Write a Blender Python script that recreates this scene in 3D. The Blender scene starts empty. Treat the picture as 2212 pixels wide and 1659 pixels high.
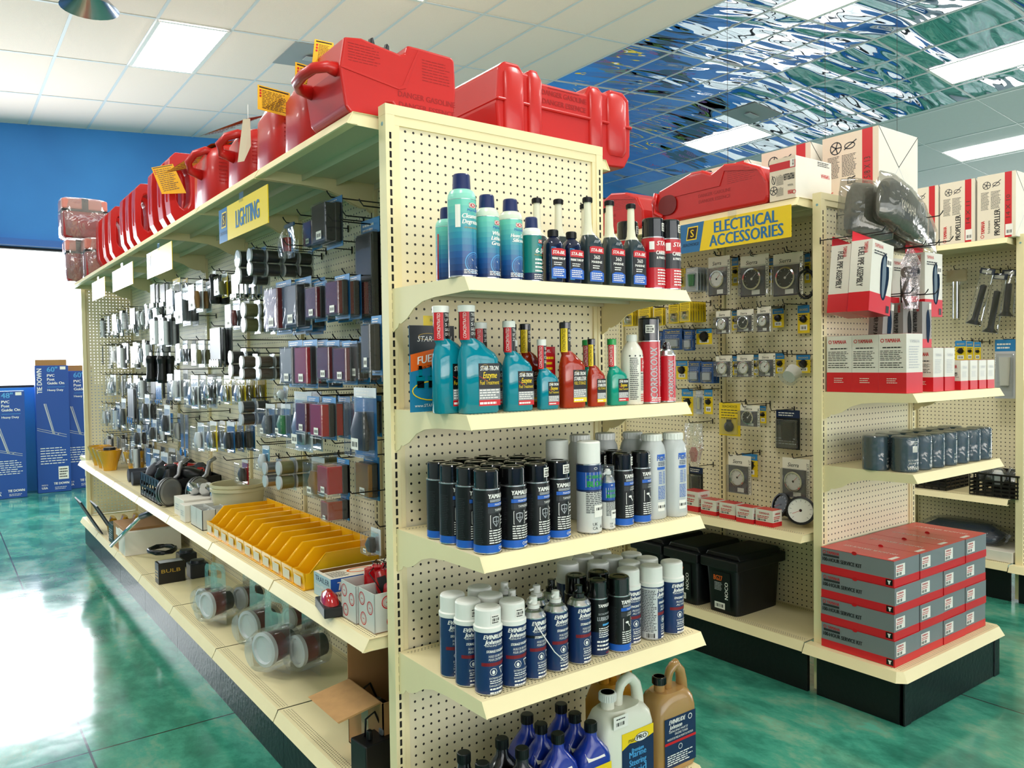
import bpy, math, random
from mathutils import Vector, Matrix
random.seed(7)
S = 0.0254            # every length below is in inches; S turns it into metres
sc = bpy.context.scene
C = sc.collection
# ------------------------------------------------------------------ camera
CP = Vector((-38.957, -74.844, 56.559)); YAW, PITCH, ROLL, FPX = 0.63380, -0.0277, -0.0138, 1697.88
def _axes():
    f = Vector((math.sin(YAW)*math.cos(PITCH), math.cos(YAW)*math.cos(PITCH), math.sin(PITCH)))
    r = Vector((math.cos(YAW), -math.sin(YAW), 0)); u = r.cross(f)
    return r*math.cos(ROLL)+u*math.sin(ROLL), -r*math.sin(ROLL)+u*math.cos(ROLL), f
CR, CU, CF = _axes()
cd = bpy.data.cameras.new('camera'); cam = bpy.data.objects.new('camera', cd); C.objects.link(cam)
cd.sensor_width = 36; cd.lens = FPX/2212*36; cd.clip_start = .05; cd.clip_end = 200
cam.matrix_world = Matrix(((CR.x, CU.x, -CF.x, CP.x*S), (CR.y, CU.y, -CF.y, CP.y*S), (CR.z, CU.z, -CF.z, CP.z*S), (0, 0, 0, 1)))
sc.camera = cam
# ------------------------------------------------------------------ world, light, exposure
w = bpy.data.worlds.new('sky'); sc.world = w; w.use_nodes = True
bg = w.node_tree.nodes['Background']; bg.inputs[0].default_value = (0.90, 0.96, 1, 1); bg.inputs[1].default_value = 3.4
def area(name, loc, size, power, rot, col=(1, 1, 1)):
    l = bpy.data.lights.new(name, 'AREA'); l.shape = 'RECTANGLE'; l.size = size[0]*S; l.size_y = size[1]*S
    l.energy = power; l.color = col; o = bpy.data.objects.new(name, l); C.objects.link(o)
    o.location = Vector(loc)*S; o.rotation_euler = rot; return o
PI = math.pi
area('daylight_back_window', (-30, 344, 81), (136, 64), 230, (-PI/2, 0, 0), (.93, .97, 1))      # daylight entering by the window bands
area('daylight_front_window', (100, -292, 100), (600, 90), 60, (PI/2, 0, 0), (1, .985, .94))
a_ = area('ceiling_fill_front', (60, -290, 60), (640, 70), 230, (PI/2+.55, 0, 0), (1, .93, .84)); a_.data.spread = 1.7       # added fill lamp, tilted up to brighten the ceiling
a_ = area('ceiling_fill_right', (792, 40, 60), (520, 70), 360, (PI/2+.5, 0, PI/2), (1, .95, .9)); a_.data.spread = 1.7  # also an added lamp, throwing fill light up at the right-hand ceiling
vs = sc.view_settings; vs.view_transform = 'Standard'; vs.look = 'None'; vs.gamma = 1; vs.exposure = -0.12; vs.use_curve_mapping = False
cy = sc.cycles
cy.max_bounces = 8; cy.diffuse_bounces = 3; cy.glossy_bounces = 3; cy.transmission_bounces = 4; cy.transparent_max_bounces = 14
cy.use_denoising = True; cy.sample_clamp_indirect = 6; cy.caustics_reflective = False; cy.caustics_refractive = False
# ------------------------------------------------------------------ picture point -> point of the place, on a known plane
ZR = dict(a=(200, 420, 3.456), b=(200, 800, 3.456), c=(300, 1180, 3.463), d=(840, 360, 2.962), e=(840, 900, 3.16), f=(840, 1160, 3.16),
          g=(1280, 400, 3.317), h=(1400, 840, 2.962), i=(1700, 300, 3.607), j=(1700, 700, 3.607), k=(1700, 1100, 2.969), l=(0, 0, 2.592),
          t=(540, 60, 4.809), u=(330, 230, 5.978), v=(960, 90, 5.144), w=(120, 380, 6.913), x=(1280, 320, 4.254), y=(0, 760, 4.608), p=(0, 0, 1))
def at(rg, px, py, **k):
    o = ZR[rg]; px = o[0]+px/o[2]; py = o[1]+py/o[2]
    d = CF+CR*((px-1106)/FPX)-CU*((py-829.5)/FPX)
    ax = list(k)[0]; i = 'xyz'.index(ax); return CP+d*((k[ax]-CP[i])/d[i])
def depth(P): return (Vector(P)-CP).dot(CF)
# ------------------------------------------------------------------ materials
def lin(h):
    if not isinstance(h, str): return tuple(h)
    v = [int(h[i:i+2], 16)/255 for i in (0, 2, 4)]
    return tuple(c/12.92 if c <= .04045 else ((c+.055)/1.055)**2.4 for c in v)
_M = {}
def mat(name, col='FFFFFF', rough=.5, metal=0, emis=0, trans=0, alpha=1, spec=.5, coat=0, noise=0, nscale=20, bump=0, bscale=60, ior=1.45):
    if name in _M: return _M[name]
    m = bpy.data.materials.new(name); m.use_nodes = True; nt = m.node_tree; b = nt.nodes['Principled BSDF']; I = b.inputs
    c = lin(col); I['Base Color'].default_value = (*c, 1); I['Roughness'].default_value = rough; I['Metallic'].default_value = metal
    I['Specular IOR Level'].default_value = spec; I['Transmission Weight'].default_value = trans; I['IOR'].default_value = ior
    I['Alpha'].default_value = alpha; I['Coat Weight'].default_value = coat
    if emis: I['Emission Color'].default_value = (*c, 1); I['Emission Strength'].default_value = emis
    if noise or bump:
        tc = nt.nodes.new('ShaderNodeTexCoord')
    if noise:
        n = nt.nodes.new('ShaderNodeTexNoise'); n.inputs['Scale'].default_value = nscale; n.inputs['Detail'].default_value = 5
        nt.links.new(tc.outputs['Object'], n.inputs['Vector'])
        mx = nt.nodes.new('ShaderNodeMix'); mx.data_type = 'RGBA'; mx.inputs[6].default_value = (*[v*(1-noise) for v in c], 1); mx.inputs[7].default_value = (*[min(1, v*(1+noise)) for v in c], 1)
        nt.links.new(n.outputs['Fac'], mx.inputs[0]); nt.links.new(mx.outputs[2], I['Base Color'])
    if bump:
        n2 = nt.nodes.new('ShaderNodeTexNoise'); n2.inputs['Scale'].default_value = bscale; nt.links.new(tc.outputs['Object'], n2.inputs['Vector'])
        bp = nt.nodes.new('ShaderNodeBump'); bp.inputs['Strength'].default_value = bump; bp.inputs['Distance'].default_value = .02
        nt.links.new(n2.outputs['Fac'], bp.inputs['Height']); nt.links.new(bp.outputs[0], I['Normal'])
    _M[name] = m; return m
def nod(nt, op, a, b=None, c=None):
    n = nt.nodes.new('ShaderNodeMath'); n.operation = op
    for i, v in enumerate((a, b, c)):
        if v is None: continue
        if isinstance(v, (int, float)): n.inputs[i].default_value = v
        else: nt.links.new(v, n.inputs[i])
    return n.outputs[0]
def film(name, col='FFFFFF', clear=.7, rough=.12, bump=.3, bscale=40, fk=.55):
    """clear plastic: mostly lets light straight through, with a glossy crinkled sheen"""
    if name in _M: return _M[name]
    m = bpy.data.materials.new(name); m.use_nodes = True; nt = m.node_tree; nt.nodes.clear()
    N = nt.nodes.new; out = N('ShaderNodeOutputMaterial'); t = N('ShaderNodeBsdfTransparent'); g = N('ShaderNodeBsdfGlossy'); df = N('ShaderNodeBsdfDiffuse')
    c = lin(col); t.inputs[0].default_value = (*[min(1, .7+.3*v) for v in c], 1); g.inputs['Roughness'].default_value = rough; g.inputs[0].default_value = (1, 1, 1, 1); df.inputs[0].default_value = (*c, 1)
    fr = N('ShaderNodeFresnel'); fr.inputs[0].default_value = 1.5
    m1 = N('ShaderNodeMixShader'); m1.inputs[0].default_value = (1-clear)*.35; nt.links.new(t.outputs[0], m1.inputs[1]); nt.links.new(df.outputs[0], m1.inputs[2])
    mx = N('ShaderNodeMixShader'); nt.links.new(nod(nt, 'ADD', nod(nt, 'MULTIPLY', fr.outputs[0], fk), (1-clear)*.25), mx.inputs[0])
    if bump:
        tc = N('ShaderNodeTexCoord'); n = N('ShaderNodeTexNoise'); n.inputs['Scale'].default_value = bscale
        n.inputs['Distortion'].default_value = 1.5; nt.links.new(tc.outputs['Object'], n.inputs['Vector'])
        b = N('ShaderNodeBump'); b.inputs['Strength'].default_value = min(1, bump*.8); b.inputs['Distance'].default_value = .012
        nt.links.new(n.outputs['Fac'], b.inputs['Height']); nt.links.new(b.outputs[0], g.inputs['Normal']); nt.links.new(b.outputs[0], fr.inputs['Normal'])
    nt.links.new(m1.outputs[0], mx.inputs[1]); nt.links.new(g.outputs[0], mx.inputs[2]); nt.links.new(mx.outputs[0], out.inputs[0])
    _M[name] = m; return m
CREAM = 'F0E3B4'
steel = mat('cream_painted_steel', CREAM, .42, noise=.05, nscale=9)
def pegmat(name, axes, see=False, col='EFE5C2'):
    m = bpy.data.materials.new(name); m.use_nodes = True; nt = m.node_tree; b = nt.nodes['Principled BSDF']
    tc = nt.nodes.new('ShaderNodeTexCoord'); sp = nt.nodes.new('ShaderNodeSeparateXYZ'); nt.links.new(tc.outputs['Object'], sp.inputs[0])
    d = []
    for a in axes:
        v = nod(nt, 'MULTIPLY', sp.outputs['XYZ'.index(a)], 1/S); v = nod(nt, 'SUBTRACT', v, nod(nt, 'ROUND', v)); d.append(nod(nt, 'MULTIPLY', v, v))
    h = nod(nt, 'LESS_THAN', nod(nt, 'ADD', d[0], d[1]), .0196)
    c = lin(col)
    mx = nt.nodes.new('ShaderNodeMix'); mx.data_type = 'RGBA'; mx.inputs[6].default_value = (*c, 1); mx.inputs[7].default_value = (.012, .010, .008, 1)
    nt.links.new(h, mx.inputs[0]); nt.links.new(mx.outputs[2], b.inputs['Base Color']); b.inputs['Roughness'].default_value = .5
    if see: nt.links.new(nod(nt, 'SUBTRACT', 1, h), b.inputs['Alpha'])
    return m
peg_x = pegmat('cream_pegboard', 'XZ'); peg_y = pegmat('cream_pegboard_side', 'YZ'); peg_see = pegmat('cream_pegboard_lit_from_behind', 'XZ', True)
black = mat('black_plastic', '0C0D0F', .38); dark = mat('dark_gap', '060606', .8); white = mat('white_plastic', 'F2F0EA', .4)
# ------------------------------------------------------------------ mesh building
class MB:
    def __init__(s): s.v = []; s.f = []; s.m = []; s.sm = []; s.mats = []
    def mi(s, m):
        if m not in s.mats: s.mats.append(m)
        return s.mats.index(m)
    def add(s, vs, fs, m, smooth=False, T=None):
        b = len(s.v); s.v += [(T @ Vector(p)) if T else Vector(p) for p in vs]; k = s.mi(m)
        for f in fs: s.f.append([b+i for i in f]); s.m.append(k); s.sm.append(smooth)
        return s
    def box(s, x0, x1, y0, y1, z0, z1, m, T=None):
        return s.add([(x0, y0, z0), (x1, y0, z0), (x1, y1, z0), (x0, y1, z0), (x0, y0, z1), (x1, y0, z1), (x1, y1, z1), (x0, y1, z1)],
                     [(0, 3, 2, 1), (4, 5, 6, 7), (0, 1, 5, 4), (1, 2, 6, 5), (2, 3, 7, 6), (3, 0, 4, 7)], m, False, T)
    def lathe(s, pr, m, n=24, T=None, cap=True, sx=1, sy=1, smooth=True):
        """pr: (r, z) or (r, z, material of the band above) from bottom to top"""
        vs = []
        for p in pr:
            for i in range(n): a = 2*PI*i/n; vs.append((p[0]*sx*math.cos(a), p[0]*sy*math.sin(a), p[1]))
        mm = m
        for j in range(len(pr)-1):
            if len(pr[j]) > 2: mm = pr[j][2]
            fs = [(j*n+i, j*n+(i+1) % n, (j+1)*n+(i+1) % n, (j+1)*n+i) for i in range(n)]
            b = vs[j*n:(j+2)*n]; s.add(b, [[q-j*n for q in f] for f in fs], mm, smooth, T)
        if cap:
            s.add(vs[:n], [list(range(n))[::-1]], pr[0][2] if len(pr[0]) > 2 else m, False, T); s.add(vs[-n:], [list(range(n))], mm, False, T)
        return s
    def loft(s, secs, m, n=28, T=None, cap=True, smooth=True):
        """secs: (cx, cy, z, half width, half depth, exponent) superellipse rings"""
        rings = []
        for q in secs:
            cx, cy, z, a, b, e = q[:6]; r = []
            for i in range(n):
                t = 2*PI*(i+.5)/n; c, sn = math.cos(t), math.sin(t)
                r.append((cx+a*math.copysign(abs(c)**(2/e), c), cy+b*math.copysign(abs(sn)**(2/e), sn), z))
            rings.append(r)
        vs = [p for r in rings for p in r]; fs = [(j*n+i, j*n+(i+1) % n, (j+1)*n+(i+1) % n, (j+1)*n+i) for j in range(len(rings)-1) for i in range(n)]
        s.add(vs, fs, m, smooth, T)
        if cap: s.add(rings[0], [list(range(n))[::-1]], m, False, T); s.add(rings[-1], [list(range(n))], m, False, T)
        return s
    def prism(s, poly, d0, d1, ax, m, T=None, smooth=False):
        """poly in the two other axes (x,z for y; y,z for x; x,y for z), swept from d0 to d1 along ax"""
        def P(p, d): return {'y': (p[0], d, p[1]), 'x': (d, p[0], p[1]), 'z': (p[0], p[1], d)}[ax]
        n = len(poly); vs = [P(p, d0) for p in poly]+[P(p, d1) for p in poly]
        fs = [list(range(n))[::-1], list(range(n, 2*n))]+[(i, (i+1) % n, n+(i+1) % n, n+i) for i in range(n)]
        return s.add(vs, fs, m, smooth, T)
    def tube(s, pts, r, m, n=6, T=None, closed=False):
        P = [Vector(p) for p in pts]; vs = []; k = len(P); up = Vector((0.1, .2, 1))
        for j, p in enumerate(P):
            if closed: d = P[(j+1) % k]-P[j-1]
            else: d = P[min(j+1, k-1)]-P[max(j-1, 0)]
            d.normalize(); a = d.cross(up); a = a.normalized() if a.length > 1e-4 else Vector((1, 0, 0)); b = d.cross(a)
            rr = r[j] if isinstance(r, (list, tuple)) else r
            for i in range(n): t = 2*PI*i/n; vs.append(p+a*rr*math.cos(t)+b*rr*math.sin(t))
        fs = [(j*n+i, j*n+(i+1) % n, ((j+1) % k)*n+(i+1) % n, ((j+1) % k)*n+i) for j in range(k if closed else k-1) for i in range(n)]
        if not closed: fs += [list(range(n))[::-1], list(range((k-1)*n, k*n))]
        return s.add(vs, fs, m, True, T)
    def build(s, name, parent=None, org=(0, 0, 0), bev=0, seg=2, **tg):
        me = bpy.data.meshes.new(name); o = Vector(org) if not parent else Vector((0, 0, 0))
        me.from_pydata([((p-o)*S)[:] for p in s.v], [], s.f)
        for m in s.mats: me.materials.append(m)
        me.polygons.foreach_set('material_index', s.m); me.polygons.foreach_set('use_smooth', s.sm); me.update()
        ob = bpy.data.objects.new(name, me); C.objects.link(ob)
        if parent: ob.parent = parent
        else: ob.location = o*S
        if bev:
            b = ob.modifiers.new('bevel', 'BEVEL'); b.width = bev*S; b.segments = seg; b.limit_method = 'ANGLE'; b.angle_limit = .6
        for k, v in tg.items(): ob[k] = v
        return ob
def tag(o, label, cat, group=None):
    o['label'] = label; o['category'] = cat
    if group: o['group'] = group
    return o
def root(name, loc, label, cat, group=None, rz=0, rx=0, ry=0):
    o = bpy.data.objects.new(name, None); C.objects.link(o); o.empty_display_size = .03
    o.location = Vector(loc)*S; o.rotation_euler = (rx, ry, rz); return tag(o, label, cat, group)
KIDS = {}
def dup(o, loc, label=None, group=None, rz=None, rx=None, ry=None, scale=None):
    """a copy of a thing with copies of its parts and sub-parts"""
    if o.name not in KIDS: KIDS[o.name] = [(c, [g for g in C.objects if g.parent == c]) for c in C.objects if c.parent == o]
    r = o.copy(); C.objects.link(r); r.location = Vector(loc)*S
    e = r.rotation_euler
    if rz is not None: e.z = rz
    if rx is not None: e.x = rx
    if ry is not None: e.y = ry
    if scale: r.scale = scale
    for c, gs in KIDS[o.name]:
        k = c.copy(); C.objects.link(k); k.parent = r
        for g in gs: h = g.copy(); C.objects.link(h); h.parent = k
    if label: r['label'] = label
    if group: r['group'] = group
    return r
# ------------------------------------------------------------------ lettering
_T = {}
def glyphs(t, sh=0):
    if (t, sh) in _T: return _T[t, sh]
    cu = bpy.data.curves.new('t', 'FONT'); cu.body = t; cu.resolution_u = 2; cu.shear = sh; o = bpy.data.objects.new('t', cu)
    me = o.to_mesh(); vs = [(v.co.x, v.co.y) for v in me.vertices]; fs = [list(p.vertices) for p in me.polygons]; o.to_mesh_clear()
    bpy.data.objects.remove(o); bpy.data.curves.remove(cu)
    xs = [v[0] for v in vs] or [0, 1]; x0 = min(xs); k = 1/.70
    _T[t, sh] = ([((x-x0)*k, y*k) for x, y in vs], fs, (max(xs)-x0)*k); return _T[t, sh]
class Dec(MB):
    """flat print on a surface: f(u, v, d) gives the point d above the surface at print position (u, v)"""
    def __init__(s, f, st=.25): super().__init__(); s.fn = f; s.st = st
    def rect(s, u0, v0, u1, v1, m, l=1):
        n = max(1, int(abs(u1-u0)/s.st+.99)) if s.st else 1; vs = []
        for i in range(n+1): u = u0+(u1-u0)*i/n; vs += [s.fn(u, v0, l*.012), s.fn(u, v1, l*.012)]
        s.add(vs, [(2*i, 2*i+2, 2*i+3, 2*i+1) for i in range(n)], m); return s
    def poly(s, pts, m, l=2): return s.add([s.fn(u, v, l*.012) for u, v in pts], [list(range(len(pts)))], m)
    def ell(s, u, v, a, b, m, l=2, n=20): return s.poly([(u+a*math.cos(2*PI*i/n), v+b*math.sin(2*PI*i/n)) for i in range(n)], m, l)
    def ring(s, u, v, a, b, t, m, l=3, n=20):
        vs = []
        for i in range(n): c, q = math.cos(2*PI*i/n), math.sin(2*PI*i/n); vs += [s.fn(u+a*c, v+b*q, l*.012), s.fn(u+(a-t)*c, v+(b-t)*q, l*.012)]
        return s.add(vs, [(2*i, (2*i+2) % (2*n), (2*i+3) % (2*n), 2*i+1) for i in range(n)], m)
    def line(s, a, b, t, m, l=3):
        d = Vector((b[0]-a[0], b[1]-a[1])); d.normalize(); n = Vector((-d.y, d.x))*t/2
        return s.poly([(a[0]-n.x, a[1]-n.y), (b[0]-n.x, b[1]-n.y), (b[0]+n.x, b[1]+n.y), (a[0]+n.x, a[1]+n.y)], m, l)
    def text(s, t, u, v, h, m, al='c', sh=0, l=3, sx=1, w=None, rot=0, bold=0):
        vs, fs, W = glyphs(t, sh)
        if w: sx = w/(W*h)
        W = W*h*sx; o = {'c': -W/2, 'l': 0, 'r': -W}[al]; cr, sr = math.cos(rot), math.sin(rot)
        for db in ((0,) if not bold else (-bold/2, bold/2)):
            P = [(x*h*sx+o+db, y*h) for x, y in vs]
            s.add([s.fn(u+x*cr-y*sr, v+x*sr+y*cr, l*.012+(.003 if db > 0 else 0)) for x, y in P], fs, m)
        return s
    def fine(s, u0, u1, v0, v1, n, m, l=3, k=.45, seed=0):
        """tiny print too small to read: rows of short dashes"""
        R = random.Random(seed+n)
        p = (v1-v0)/n
        for i in range(n):
            v = v0+p*(i+.5); u = u0; e = u1-(u1-u0)*R.random()*.25
            while u < e:
                w_ = min(e-u, (u1-u0)*(.08+.14*R.random())); s.poly([(u, v-p*k/2), (u+w_, v-p*k/2), (u+w_, v+p*k/2), (u, v+p*k/2)], m, l); u += w_+(u1-u0)*.03
        return s
    def bars(s, u0, v0, u1, v1, m, l=4):
        n = 15; p = (u1-u0)/n
        for i in range(n):
            if i % 2 == 0 or i % 5 == 3: s.poly([(u0+p*i, v0), (u0+p*(i+.8), v0), (u0+p*(i+.8), v1), (u0+p*i, v1)], m, l)
        return s
def cylmap(R, z=0, th0=0):
    """u runs along the circumference from the -y side, to the right as seen from the front"""
    def f(u, v, d): t = th0+u/R; return Vector(((R+d)*math.sin(t), -(R+d)*math.cos(t), z+v))
    return f
def planemap(O, U, V):
    O, U, V = Vector(O), Vector(U).normalized(), Vector(V).normalized(); N = U.cross(V)
    return lambda u, v, d: O+U*u+V*v+N*d
FRONT = lambda x, y, z: planemap((x, y, z), (1, 0, 0), (0, 0, 1))       # faces -y
LEFT = lambda x, y, z: planemap((x, y, z), (0, -1, 0), (0, 0, 1))       # faces -x
P = {}
for k, h in dict(red='C8141E', blk='08080A', wht='F4F2EC', yel='F5D21A', blu='1F5FBE', navy='14284F', gry='8B8F92', dgry='2E3033', teal='0A7F86', org='E9671C',
                 lblu='4FA3DC', grn='1E9C3E', gold='C9A23A', silv='B9BCC0', mrn='7A1420', crm='EFE9D8', brn='4A2A18', sky='1C7BB8').items():
    P[k] = mat('print_'+k, h, .35)
# ------------------------------------------------------------------ the room
def zc(x): return 169+.08*x if x <= 287 else 192-.08*(x-287)
def floormat():
    m = bpy.data.materials.new('green_stained_concrete'); m.use_nodes = True; nt = m.node_tree; b = nt.nodes['Principled BSDF']
    tc = nt.nodes.new('ShaderNodeTexCoord')
    n = nt.nodes.new('ShaderNodeTexNoise'); n.inputs['Scale'].default_value = 2.6; n.inputs['Detail'].default_value = 9; n.inputs['Roughness'].default_value = .68; n.inputs['Distortion'].default_value = .15
    mp = nt.nodes.new('ShaderNodeMapping'); mp.inputs['Scale'].default_value = (1.5, .9, 1); mp.inputs['Rotation'].default_value = (0, 0, .4)
    nt.links.new(tc.outputs['Object'], mp.inputs[0]); nt.links.new(mp.outputs[0], n.inputs['Vector'])
    cr = nt.nodes.new('ShaderNodeValToRGB'); e = cr.color_ramp.elements
    e[0].position = .34; e[0].color = (*lin('2A6B59'), 1); e[1].position = .66; e[1].color = (*lin('5DAE95'), 1)
    x = e.new(.45); x.color = (*lin('35806B'), 1); x = e.new(.53); x.color = (*lin('43967E'), 1); x = e.new(.6); x.color = (*lin('6A9C82'), 1)
    nt.links.new(n.outputs['Fac'], cr.inputs[0])
    sp = nt.nodes.new('ShaderNodeSeparateXYZ'); nt.links.new(tc.outputs['Object'], sp.inputs[0])
    ln = []
    for ax, off in ((0, 98), (1, 54.5)):
        v = nod(nt, 'DIVIDE', nod(nt, 'SUBTRACT', nod(nt, 'MULTIPLY', sp.outputs[ax], 1/S), off), 120)
        v = nod(nt, 'ABSOLUTE', nod(nt, 'SUBTRACT', v, nod(nt, 'ROUND', v))); ln.append(nod(nt, 'LESS_THAN', v, .0014))
    j = nod(nt, 'MAXIMUM', ln[0], ln[1])
    mx = nt.nodes.new('ShaderNodeMix'); mx.data_type = 'RGBA'; nt.links.new(j, mx.inputs[0]); nt.links.new(cr.outputs[0], mx.inputs[6]); mx.inputs[7].default_value = (.02, .03, .025, 1)
    nt.links.new(mx.outputs[2], b.inputs['Base Color']); b.inputs['Roughness'].default_value = .13; b.inputs['Specular IOR Level'].default_value = .6
    n3 = nt.nodes.new('ShaderNodeTexNoise'); n3.inputs['Scale'].default_value = 5; nt.links.new(tc.outputs['Object'], n3.inputs['Vector'])
    r = nt.nodes.new('ShaderNodeMapRange'); r.inputs[3].default_value = .07; r.inputs[4].default_value = .2; nt.links.new(n3.outputs[0], r.inputs[0]); nt.links.new(r.outputs[0], b.inputs['Roughness'])
    bp = nt.nodes.new('ShaderNodeBump'); bp.inputs['Strength'].default_value = .06; bp.inputs['Distance'].default_value = .02; nt.links.new(n3.outputs[0], bp.inputs['Height']); nt.links.new(bp.outputs[0], b.inputs['Normal'])
    return m
XL, XR, YF, YB = -240, 800, -300, 350
MB().box(XL-8, XR+8, YF-8, YB+8, -4, 0, floormat()).build('floor', kind='structure')
tile = mat('acoustic_tile', 'FAE6DA', .9, noise=.05, nscale=180, bump=.25, bscale=250)
greyc = mat('plain_ceiling_grey', 'D3D6D8', .9, noise=.03)  # greyer than the tiles, for the ceiling right of the mirrors
gridm = mat('ceiling_grid_white', 'D9DCDF', .5)
def mirrormat():
    m = bpy.data.materials.new('rippled_mirror_tile'); m.use_nodes = True; nt = m.node_tree; b = nt.nodes['Principled BSDF']
    b.inputs['Base Color'].default_value = (.80, .86, .92, 1); b.inputs['Metallic'].default_value = 1; b.inputs['Roughness'].default_value = .015
    tc = nt.nodes.new('ShaderNodeTexCoord'); mp = nt.nodes.new('ShaderNodeMapping'); mp.inputs['Scale'].default_value = (.55, 2.2, 1)
    nt.links.new(tc.outputs['Object'], mp.inputs[0])
    n = nt.nodes.new('ShaderNodeTexNoise'); n.inputs['Scale'].default_value = .95; n.inputs['Detail'].default_value = 1.6; n.inputs['Distortion'].default_value = .5
    nt.links.new(mp.outputs[0], n.inputs['Vector'])
    bp = nt.nodes.new('ShaderNodeBump'); bp.inputs['Strength'].default_value = 1; bp.inputs['Distance'].default_value = .12
    nt.links.new(n.outputs['Fac'], bp.inputs['Height']); nt.links.new(bp.outputs[0], b.inputs['Normal']); return m
mirror = mirrormat()
def slab(mb, x0, x1, y0, y1, m, dz=0, t=2):
    for a, b in (((x0, x1),) if (x1 <= 287 or x0 >= 287) else ((x0, 287), (287, x1))):
        mb.add([(a, y0, zc(a)+dz), (b, y0, zc(b)+dz), (b, y1, zc(b)+dz), (a, y1, zc(a)+dz), (a, y0, zc(a)+dz+t), (b, y0, zc(b)+dz+t), (b, y1, zc(b)+dz+t), (a, y1, zc(a)+dz+t)],
               [(0, 3, 2, 1), (4, 5, 6, 7), (0, 1, 5, 4), (1, 2, 6, 5), (2, 3, 7, 6), (3, 0, 4, 7)], m)
def cx(k): return -.8+24.05*k
def cyl_(k): return 105.5+49*k
MX0, MX1 = cx(8)+.6, 380
mb = MB(); slab(mb, XL, MX0, YF, YB+8, tile); slab(mb, MX0, MX1, YF, YB+8, mirror); slab(mb, MX1, XR, YF, YB+8, greyc)
mb.build('ceiling', kind='structure')
mb = MB()
k = -10
while cx(k) < XR:
    if not (cx(k) > MX1+2 and k % 2): slab(mb, cx(k)-.5, cx(k)+.5, YF, YB, gridm, -.18, .15)
    k += 1
for k in range(-9, 6):
    y = cyl_(k)
    if YF < y < YB: slab(mb, XL, MX1+1, y-.5, y+.5, gridm, -.2, .15); slab(mb, MX1+1, XR, y-.25, y+.25, gridm, -.2, .15)
mb.build('trim_1', kind='structure', label='white metal ceiling grid')
# painted back wall with a long window band
def seamat():
    m = bpy.data.materials.new('blue_painted_sea_wall'); m.use_nodes = True; nt = m.node_tree; b = nt.nodes['Principled BSDF']; b.inputs['Roughness'].default_value = .6
    tc = nt.nodes.new('ShaderNodeTexCoord'); n = nt.nodes.new('ShaderNodeTexNoise'); n.inputs['Scale'].default_value = .55; n.inputs['Detail'].default_value = 3
    nt.links.new(tc.outputs['Object'], n.inputs['Vector']); cr = nt.nodes.new('ShaderNodeValToRGB'); e = cr.color_ramp.elements
    e[0].position = .3; e[0].color = (*lin('1A69B4'), 1); e[1].position = .7; e[1].color = (*lin('2F8AD6'), 1)
    nt.links.new(n.outputs[0], cr.inputs[0]); nt.links.new(cr.outputs[0], b.inputs['Base Color']); return m
sea = seamat(); frame_m = mat('window_frame_dark', '20262B', .4, .6); glass = film('window_glass', 'FFFFFF', .93, .02, 0)
WX0, WX1, WZ0, WZ1 = -100, 42, 48, 113; VX0, VX1, VZ0, VZ1 = 500, 790, 16, 112
mb = MB()
for a in ((XL, WX0, 0, 196), (WX1, VX0, 0, 196), (VX1, XR, 0, 196), (VX0, VX1, 0, VZ0), (VX0, VX1, VZ1, 196), (WX0, WX1, 0, WZ0), (WX0, WX1, WZ1, 196)): mb.box(a[0], a[1], YB, YB+8, a[2], a[3], sea)
mb.box(WX0-3, WX1+3, YB-2.5, YB, WZ1, WZ1+3, mat('blue_trim_dark', '1B5FAE', .4)); mb.build('wall_back', kind='structure')
def window(name, ax, c, a0, a1, z0, z1, pitch, rows):
    """frame with mullions in the plane ax = c, and its glass"""
    mb = MB(); n = max(1, round((a1-a0)/pitch)); g = MB()
    def B(b, p0, p1, q0, q1, t, m):
        (b.box(c-t, c+t, p0, p1, q0, q1, m) if ax == 'x' else b.box(p0, p1, c-t, c+t, q0, q1, m))
    for i in range(n+1): p = a0+(a1-a0)*i/n; B(mb, max(a0, p-1), min(a1, p+1), z0, z1, 1.6, frame_m)
    for i in range(rows+1): q = z0+(z1-z0)*i/rows; B(mb, a0, a1, max(z0, q-1), min(z1, q+1), 1.5, frame_m)
    B(g, a0, a1, z0, z1, .12, glass)
    o = mb.build(name, kind='structure'); g.build('pane', o); return o
window('window_1', 'y', YB+5, WX0, WX1, WZ0, WZ1, 60, 1); window('window_3', 'y', YB+5, VX0, VX1, VZ0, VZ1, 48, 2)
# front wall behind the camera: shop windows over a white sill; left and right walls
blu_w = mat('wall_blue_paint', '2A7CC8', .6); pale = mat('wall_pale_paint', 'CBD3D8', .8)
mb = MB(); FX0, FX1, FZ0, FZ1 = -200, 470, 14, 150
for a in ((XL, FX0, 0, 196), (FX1, XR, 0, 196), (FX0, FX1, 0, FZ0), (FX0, FX1, FZ1, 196)): mb.box(a[0], a[1], YF-8, YF, a[2], a[3], blu_w)
mb.build('wall_front', kind='structure'); window('window_2', 'y', YF-5, FX0, FX1, FZ0, FZ1, 56, 3)
MB().box(XL-8, XL, YF, YB, 0, 152, pale).build('wall_left', kind='structure')
mb = MB(); RY0, RY1, RZ0, RZ1 = -250, 320, 16, 120
for a in ((YF, RY0, 0, 160), (RY1, YB, 0, 160), (RY0, RY1, 0, RZ0), (RY0, RY1, RZ1, 160)): mb.box(XR, XR+8, a[0], a[1], a[2], a[3], pale)
mb.build('wall_right', kind='structure'); window('window_4', 'x', XR+5, RY0, RY1, RZ0, RZ1, 52, 2)
# parking ground and sky stay outside the windows
MB().box(-2500, 2500, -2500, 2500, -9, -5, mat('pale_concrete_outside', 'C9CBC4', .9, noise=.08, nscale=.4)).build('ground', kind='structure')
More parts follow.
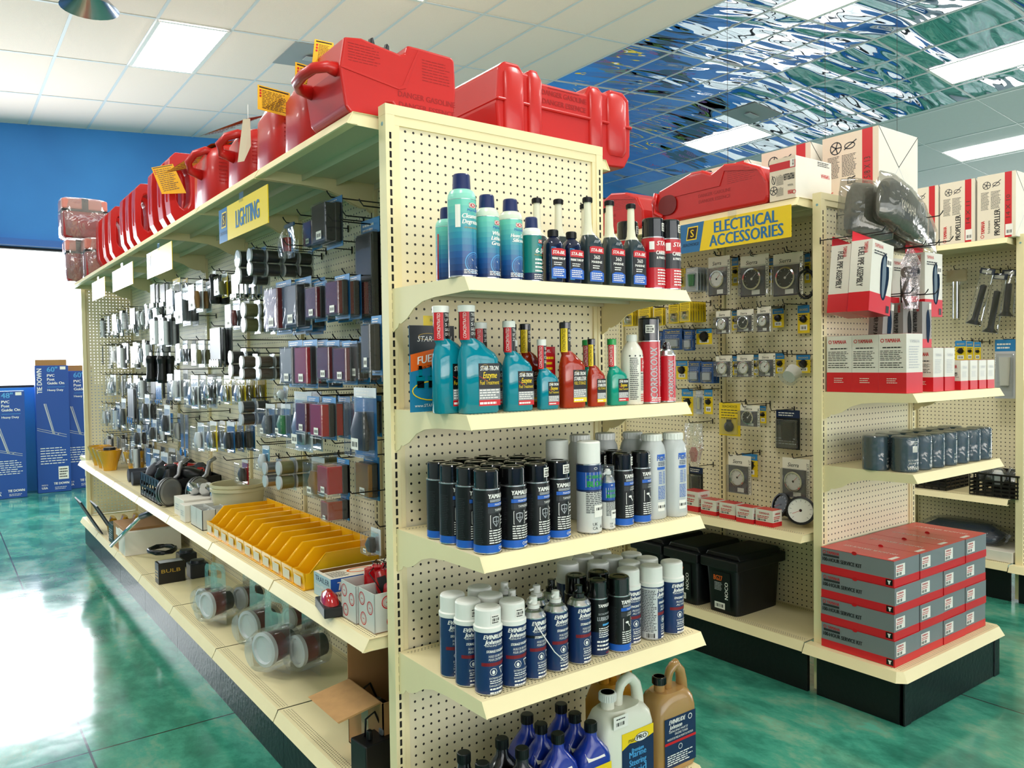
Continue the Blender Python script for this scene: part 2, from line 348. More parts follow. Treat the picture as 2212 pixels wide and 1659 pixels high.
# coral rocks and fish painted on the back wall, seen in the mirror ceiling
R = random.Random(3); D = Dec(lambda u, v, d: Vector((u, YB-d*3, v)), 0)
for i in range(26):
    x = 230+R.random()*250; z = 40+R.random()*95; c = ('3F5F72', '547388', '2E5C74', '6E8A80')[i % 4]; n = 12
    if i < 12: D.poly([(x+(14+R.random()*14)*math.cos(2*PI*j/n), z+(12+R.random()*14)*math.sin(2*PI*j/n)) for j in range(n)], mat('mural_rock_'+c, c, .7), 1)
    cc = mat('mural_coral_%d' % (i % 3), ('B8557A', '7FB06A', '8A6FB0')[i % 3], .7)
    for j in range(7):
        t = PI*(.15+.7*j/6); D.line((x, z+6), (x+12*math.cos(t), z+6+12*math.sin(t)), .7, cc, 2); D.line((x+7*math.cos(t), z+6+7*math.sin(t)), (x+13*math.cos(t+.4), z+6+13*math.sin(t+.4)), .5, cc, 2)
for x, z in ((396, 131), (414, 118), (340, 140), (280, 120)):
    D.ell(x, z, 6, 3.4, P['yel'], 3); D.poly([(x+5, z), (x+10, z+4), (x+10, z-4)], P['yel'], 3); D.ell(x-2, z, 1.2, 3, P['wht'], 4)
tag(D.build('mural_painting'), 'painted rocks, corals and fish on the blue back wall', 'mural')
# ceiling lights, vents
lit = mat('lit_diffuser', (1, .985, .95), .6, emis=28)
lfr = mat('light_frame_white', 'E8E8E4', .5)
def ceiling_light(x0, x1, y0, y1, label):
    m = (x0+x1)/2; o = root('ceiling_light', (m, (y0+y1)/2, zc(m)), label, 'light', 'ceiling light panels')
    s = (zc(x1)-zc(x0))/(x1-x0)
    def q(mb, a, b, c, d, dz, mt): mb.add([(a-m, c-(y0+y1)/2, s*(a-m)+dz), (b-m, c-(y0+y1)/2, s*(b-m)+dz), (b-m, d-(y0+y1)/2, s*(b-m)+dz), (a-m, d-(y0+y1)/2, s*(a-m)+dz)], [(0, 3, 2, 1)], mt)
    mb = MB(); q(mb, x0+1.2, x1-1.2, y0+1.2, y1-1.2, -.42, lit); mb.build('diffuser', o)
    mb = MB()
    for a, b, c, d in ((x0, x1, y0, y0+1.4), (x0, x1, y1-1.4, y1), (x0, x0+1.4, y0, y1), (x1-1.4, x1, y0, y1)): q(mb, a, b, c, d, -.5, lfr)
    mb.build('frame', o)
ceiling_light(cx(1), cx(2), cyl_(2), cyl_(3), 'square white light panel in the tiled ceiling above the left aisle')
ceiling_light(332.5, 357, cyl_(2), cyl_(3), 'light panel at the low end of the mirrored ceiling, beside the grey vent tile')
ceiling_light(214.5, 238.5, cyl_(-1), cyl_(0), 'light panel at the top edge of the picture inside the mirrored ceiling')
ceiling_light(332, 356.5, cyl_(-1), cyl_(0), 'largest light panel at the right edge of the mirrored ceiling')
ceiling_light(452, 476, cyl_(0), cyl_(1), 'light panel in the plain grey ceiling at the far right edge')
for a, b in ((-7, -1), (-3, -1), (3, -3), (-2, -4), (7, -4), (14, -5), (3, 0), (-6, 2)): ceiling_light(cx(a), cx(a+1), cyl_(b), cyl_(b+1), 'light panel in the white tiled ceiling outside the picture')
def vent(x0, x1, y0, y1, label):
    m = (x0+x1)/2; o = root('ceiling_vent', (m, (y0+y1)/2, zc(m)), label, 'vent', 'ceiling vent tiles'); s = (zc(x1)-zc(x0))/(x1-x0); g = mat('vent_grey', '9FA2A3', .6)
    for nm, k, dz, mt in (('frame', 1, -.4, g), ('grille', .34, -1.4, mat('vent_plate', 'B4B6B6', .5))):
        mb = MB(); a, b = (x1-x0)/2*k, (y1-y0)/2*k*(1 if k == 1 else .5)
        mb.add([(-a, -b, -a*s+dz), (a, -b, a*s+dz), (a, b, a*s+dz), (-a, b, -a*s+dz), (-a, -b, -a*s+dz+.3), (a, -b, a*s+dz+.3), (a, b, a*s+dz+.3), (-a, b, -a*s+dz+.3)],
               [(0, 3, 2, 1), (4, 5, 6, 7), (0, 1, 5, 4), (1, 2, 6, 5), (2, 3, 7, 6), (3, 0, 4, 7)], mt); mb.build(nm, o)
vent(309, 333, 182, cyl_(2), 'square grey vent tile with a small central plate in the mirrored ceiling')
vent(70.5, 95, cyl_(2)+1, cyl_(2)+25, 'dark grey vent tile in the white ceiling behind the yellow-tagged gas cans')
vent(384, 406, 262, 286, 'dark grey vent tile in the plain ceiling above the propeller boxes')
# ------------------------------------------------------------------ gondola shelving: end caps, runs, shelves, hooks
slotm = mat('slot_shadow', '14110C', .8); kickm = mat('kick_plate_black', '07090D', .35, noise=.2, nscale=30, bump=.1, bscale=50); dotm = mat('perforation_shadow', '2E2718', .8)
under = mat('cream_painted_underside', 'D9D2B4', .5)
def shelf_mesh(w, d, T, dots=(2, 3), lip=1.3, under_ribs=True, back=True):
    """local: width x 0..w, front towards -y, top at z = 0, sloping front lip, perforated strips front and back"""
    mb = MB(); g = .06
    mb.add([(g, 0, 0), (w-g, 0, 0), (w-g, -d, 0), (g, -d, 0)], [(0, 3, 2, 1)], steel, False, T)
    mb.add([(g, -.02, -.12), (w-g, -.02, -.12), (w-g, -d, -.12), (g, -d, -.12)], [(0, 1, 2, 3)], under, False, T)
    f = [(0, -d), (.0, -d-.0)]
    pr = [(-d, 0), (-d-.75, -lip), (-d-.62, -lip-.06), (-d+.5, -lip), (-d+.5, -lip+.08), (-d-.55, -lip+.06), (-d, -.12)]
    n = len(pr); vs = [(g, y, z) for y, z in pr]+[(w-g, y, z) for y, z in pr]
    mb.add(vs, [(i, (i+1) % n, n+(i+1) % n, n+i) for i in range(n)]+[list(range(n))[::-1], list(range(n, 2*n))], steel, False, T)
    for y0 in (-.4, -d*.36, -d*.66): mb.box(g, w-g, y0-.06, y0, -1.0, -.1, under, T)
    def dot(x, y):
        a, b = .11, .075; mb.add([(x-a, y, .012), (x, y-b, .012), (x+a, y, .012), (x, y+b, .012)], [(0, 1, 2, 3)], dotm, False, T)
    for r in range(dots[1]):
        k = int((w-1.4)/.42)
        for i in range(k+1): dot(.7+i*.42+(.21 if r % 2 else 0), -d+.55+r*.34)
    if back:
        for r in range(dots[0]):
            for i in range(int((w-1.4)/.42)+1): dot(.7+i*.42+(.21 if r % 2 else 0), -.7-r*.34)
    return mb
def bracket_mesh(x, d, T, h=4.6):
    p = [(0, .02), (-d, .02), (-d-.78, -1.34), (-d*.62, -1.5), (-d*.45, -1.75), (-d*.33, -2.3), (-d*.22, -3.3), (-d*.13, -3.75), (-1.4, -3.7), (-1.1, -4.1), (0, -h)]
    return MB().prism(p, x-.06, x+.06, 'x', steel, T)
def upright_mesh(x0, x1, y0, y1, z0, z1, face='-y', slots=True):
    mb = MB().box(x0, x1, y0, y1, z0, z1, steel)
    z = z0+1.2
    while slots and z < z1-1.4:
        if face == '-y': c = (x0+x1)/2; mb.box(c-.14, c+.14, y0-.012, y0+.05, z-.36, z+.36, slotm)
        else: c = (y0+y1)/2; mb.box(x0-.012, x0+.05, c-.14, c+.14, z-.36, z+.36, slotm)
        z += 1
    return mb
def end_cap(gx, y0, label, shelves, deck=True, far=False, mini=False):
    """31 in. wide frame standing across the end of a run, its front facing the picture (-y) unless far"""
    o = root('end_cap_shelving', (gx+15.5, y0, 0), label, 'shelving')
    sgn = 1 if not far else -1; Q = Matrix.Translation((-15.5, 0, 0)) @ (Matrix.Identity(4) if not far else Matrix.Translation((31, 0, 0)) @ Matrix.Rotation(PI, 4, 'Z'))
    def fin(mb, nm, **k):
        mb.v = [Q @ p for p in mb.v]; return mb.build(nm, o, **k)
    for a in (0, 29.9):
        m = upright_mesh(a, a+1.1, 0, 1.6, .5, 82.9)
        fin(m, 'upright', bev=.06)
        if a == 0 and not far:
            dm = MB().lathe([(.22, 0), (.22, .03)], mat('blue_dot_sticker', '7FA9B0', .5), 14, Matrix.Translation((-.001, .75, 82.0)) @ Matrix.Rotation(-PI/2, 4, 'Y')); fin(dm, 'round_sticker')
    fr = MB(); fr.box(0, 31, 0, 1.6, 82.9, 84, steel); fr.box(1.1, 29.9, .1, 1.5, 81.9, 82.9, steel)
    for a, b in ((1.1, 1.7), (29.3, 29.9)): fr.box(a, b, .12, .8, 8.6, 81.9, steel)
    fr.box(1.1, 29.9, .2, 1.4, 5, 8.5, steel); fin(fr, 'frame')
    pb = MB().box(.2, 28.4, 0, .2, 0, 73.4, peg_see if far else peg_x) if 0 else None
    bo = MB(); bo.box(-.1-.35, 28.1+.35, -.1, .1, -72.9, 1.3-.9, peg_see if far else peg_x)
    b = bo.build('pegboard', o); b.location = (Q @ Vector((1.55+(0), .5, 81.5)))*S
    if far: b.location = (Q @ Vector((1.55+28, .5, 81.5)))*S
    for z, d in shelves:
        s = fin(shelf_mesh(30, d, Matrix.Translation((.5, -.02, z))), 'shelf')
        for x in (.5, 30.5): 
            k = bracket_mesh(x, d, Matrix.Translation((0, 0, z))); k.v = [Q @ p for p in k.v]; k.build('bracket', s)
    if deck:
        top = [(-1.9, 2.1), (-1.9, -13.6), (-1.1, -14.3), (32.1, -14.3), (32.9, -13.6), (32.9, 2.1)]; lo = [(-2.7, 2.1), (-2.7, -13.9), (-1.5, -15.1), (32.5, -15.1), (33.7, -13.9), (33.7, 2.1)]
        s = MB().add([(x, y, 8.5) for x, y in ((-1.9, 0), *top[1:5], (32.9, 0))], [list(range(6))], steel)
        for q in ((-1.9, -.05), (31.1, 32.9)): s.add([(q[0], 0, 8.5), (q[1], 0, 8.5), (q[1], 2.1, 8.5), (q[0], 2.1, 8.5)], [(0, 1, 2, 3)], steel)
        s.add([(x, y, 8.5) for x, y in top]+[(x, y, 7.0) for x, y in lo], [(i, i+1, 7+i, 6+i) for i in range(5)], steel)
        s.add([(x, y, 7.0) for x, y in lo]+[(x, y, 7.05) for x, y in ((0, 2.1), (0, -13), (0, -13), (31, -13), (31, -13), (31, 2.1))], [(i, i+1, 7+i, 6+i) for i in range(5)], under)
        for r in range(5):
            for i in range(78): xx, yy = -.9+i*.42+(.21 if r % 2 else 0), -13.7+r*.34; s.add([(xx-.11, yy, 8.512), (xx, yy-.075, 8.512), (xx+.11, yy, 8.512), (xx, yy+.075, 8.512)], [(0, 1, 2, 3)], dotm)
        fin(s, 'base_deck')
        k = MB().box(-1, 0, -13.6, .5, 0, 7.6, kickm).box(31, 32, -13.6, .5, 0, 7.6, kickm).box(-1, 32, -14.3, -13.6, 0, 7.6, kickm)
        for a, b in ((-1, 1), (30, 32)): k.prism([(a, -14.45), (b, -14.45), (b, -13.6), (a, -13.6)], 0, 7.6, 'z', kickm)
        fin(k, 'kick_plate', bev=.12)
    return o
L = 29.8
def run(gx, y0, nsec, label, tops, mids, side=-1, deck=True, tex=peg_y):
    """double-sided run behind an end cap: left face at x = gx+14.7; shelves on that face point towards -x"""
    bx = gx+14.7; o = root('gondola_shelving', (gx+15.5, y0+2, 0), label, 'shelving'); oy = y0+2
    def fin(mb, nm, p=o, **k): mb.v = [q-Vector((gx+15.5, oy, 0)) for q in mb.v]; return mb.build(nm, p, **k)
    for i in range(nsec+1):
        y = y0+2.2+L*i; fin(upright_mesh(bx-.6, bx+2.2, y-.75+(.75 if i == 0 else 0), y+.75, .5, 83.15, '-x'), 'upright')
    for i in range(nsec):
        y = y0+2.2+L*i
        m = MB(); m.box(-.1, .1, -.4, 27.6, -73.6, 1.6, tex); b = m.build('pegboard', o); b.location = Vector((bx+.05-gx-15.5, y+1.3-oy, 81.0))*S
        m = MB(); m.box(1.6, 1.8, y+.75, y+L-.75, 8, 82.6, steel); m.v = [q+Vector((gx+14.7, 0, 0)) for q in m.v]; fin(m, 'liner_panel')
        fin(MB().box(bx-.2, bx+1.8, y+.75, y+L-.75, 82.4, 83.4, steel), 'shelf_rail')
        for z, d, lst in ((83.3, 17.2, tops), (26.8, 16.5, mids), (8.6, 16.3, [1]*nsec)):
            if not lst[i]: continue
            T = Matrix.Translation((bx-.05, y+L-.1, z)) @ Matrix.Rotation(-PI/2, 4, 'Z')
            dk = z == 8.6
            s = fin(shelf_mesh(L-.2, d, T, (2, 4 if dk else 3), 1.5 if dk else 1.3), 'base_deck' if dk else 'shelf')
            if not dk:
                for q in (.25, L-.45):
                    k = bracket_mesh(q, d, T); k.v = [v-Vector((gx+15.5, oy, 0)) for v in k.v]; k.build('bracket', s)
        if gx < 160:
            T = Matrix.Translation((bx+1.9, y+.1, 83.3)) @ Matrix.Rotation(PI/2, 4, 'Z'); s = fin(shelf_mesh(L-.2, 17.2, T, (2, 3)), 'shelf')
            k = bracket_mesh(.25, 17.2, T); k.v = [v-Vector((gx+15.5, oy, 0)) for v in k.v]; k.build('bracket', s)
        fin(MB().box(gx-1, gx-.3, y, y+L-.1, 0, 7.6, kickm), 'kick_plate')
    return o
G0 = end_cap(0, 0, 'cream end-cap shelving in front, stocked with spray cans and bottles on four shelves', [(64.5, 14.1), (51.7, 14.1), (38.9, 15.9), (25.6, 15.9)])
G1 = end_cap(80, 0, 'cream end-cap shelving on the right, stacked with red and grey kit boxes', [(50.9, 14.9), (38.6, 14.9)])
R0 = run(0, 0, 7, 'long cream gondola of the left aisle hung with blister packs', [1]*7, [1]*7)
R1 = run(80, 0, 5, 'cream gondola of the electrical accessories aisle', [1]*5, [1]*5)
GF = end_cap(0, 2+2*2.2+L*7-1, 'far end-cap frame of the left gondola, its holes lit by the window', [(26.8, 14)], deck=False, far=True)
GFy = 2+2*2.2+L*7-1
R2 = run(160, 0, 4, 'cream gondola at the right edge of the picture', [1]*4, [0]*4)
G2 = end_cap(160, 0, 'cream end-cap post cut by the right edge of the picture', [(50.9, 14.9)])
MB_T = Matrix.Translation((160+14.65, 2.2+L-.1, 23.5)) @ Matrix.Rotation(-PI/2, 4, 'Z')
for i in range(2):
    m = shelf_mesh(L-.2, 16.5, Matrix.Translation((0, L*i, 0)) @ MB_T); m.v = [q-Vector((175.5, 2, 0)) for q in m.v]; s = m.build('shelf', R2)
# ------------------------------------------------------------------ cans and bottles of the front end cap
tin = mat('tin_rim', 'C9CBCD', .22, .95); frost = mat('frosted_white_cap', 'E9EAE2', .35); blackcap = mat('gloss_black_cap', '0B0B0C', .12, coat=.5)
navycap = mat('navy_cap', '1B2A5C', .3); sticker = mat('price_sticker', 'F1EEE4', .5); ink = mat('ink_black', '161616', .6)
def price(D, u, v, w=1.0, h=.8, l=4):
    D.rect(u-w/2, v-h/2, u+w/2, v+h/2, sticker, l); D.bars(u-w*.38, v-h*.18, u+w*.38, v+h*.12, ink, l+1); D.fine(u-w*.4, u+w*.3, v+h*.18, v+h*.42, 1, ink, l+1); D.fine(u-w*.4, u+w*.3, v-h*.44, v-h*.2, 1, ink, l+1)
def can(name, label, cat, loc, r, hb, H, bands, top, dec=None, group=None, rz=0, capm=blackcap, shm=None, stick=0):
    o = root(name, loc, label, cat, group, rz); n = 30
    pr = [(r*.93, 0, tin), (r, .06, tin), (r, .16, bands[0][1])]
    for z, m in bands[1:]: pr.append((r, z, m))
    pr += [(r, hb, tin), (r*1.025, hb+.03, tin), (r*1.025, hb+.13, tin)]
    b = MB()
    if top == 'wide':
        pr += [(r*.93, hb+.16)]; b.lathe(pr, tin, n); b.build('can_body', o)
        c = MB().lathe([(r*.93, hb+.14), (r*.925, H-.16), (r*.87, H-.04), (r*.8, H), (r*.55, H), (r*.5, H-.06), (.01, H-.06)], capm, n, cap=False); c.build('cap', o)
    elif top == 'collar':
        pr = pr[:-3]+[(r, hb, frost), (r*1.05, hb+.03, frost), (r*1.05, hb+.42, frost), (r*.97, hb+.52, frost)]; b.lathe(pr, tin, n); b.build('can_body', o)
        MB().lathe([(r*.95, hb+.5), (r*.94, H-.22), (r*.88, H-.07), (r*.72, H), (.01, H+.02)], capm, n, cap=False).build('cap', o)
    elif top == 'dome':
        hs = hb+(H-hb)*.42; m = shm or tin; pr = pr[:-2]
        for t in (0, .15, .35, .6, .85, 1): pr.append((r*(.58+.42*math.cos(t*PI/2)**.8), hb+.05+(hs-hb-.05)*math.sin(t*PI/2), m))
        b.lathe(pr, tin, n); b.build('can_body', o)
        MB().lathe([(r*.64, hs-.02), (r*.6, H-.12), (r*.54, H), (.01, H)], capm, n, cap=False).build('cap', o)
    elif top == 'pump':
        hs = hb+.85
        for t in (.2, .5, .8, 1): pr.append((r*(.45+.5*math.cos(t*PI/2)), hb+.1+.7*math.sin(t*PI/2), tin))
        b.lathe(pr, tin, n); b.build('can_body', o)
        a = MB().lathe([(r*.5, hs-.02), (r*.5, hs+.35), (r*.33, hs+.4), (r*.33, H-.05), (r*.26, H), (.01, H)], capm, 18, cap=False)
        a.tube([(0, 0, H-.35), (-.35, -.1, H-.38), (-.75, -.2, H-.5)], .13, capm, 8); a.build('spray_nozzle', o)
    if dec:
        D = Dec(cylmap(r)); dec(D, r, hb)
        if stick: D2 = cylmap(r*.93 if top == 'wide' else r*.94); f0 = D.fn; D.fn = D2; price(D, stick if stick != 1 else .1, (hb+H)/2+.1, 1.0, .9); D.fn = f0
        D.build('printed_label', o)
    return o
def mix(a, b, t): return tuple(x*(1-t)+y*t for x, y in zip(lin(a), lin(b)))
def grad(stops, n=10, z1=1):
    out = []
    for i in range(n):
        t = i/(n-1); j = 0
        while j < len(stops)-2 and t > stops[j+1][0]: j += 1
        (a, ca), (b, cb) = stops[j], stops[j+1]; k = (t-a)/(b-a)
        nm = 'print_%s_%s_%d' % (ca, cb, round(k*20)); out.append((z1*i/n, mat(nm, mix(ca, cb, k), .28, coat=.3)))
    out[0] = (0, out[0][1]); return out
def crc(D, r, hb, title, fs=.42, sub=True, txt=None):
    D.rect(-.42, hb-.75, .42, hb-.35, P['red'], 2); D.ring(0, hb-.55, .46, .24, .04, P['wht'], 3); D.text('CRC', 0, hb-.67, .26, P['wht'], sh=.2, l=4, bold=.02)
    D.text('Marine', -.1, hb-1.12, .26, P['blu'], sh=.15, l=3)
    D.poly([(.45, hb-1.1), (.85, hb-1.1), (.62, hb-.55)], P['blu'], 2); D.poly([(.9, hb-1.1), (1.05, hb-1.1), (.68, hb-.6)], P['blu'], 2)
    D.line((-.5, hb-1.22), (1.1, hb-1.18), .05, P['blu'], 2)
    z = hb-1.75
    for t in title: D.text(t, 0, z, fs, P['wht'], sh=.25, l=3, bold=.05, w=min(2.1*r/1.3, glyphs(t, .25)[2]*fs)); z -= fs*1.25
    if txt: D.text(txt, 0, z+.1, .14, P['gold'], l=3, w=1.8); z -= .1
    cy = z-1.0 if z > 2.4 else 1.2
    D.fine(-.8, .8, max(cy+1.0, .5), z, 5 if z-cy > 1.4 else 2, P['wht'])
    D.ring(.1, 1.35, 1.0, 1.0, .08, P['lblu'], 2); D.ring(.1, 1.35, .8, .8, .03, P['lblu'], 2); D.line((-.2, 1.7), (.6, .9), .06, P['wht'], 3); D.line((-.4, 1.0), (.5, 1.9), .03, P['lblu'], 2)
    D.fine(-1, 1, .3, .75, 3, P['wht'], 4)
g1 = grad([(0, '0F2A5E'), (.3, '1A5696'), (.6, '2F93A8'), (1, '6CC9B4')], 12)
def bands(g, hb): return [(z*hb if i else 0, m) for i, (z, m) in enumerate(g)]
S1, S2, S3, S4, S5 = 64.53, 51.73, 38.93, 25.63, 8.53
mint = mat('mint_shoulder', '8FD8C4', .3, coat=.3); palem = mat('pale_shoulder', 'D8E4D0', .3, coat=.3)
can('spray_can', 'tallest teal spray can with navy cap, Cleaner lettering, at left of top shelf', 'spray can', (1.5, -12.2, S1), 1.36, 7.2, 9.7, bands(g1, 7.2), 'dome', lambda D, r, h: (crc(D, r, h, ['Cleaner &', 'Degreaser'], .42, txt='FOR MARINE ENGINE PARTS'), D.rect(-1.75, h-2.6, -1.25, h-.5, sticker, 3)), capm=navycap, shm=mint, rz=.25)
o = can('spray_can', 'teal spray can half hidden behind the tallest one, red straw at its side', 'spray can', (2.35, -8.4, S1), 1.3, 5.3, 7.3, bands(g1, 5.3), 'dome', capm=navycap, shm=mint)
MB().tube([(-1.45, -.3, .2), (-1.38, -.3, 4.6)], .06, P['red']).build('straw', o)
can('spray_can', 'teal spray can lettered White Lithium Grease, second on the top shelf', 'spray can', (4.35, -12.2, S1), 1.2, 5.9, 8.1, bands(g1, 5.9), 'dome', lambda D, r, h: crc(D, r, h, ['White', 'Lithium', 'Grease'], .38), capm=navycap, shm=palem, rz=.4)
can('spray_can', 'teal spray can lettered Heavy Duty Silicone, third on the top shelf', 'spray can', (7.15, -12.2, S1), 1.18, 5.9, 8.0, bands(g1, 5.9), 'dome', lambda D, r, h: crc(D, r, h, ['Heavy Duty', 'Silicone'], .36), capm=navycap, shm=palem, rz=.2)
grn2 = mat('print_deep_teal', '0C7C74', .3, coat=.3)
def d656(D, r, h):
    D.rect(-.3, h-.75, .3, h-.4, P['red'], 2); D.text('CRC', 0, h-.68, .22, P['wht'], sh=.2, l=4, bold=.02); D.text('Marine', 0, h-1.05, .22, P['lblu'], sh=.15)
    D.text('6-56', 0, h-1.75, .5, P['wht'], sh=.25, bold=.06); D.text('MULTI PURPOSE', 0, h-2.02, .15, P['gold'], w=1.5); D.fine(-.7, .7, .9, h-2.2, 4, P['wht']); D.fine(-.8, .8, .25, .8, 3, P['wht'])
can('spray_can', 'short green spray can with gold lettering and a white dome', 'spray can', (9.75, -12.2, S1), 1.04, 4.6, 6.5, [(0, P['navy']), (.9, grn2)], 'dome', d656, capm=navycap, shm=mat('white_dome', 'ECEBE2', .3), rz=.35)
# tall-neck and square bottles
def bottle(name, label, cat, loc, secs, bodym, cap, dec=None, group=None, rz=0, neckm=None, nsplit=None, n=26):
    """secs: superellipse rings; cap = (cx, r, z0, z1, material)"""
    o = root(name, loc, label, cat, group, rz); k = nsplit or len(secs)
    MB().loft(secs[:k], bodym, n, cap=True).build('bottle_body', o)
    if nsplit: MB().loft(secs[k-1:], neckm, 20).build('neck', o)
    cx_, r, z0, z1, cm = cap; c = MB().lathe([(r, z0), (r, z1-.06), (r*.92, z1), (.01, z1)], cm, 20, Matrix.Translation((cx_, 0, 0)), cap=False)
    for i in range(20): a = 2*PI*i/20; c.box(-.03, .03, r-.01, r+.04, z0+.05, z1-.1, cm, Matrix.Translation((cx_, 0, 0)) @ Matrix.Rotation(a, 4, 'Z'))
    c.build('cap', o)
    if dec: D = Dec(lambda u, v, d: Vector((u, -secs[1][4]-d, v)), 0); dec(D); D.build('printed_label', o)
    return o
dgrey = mat('dark_slate_liquid', '2C3B40', .18, coat=.5); natural = mat('natural_plastic_neck', 'E6E3C8', .3, coat=.3); darkblu = mat('dark_blue_liquid', '0C1838', .15, coat=.6)
def stabil(D, w, z0, z1, big=True):
    D.rect(-w, z0, w, z1, P['blk'], 2); D.poly([(-w, z1-.75), (w, z1-.75), (w, z1-.12), (w*.5, z1), (-w*.5, z1), (-w, z1-.12)], P['red'], 3)
    D.text('STA-BIL', 0, z1-.58, .34, P['wht'], sh=.25, l=5, w=w*1.7, bold=.03); D.poly([(-w, z0), (w, z0), (w, z0+.9), (w*.5, z0+1.15), (-w*.5, z0+1.15), (-w, z0+.9)], P['blu'], 3)
    D.fine(-w*.8, w*.8, z0+.15, z0+.95, 4, P['wht'], 5)
    if big: D.text('360', 0, z1-1.35, .42, P['wht'], l=4, bold=.01); D.text('MARINE', 0, z1-1.78, .26, P['wht'], l=4, w=w*1.5, bold=.02); D.fine(-w*.6, w*.6, z0+1.3, z1-1.95, 2, P['wht'], 4)
    else: D.text('MARINE TUNE-UP', 0, z1-1.15, .24, P['wht'], l=4, w=w*1.85, bold=.02); D.fine(-w*.7, w*.7, z0+1.25, z1-1.35, 2, P['wht'], 4)
def tall360(label, x, y, group=None):
    s = [(0, 0, 0, 1.08, .8, 4), (0, 0, .15, 1.15, .86, 4), (0, 0, 4.4, 1.15, .86, 4), (-.1, 0, 4.9, 1.02, .8, 3), (-.28, 0, 5.3, .78, .66, 2.4), (-.42, 0, 5.75, .5, .5, 2), (-.45, 0, 6.6, .42, .42, 2), (-.45, 0, 8.9, .38, .38, 2)]
    def d(D):
        stabil(D, .98, .4, 4.1)
        for i in range(4): D.line((-.35+i*.17, 4.45), (-.15+i*.17, 4.75), .06, P['silv'], 2)
    return bottle('additive_bottle', label, 'bottle', (x, y, S1), s, dgrey, (-.45, .5, 8.75, 9.3, black), d, group, 0, natural, 5)
a = tall360('tall-neck slate fuel bottle with black cap, left one of the front three', 17.6, -12.4)
dup(a, (20.75, -12.4, S1), 'tall-neck slate fuel bottle with black cap, middle one of the front three')
dup(a, (24.0, -12.4, S1), 'tall-neck slate fuel bottle with black cap, right one of the front three')
for x, y, t in ((13.3, -9.2, 'tall-neck fuel bottle behind the first small dark blue bottle'), (15.6, -10.0, 'tall-neck fuel bottle behind the second small dark blue bottle'), (19.7, -9.6, 'tall-neck fuel bottle seen between the left and middle front ones'), (23.4, -9.4, 'tall-neck fuel bottle seen between the middle and right front ones')): dup(a, (x, y, S1), t)
s = [(0, 0, 0, .9, .8, 3), (0, 0, .15, .97, .86, 3), (0, 0, 3.9, .97, .86, 3), (0, 0, 4.3, .85, .76, 2.6), (0, 0, 4.6, .5, .5, 2), (0, 0, 4.8, .42, .42, 2)]
a = bottle('additive_bottle', 'small dark blue fuel bottle with black cap, beside the short green can', 'bottle', (12.3, -12.5, S1), s, darkblu, (0, .52, 4.75, 5.45, black), lambda D: (D.rect(-.95, .4, -.3, 3.6, P['sky'], 1), stabil(D, .92, .5, 3.5, False)))
dup(a, (14.75, -12.5, S1), 'small dark blue fuel bottle with black cap, beside the tall-neck bottles')
def carb(D, r, h):
    D.rect(-1.2, .5, 1.2, h-.2, P['red'], 1); D.rect(-r*1.5, h*.42, r*1.5, h*.72, P['dgry'], 2)
    D.text('STA-BIL', .1, h-.85, .5, P['wht'], sh=.25, l=4, bold=.05); D.text('CARB/CHOKE', .15, h-1.85, .42, P['wht'], l=4, w=2.6, bold=.05); D.text('& PARTS CLEANER', .15, h-2.35, .28, P['wht'], l=4, w=2.5, bold=.03)
    D.poly([(-.3, h-2.6), (.8, h-2.6), (.8, h-2.95), (0, h-2.85)], P['blk'], 3); D.fine(-1, 1, .4, h*.4, 6, P['wht'], 4); D.rect(-1.9, h-1.3, -1.35, h-.4, P['wht'], 3)
redb = mat('print_can_red', 'C01222', .28, coat=.3)
a = can('spray_can', 'red and black carburetor cleaner can near the right end of the top shelf', 'spray can', (27.0, -12.4, S1), 1.3, 5.7, 8.0, [(0, redb), (1, redb)], 'wide', carb, stick=.2, rz=.35)
dup(a, (29.45, -12.6, S1), 'red and black carburetor cleaner can, last one on the top shelf')
dup(a, (26.0, -9.4, S1), 'red and black carburetor cleaner can hidden behind the two front ones')
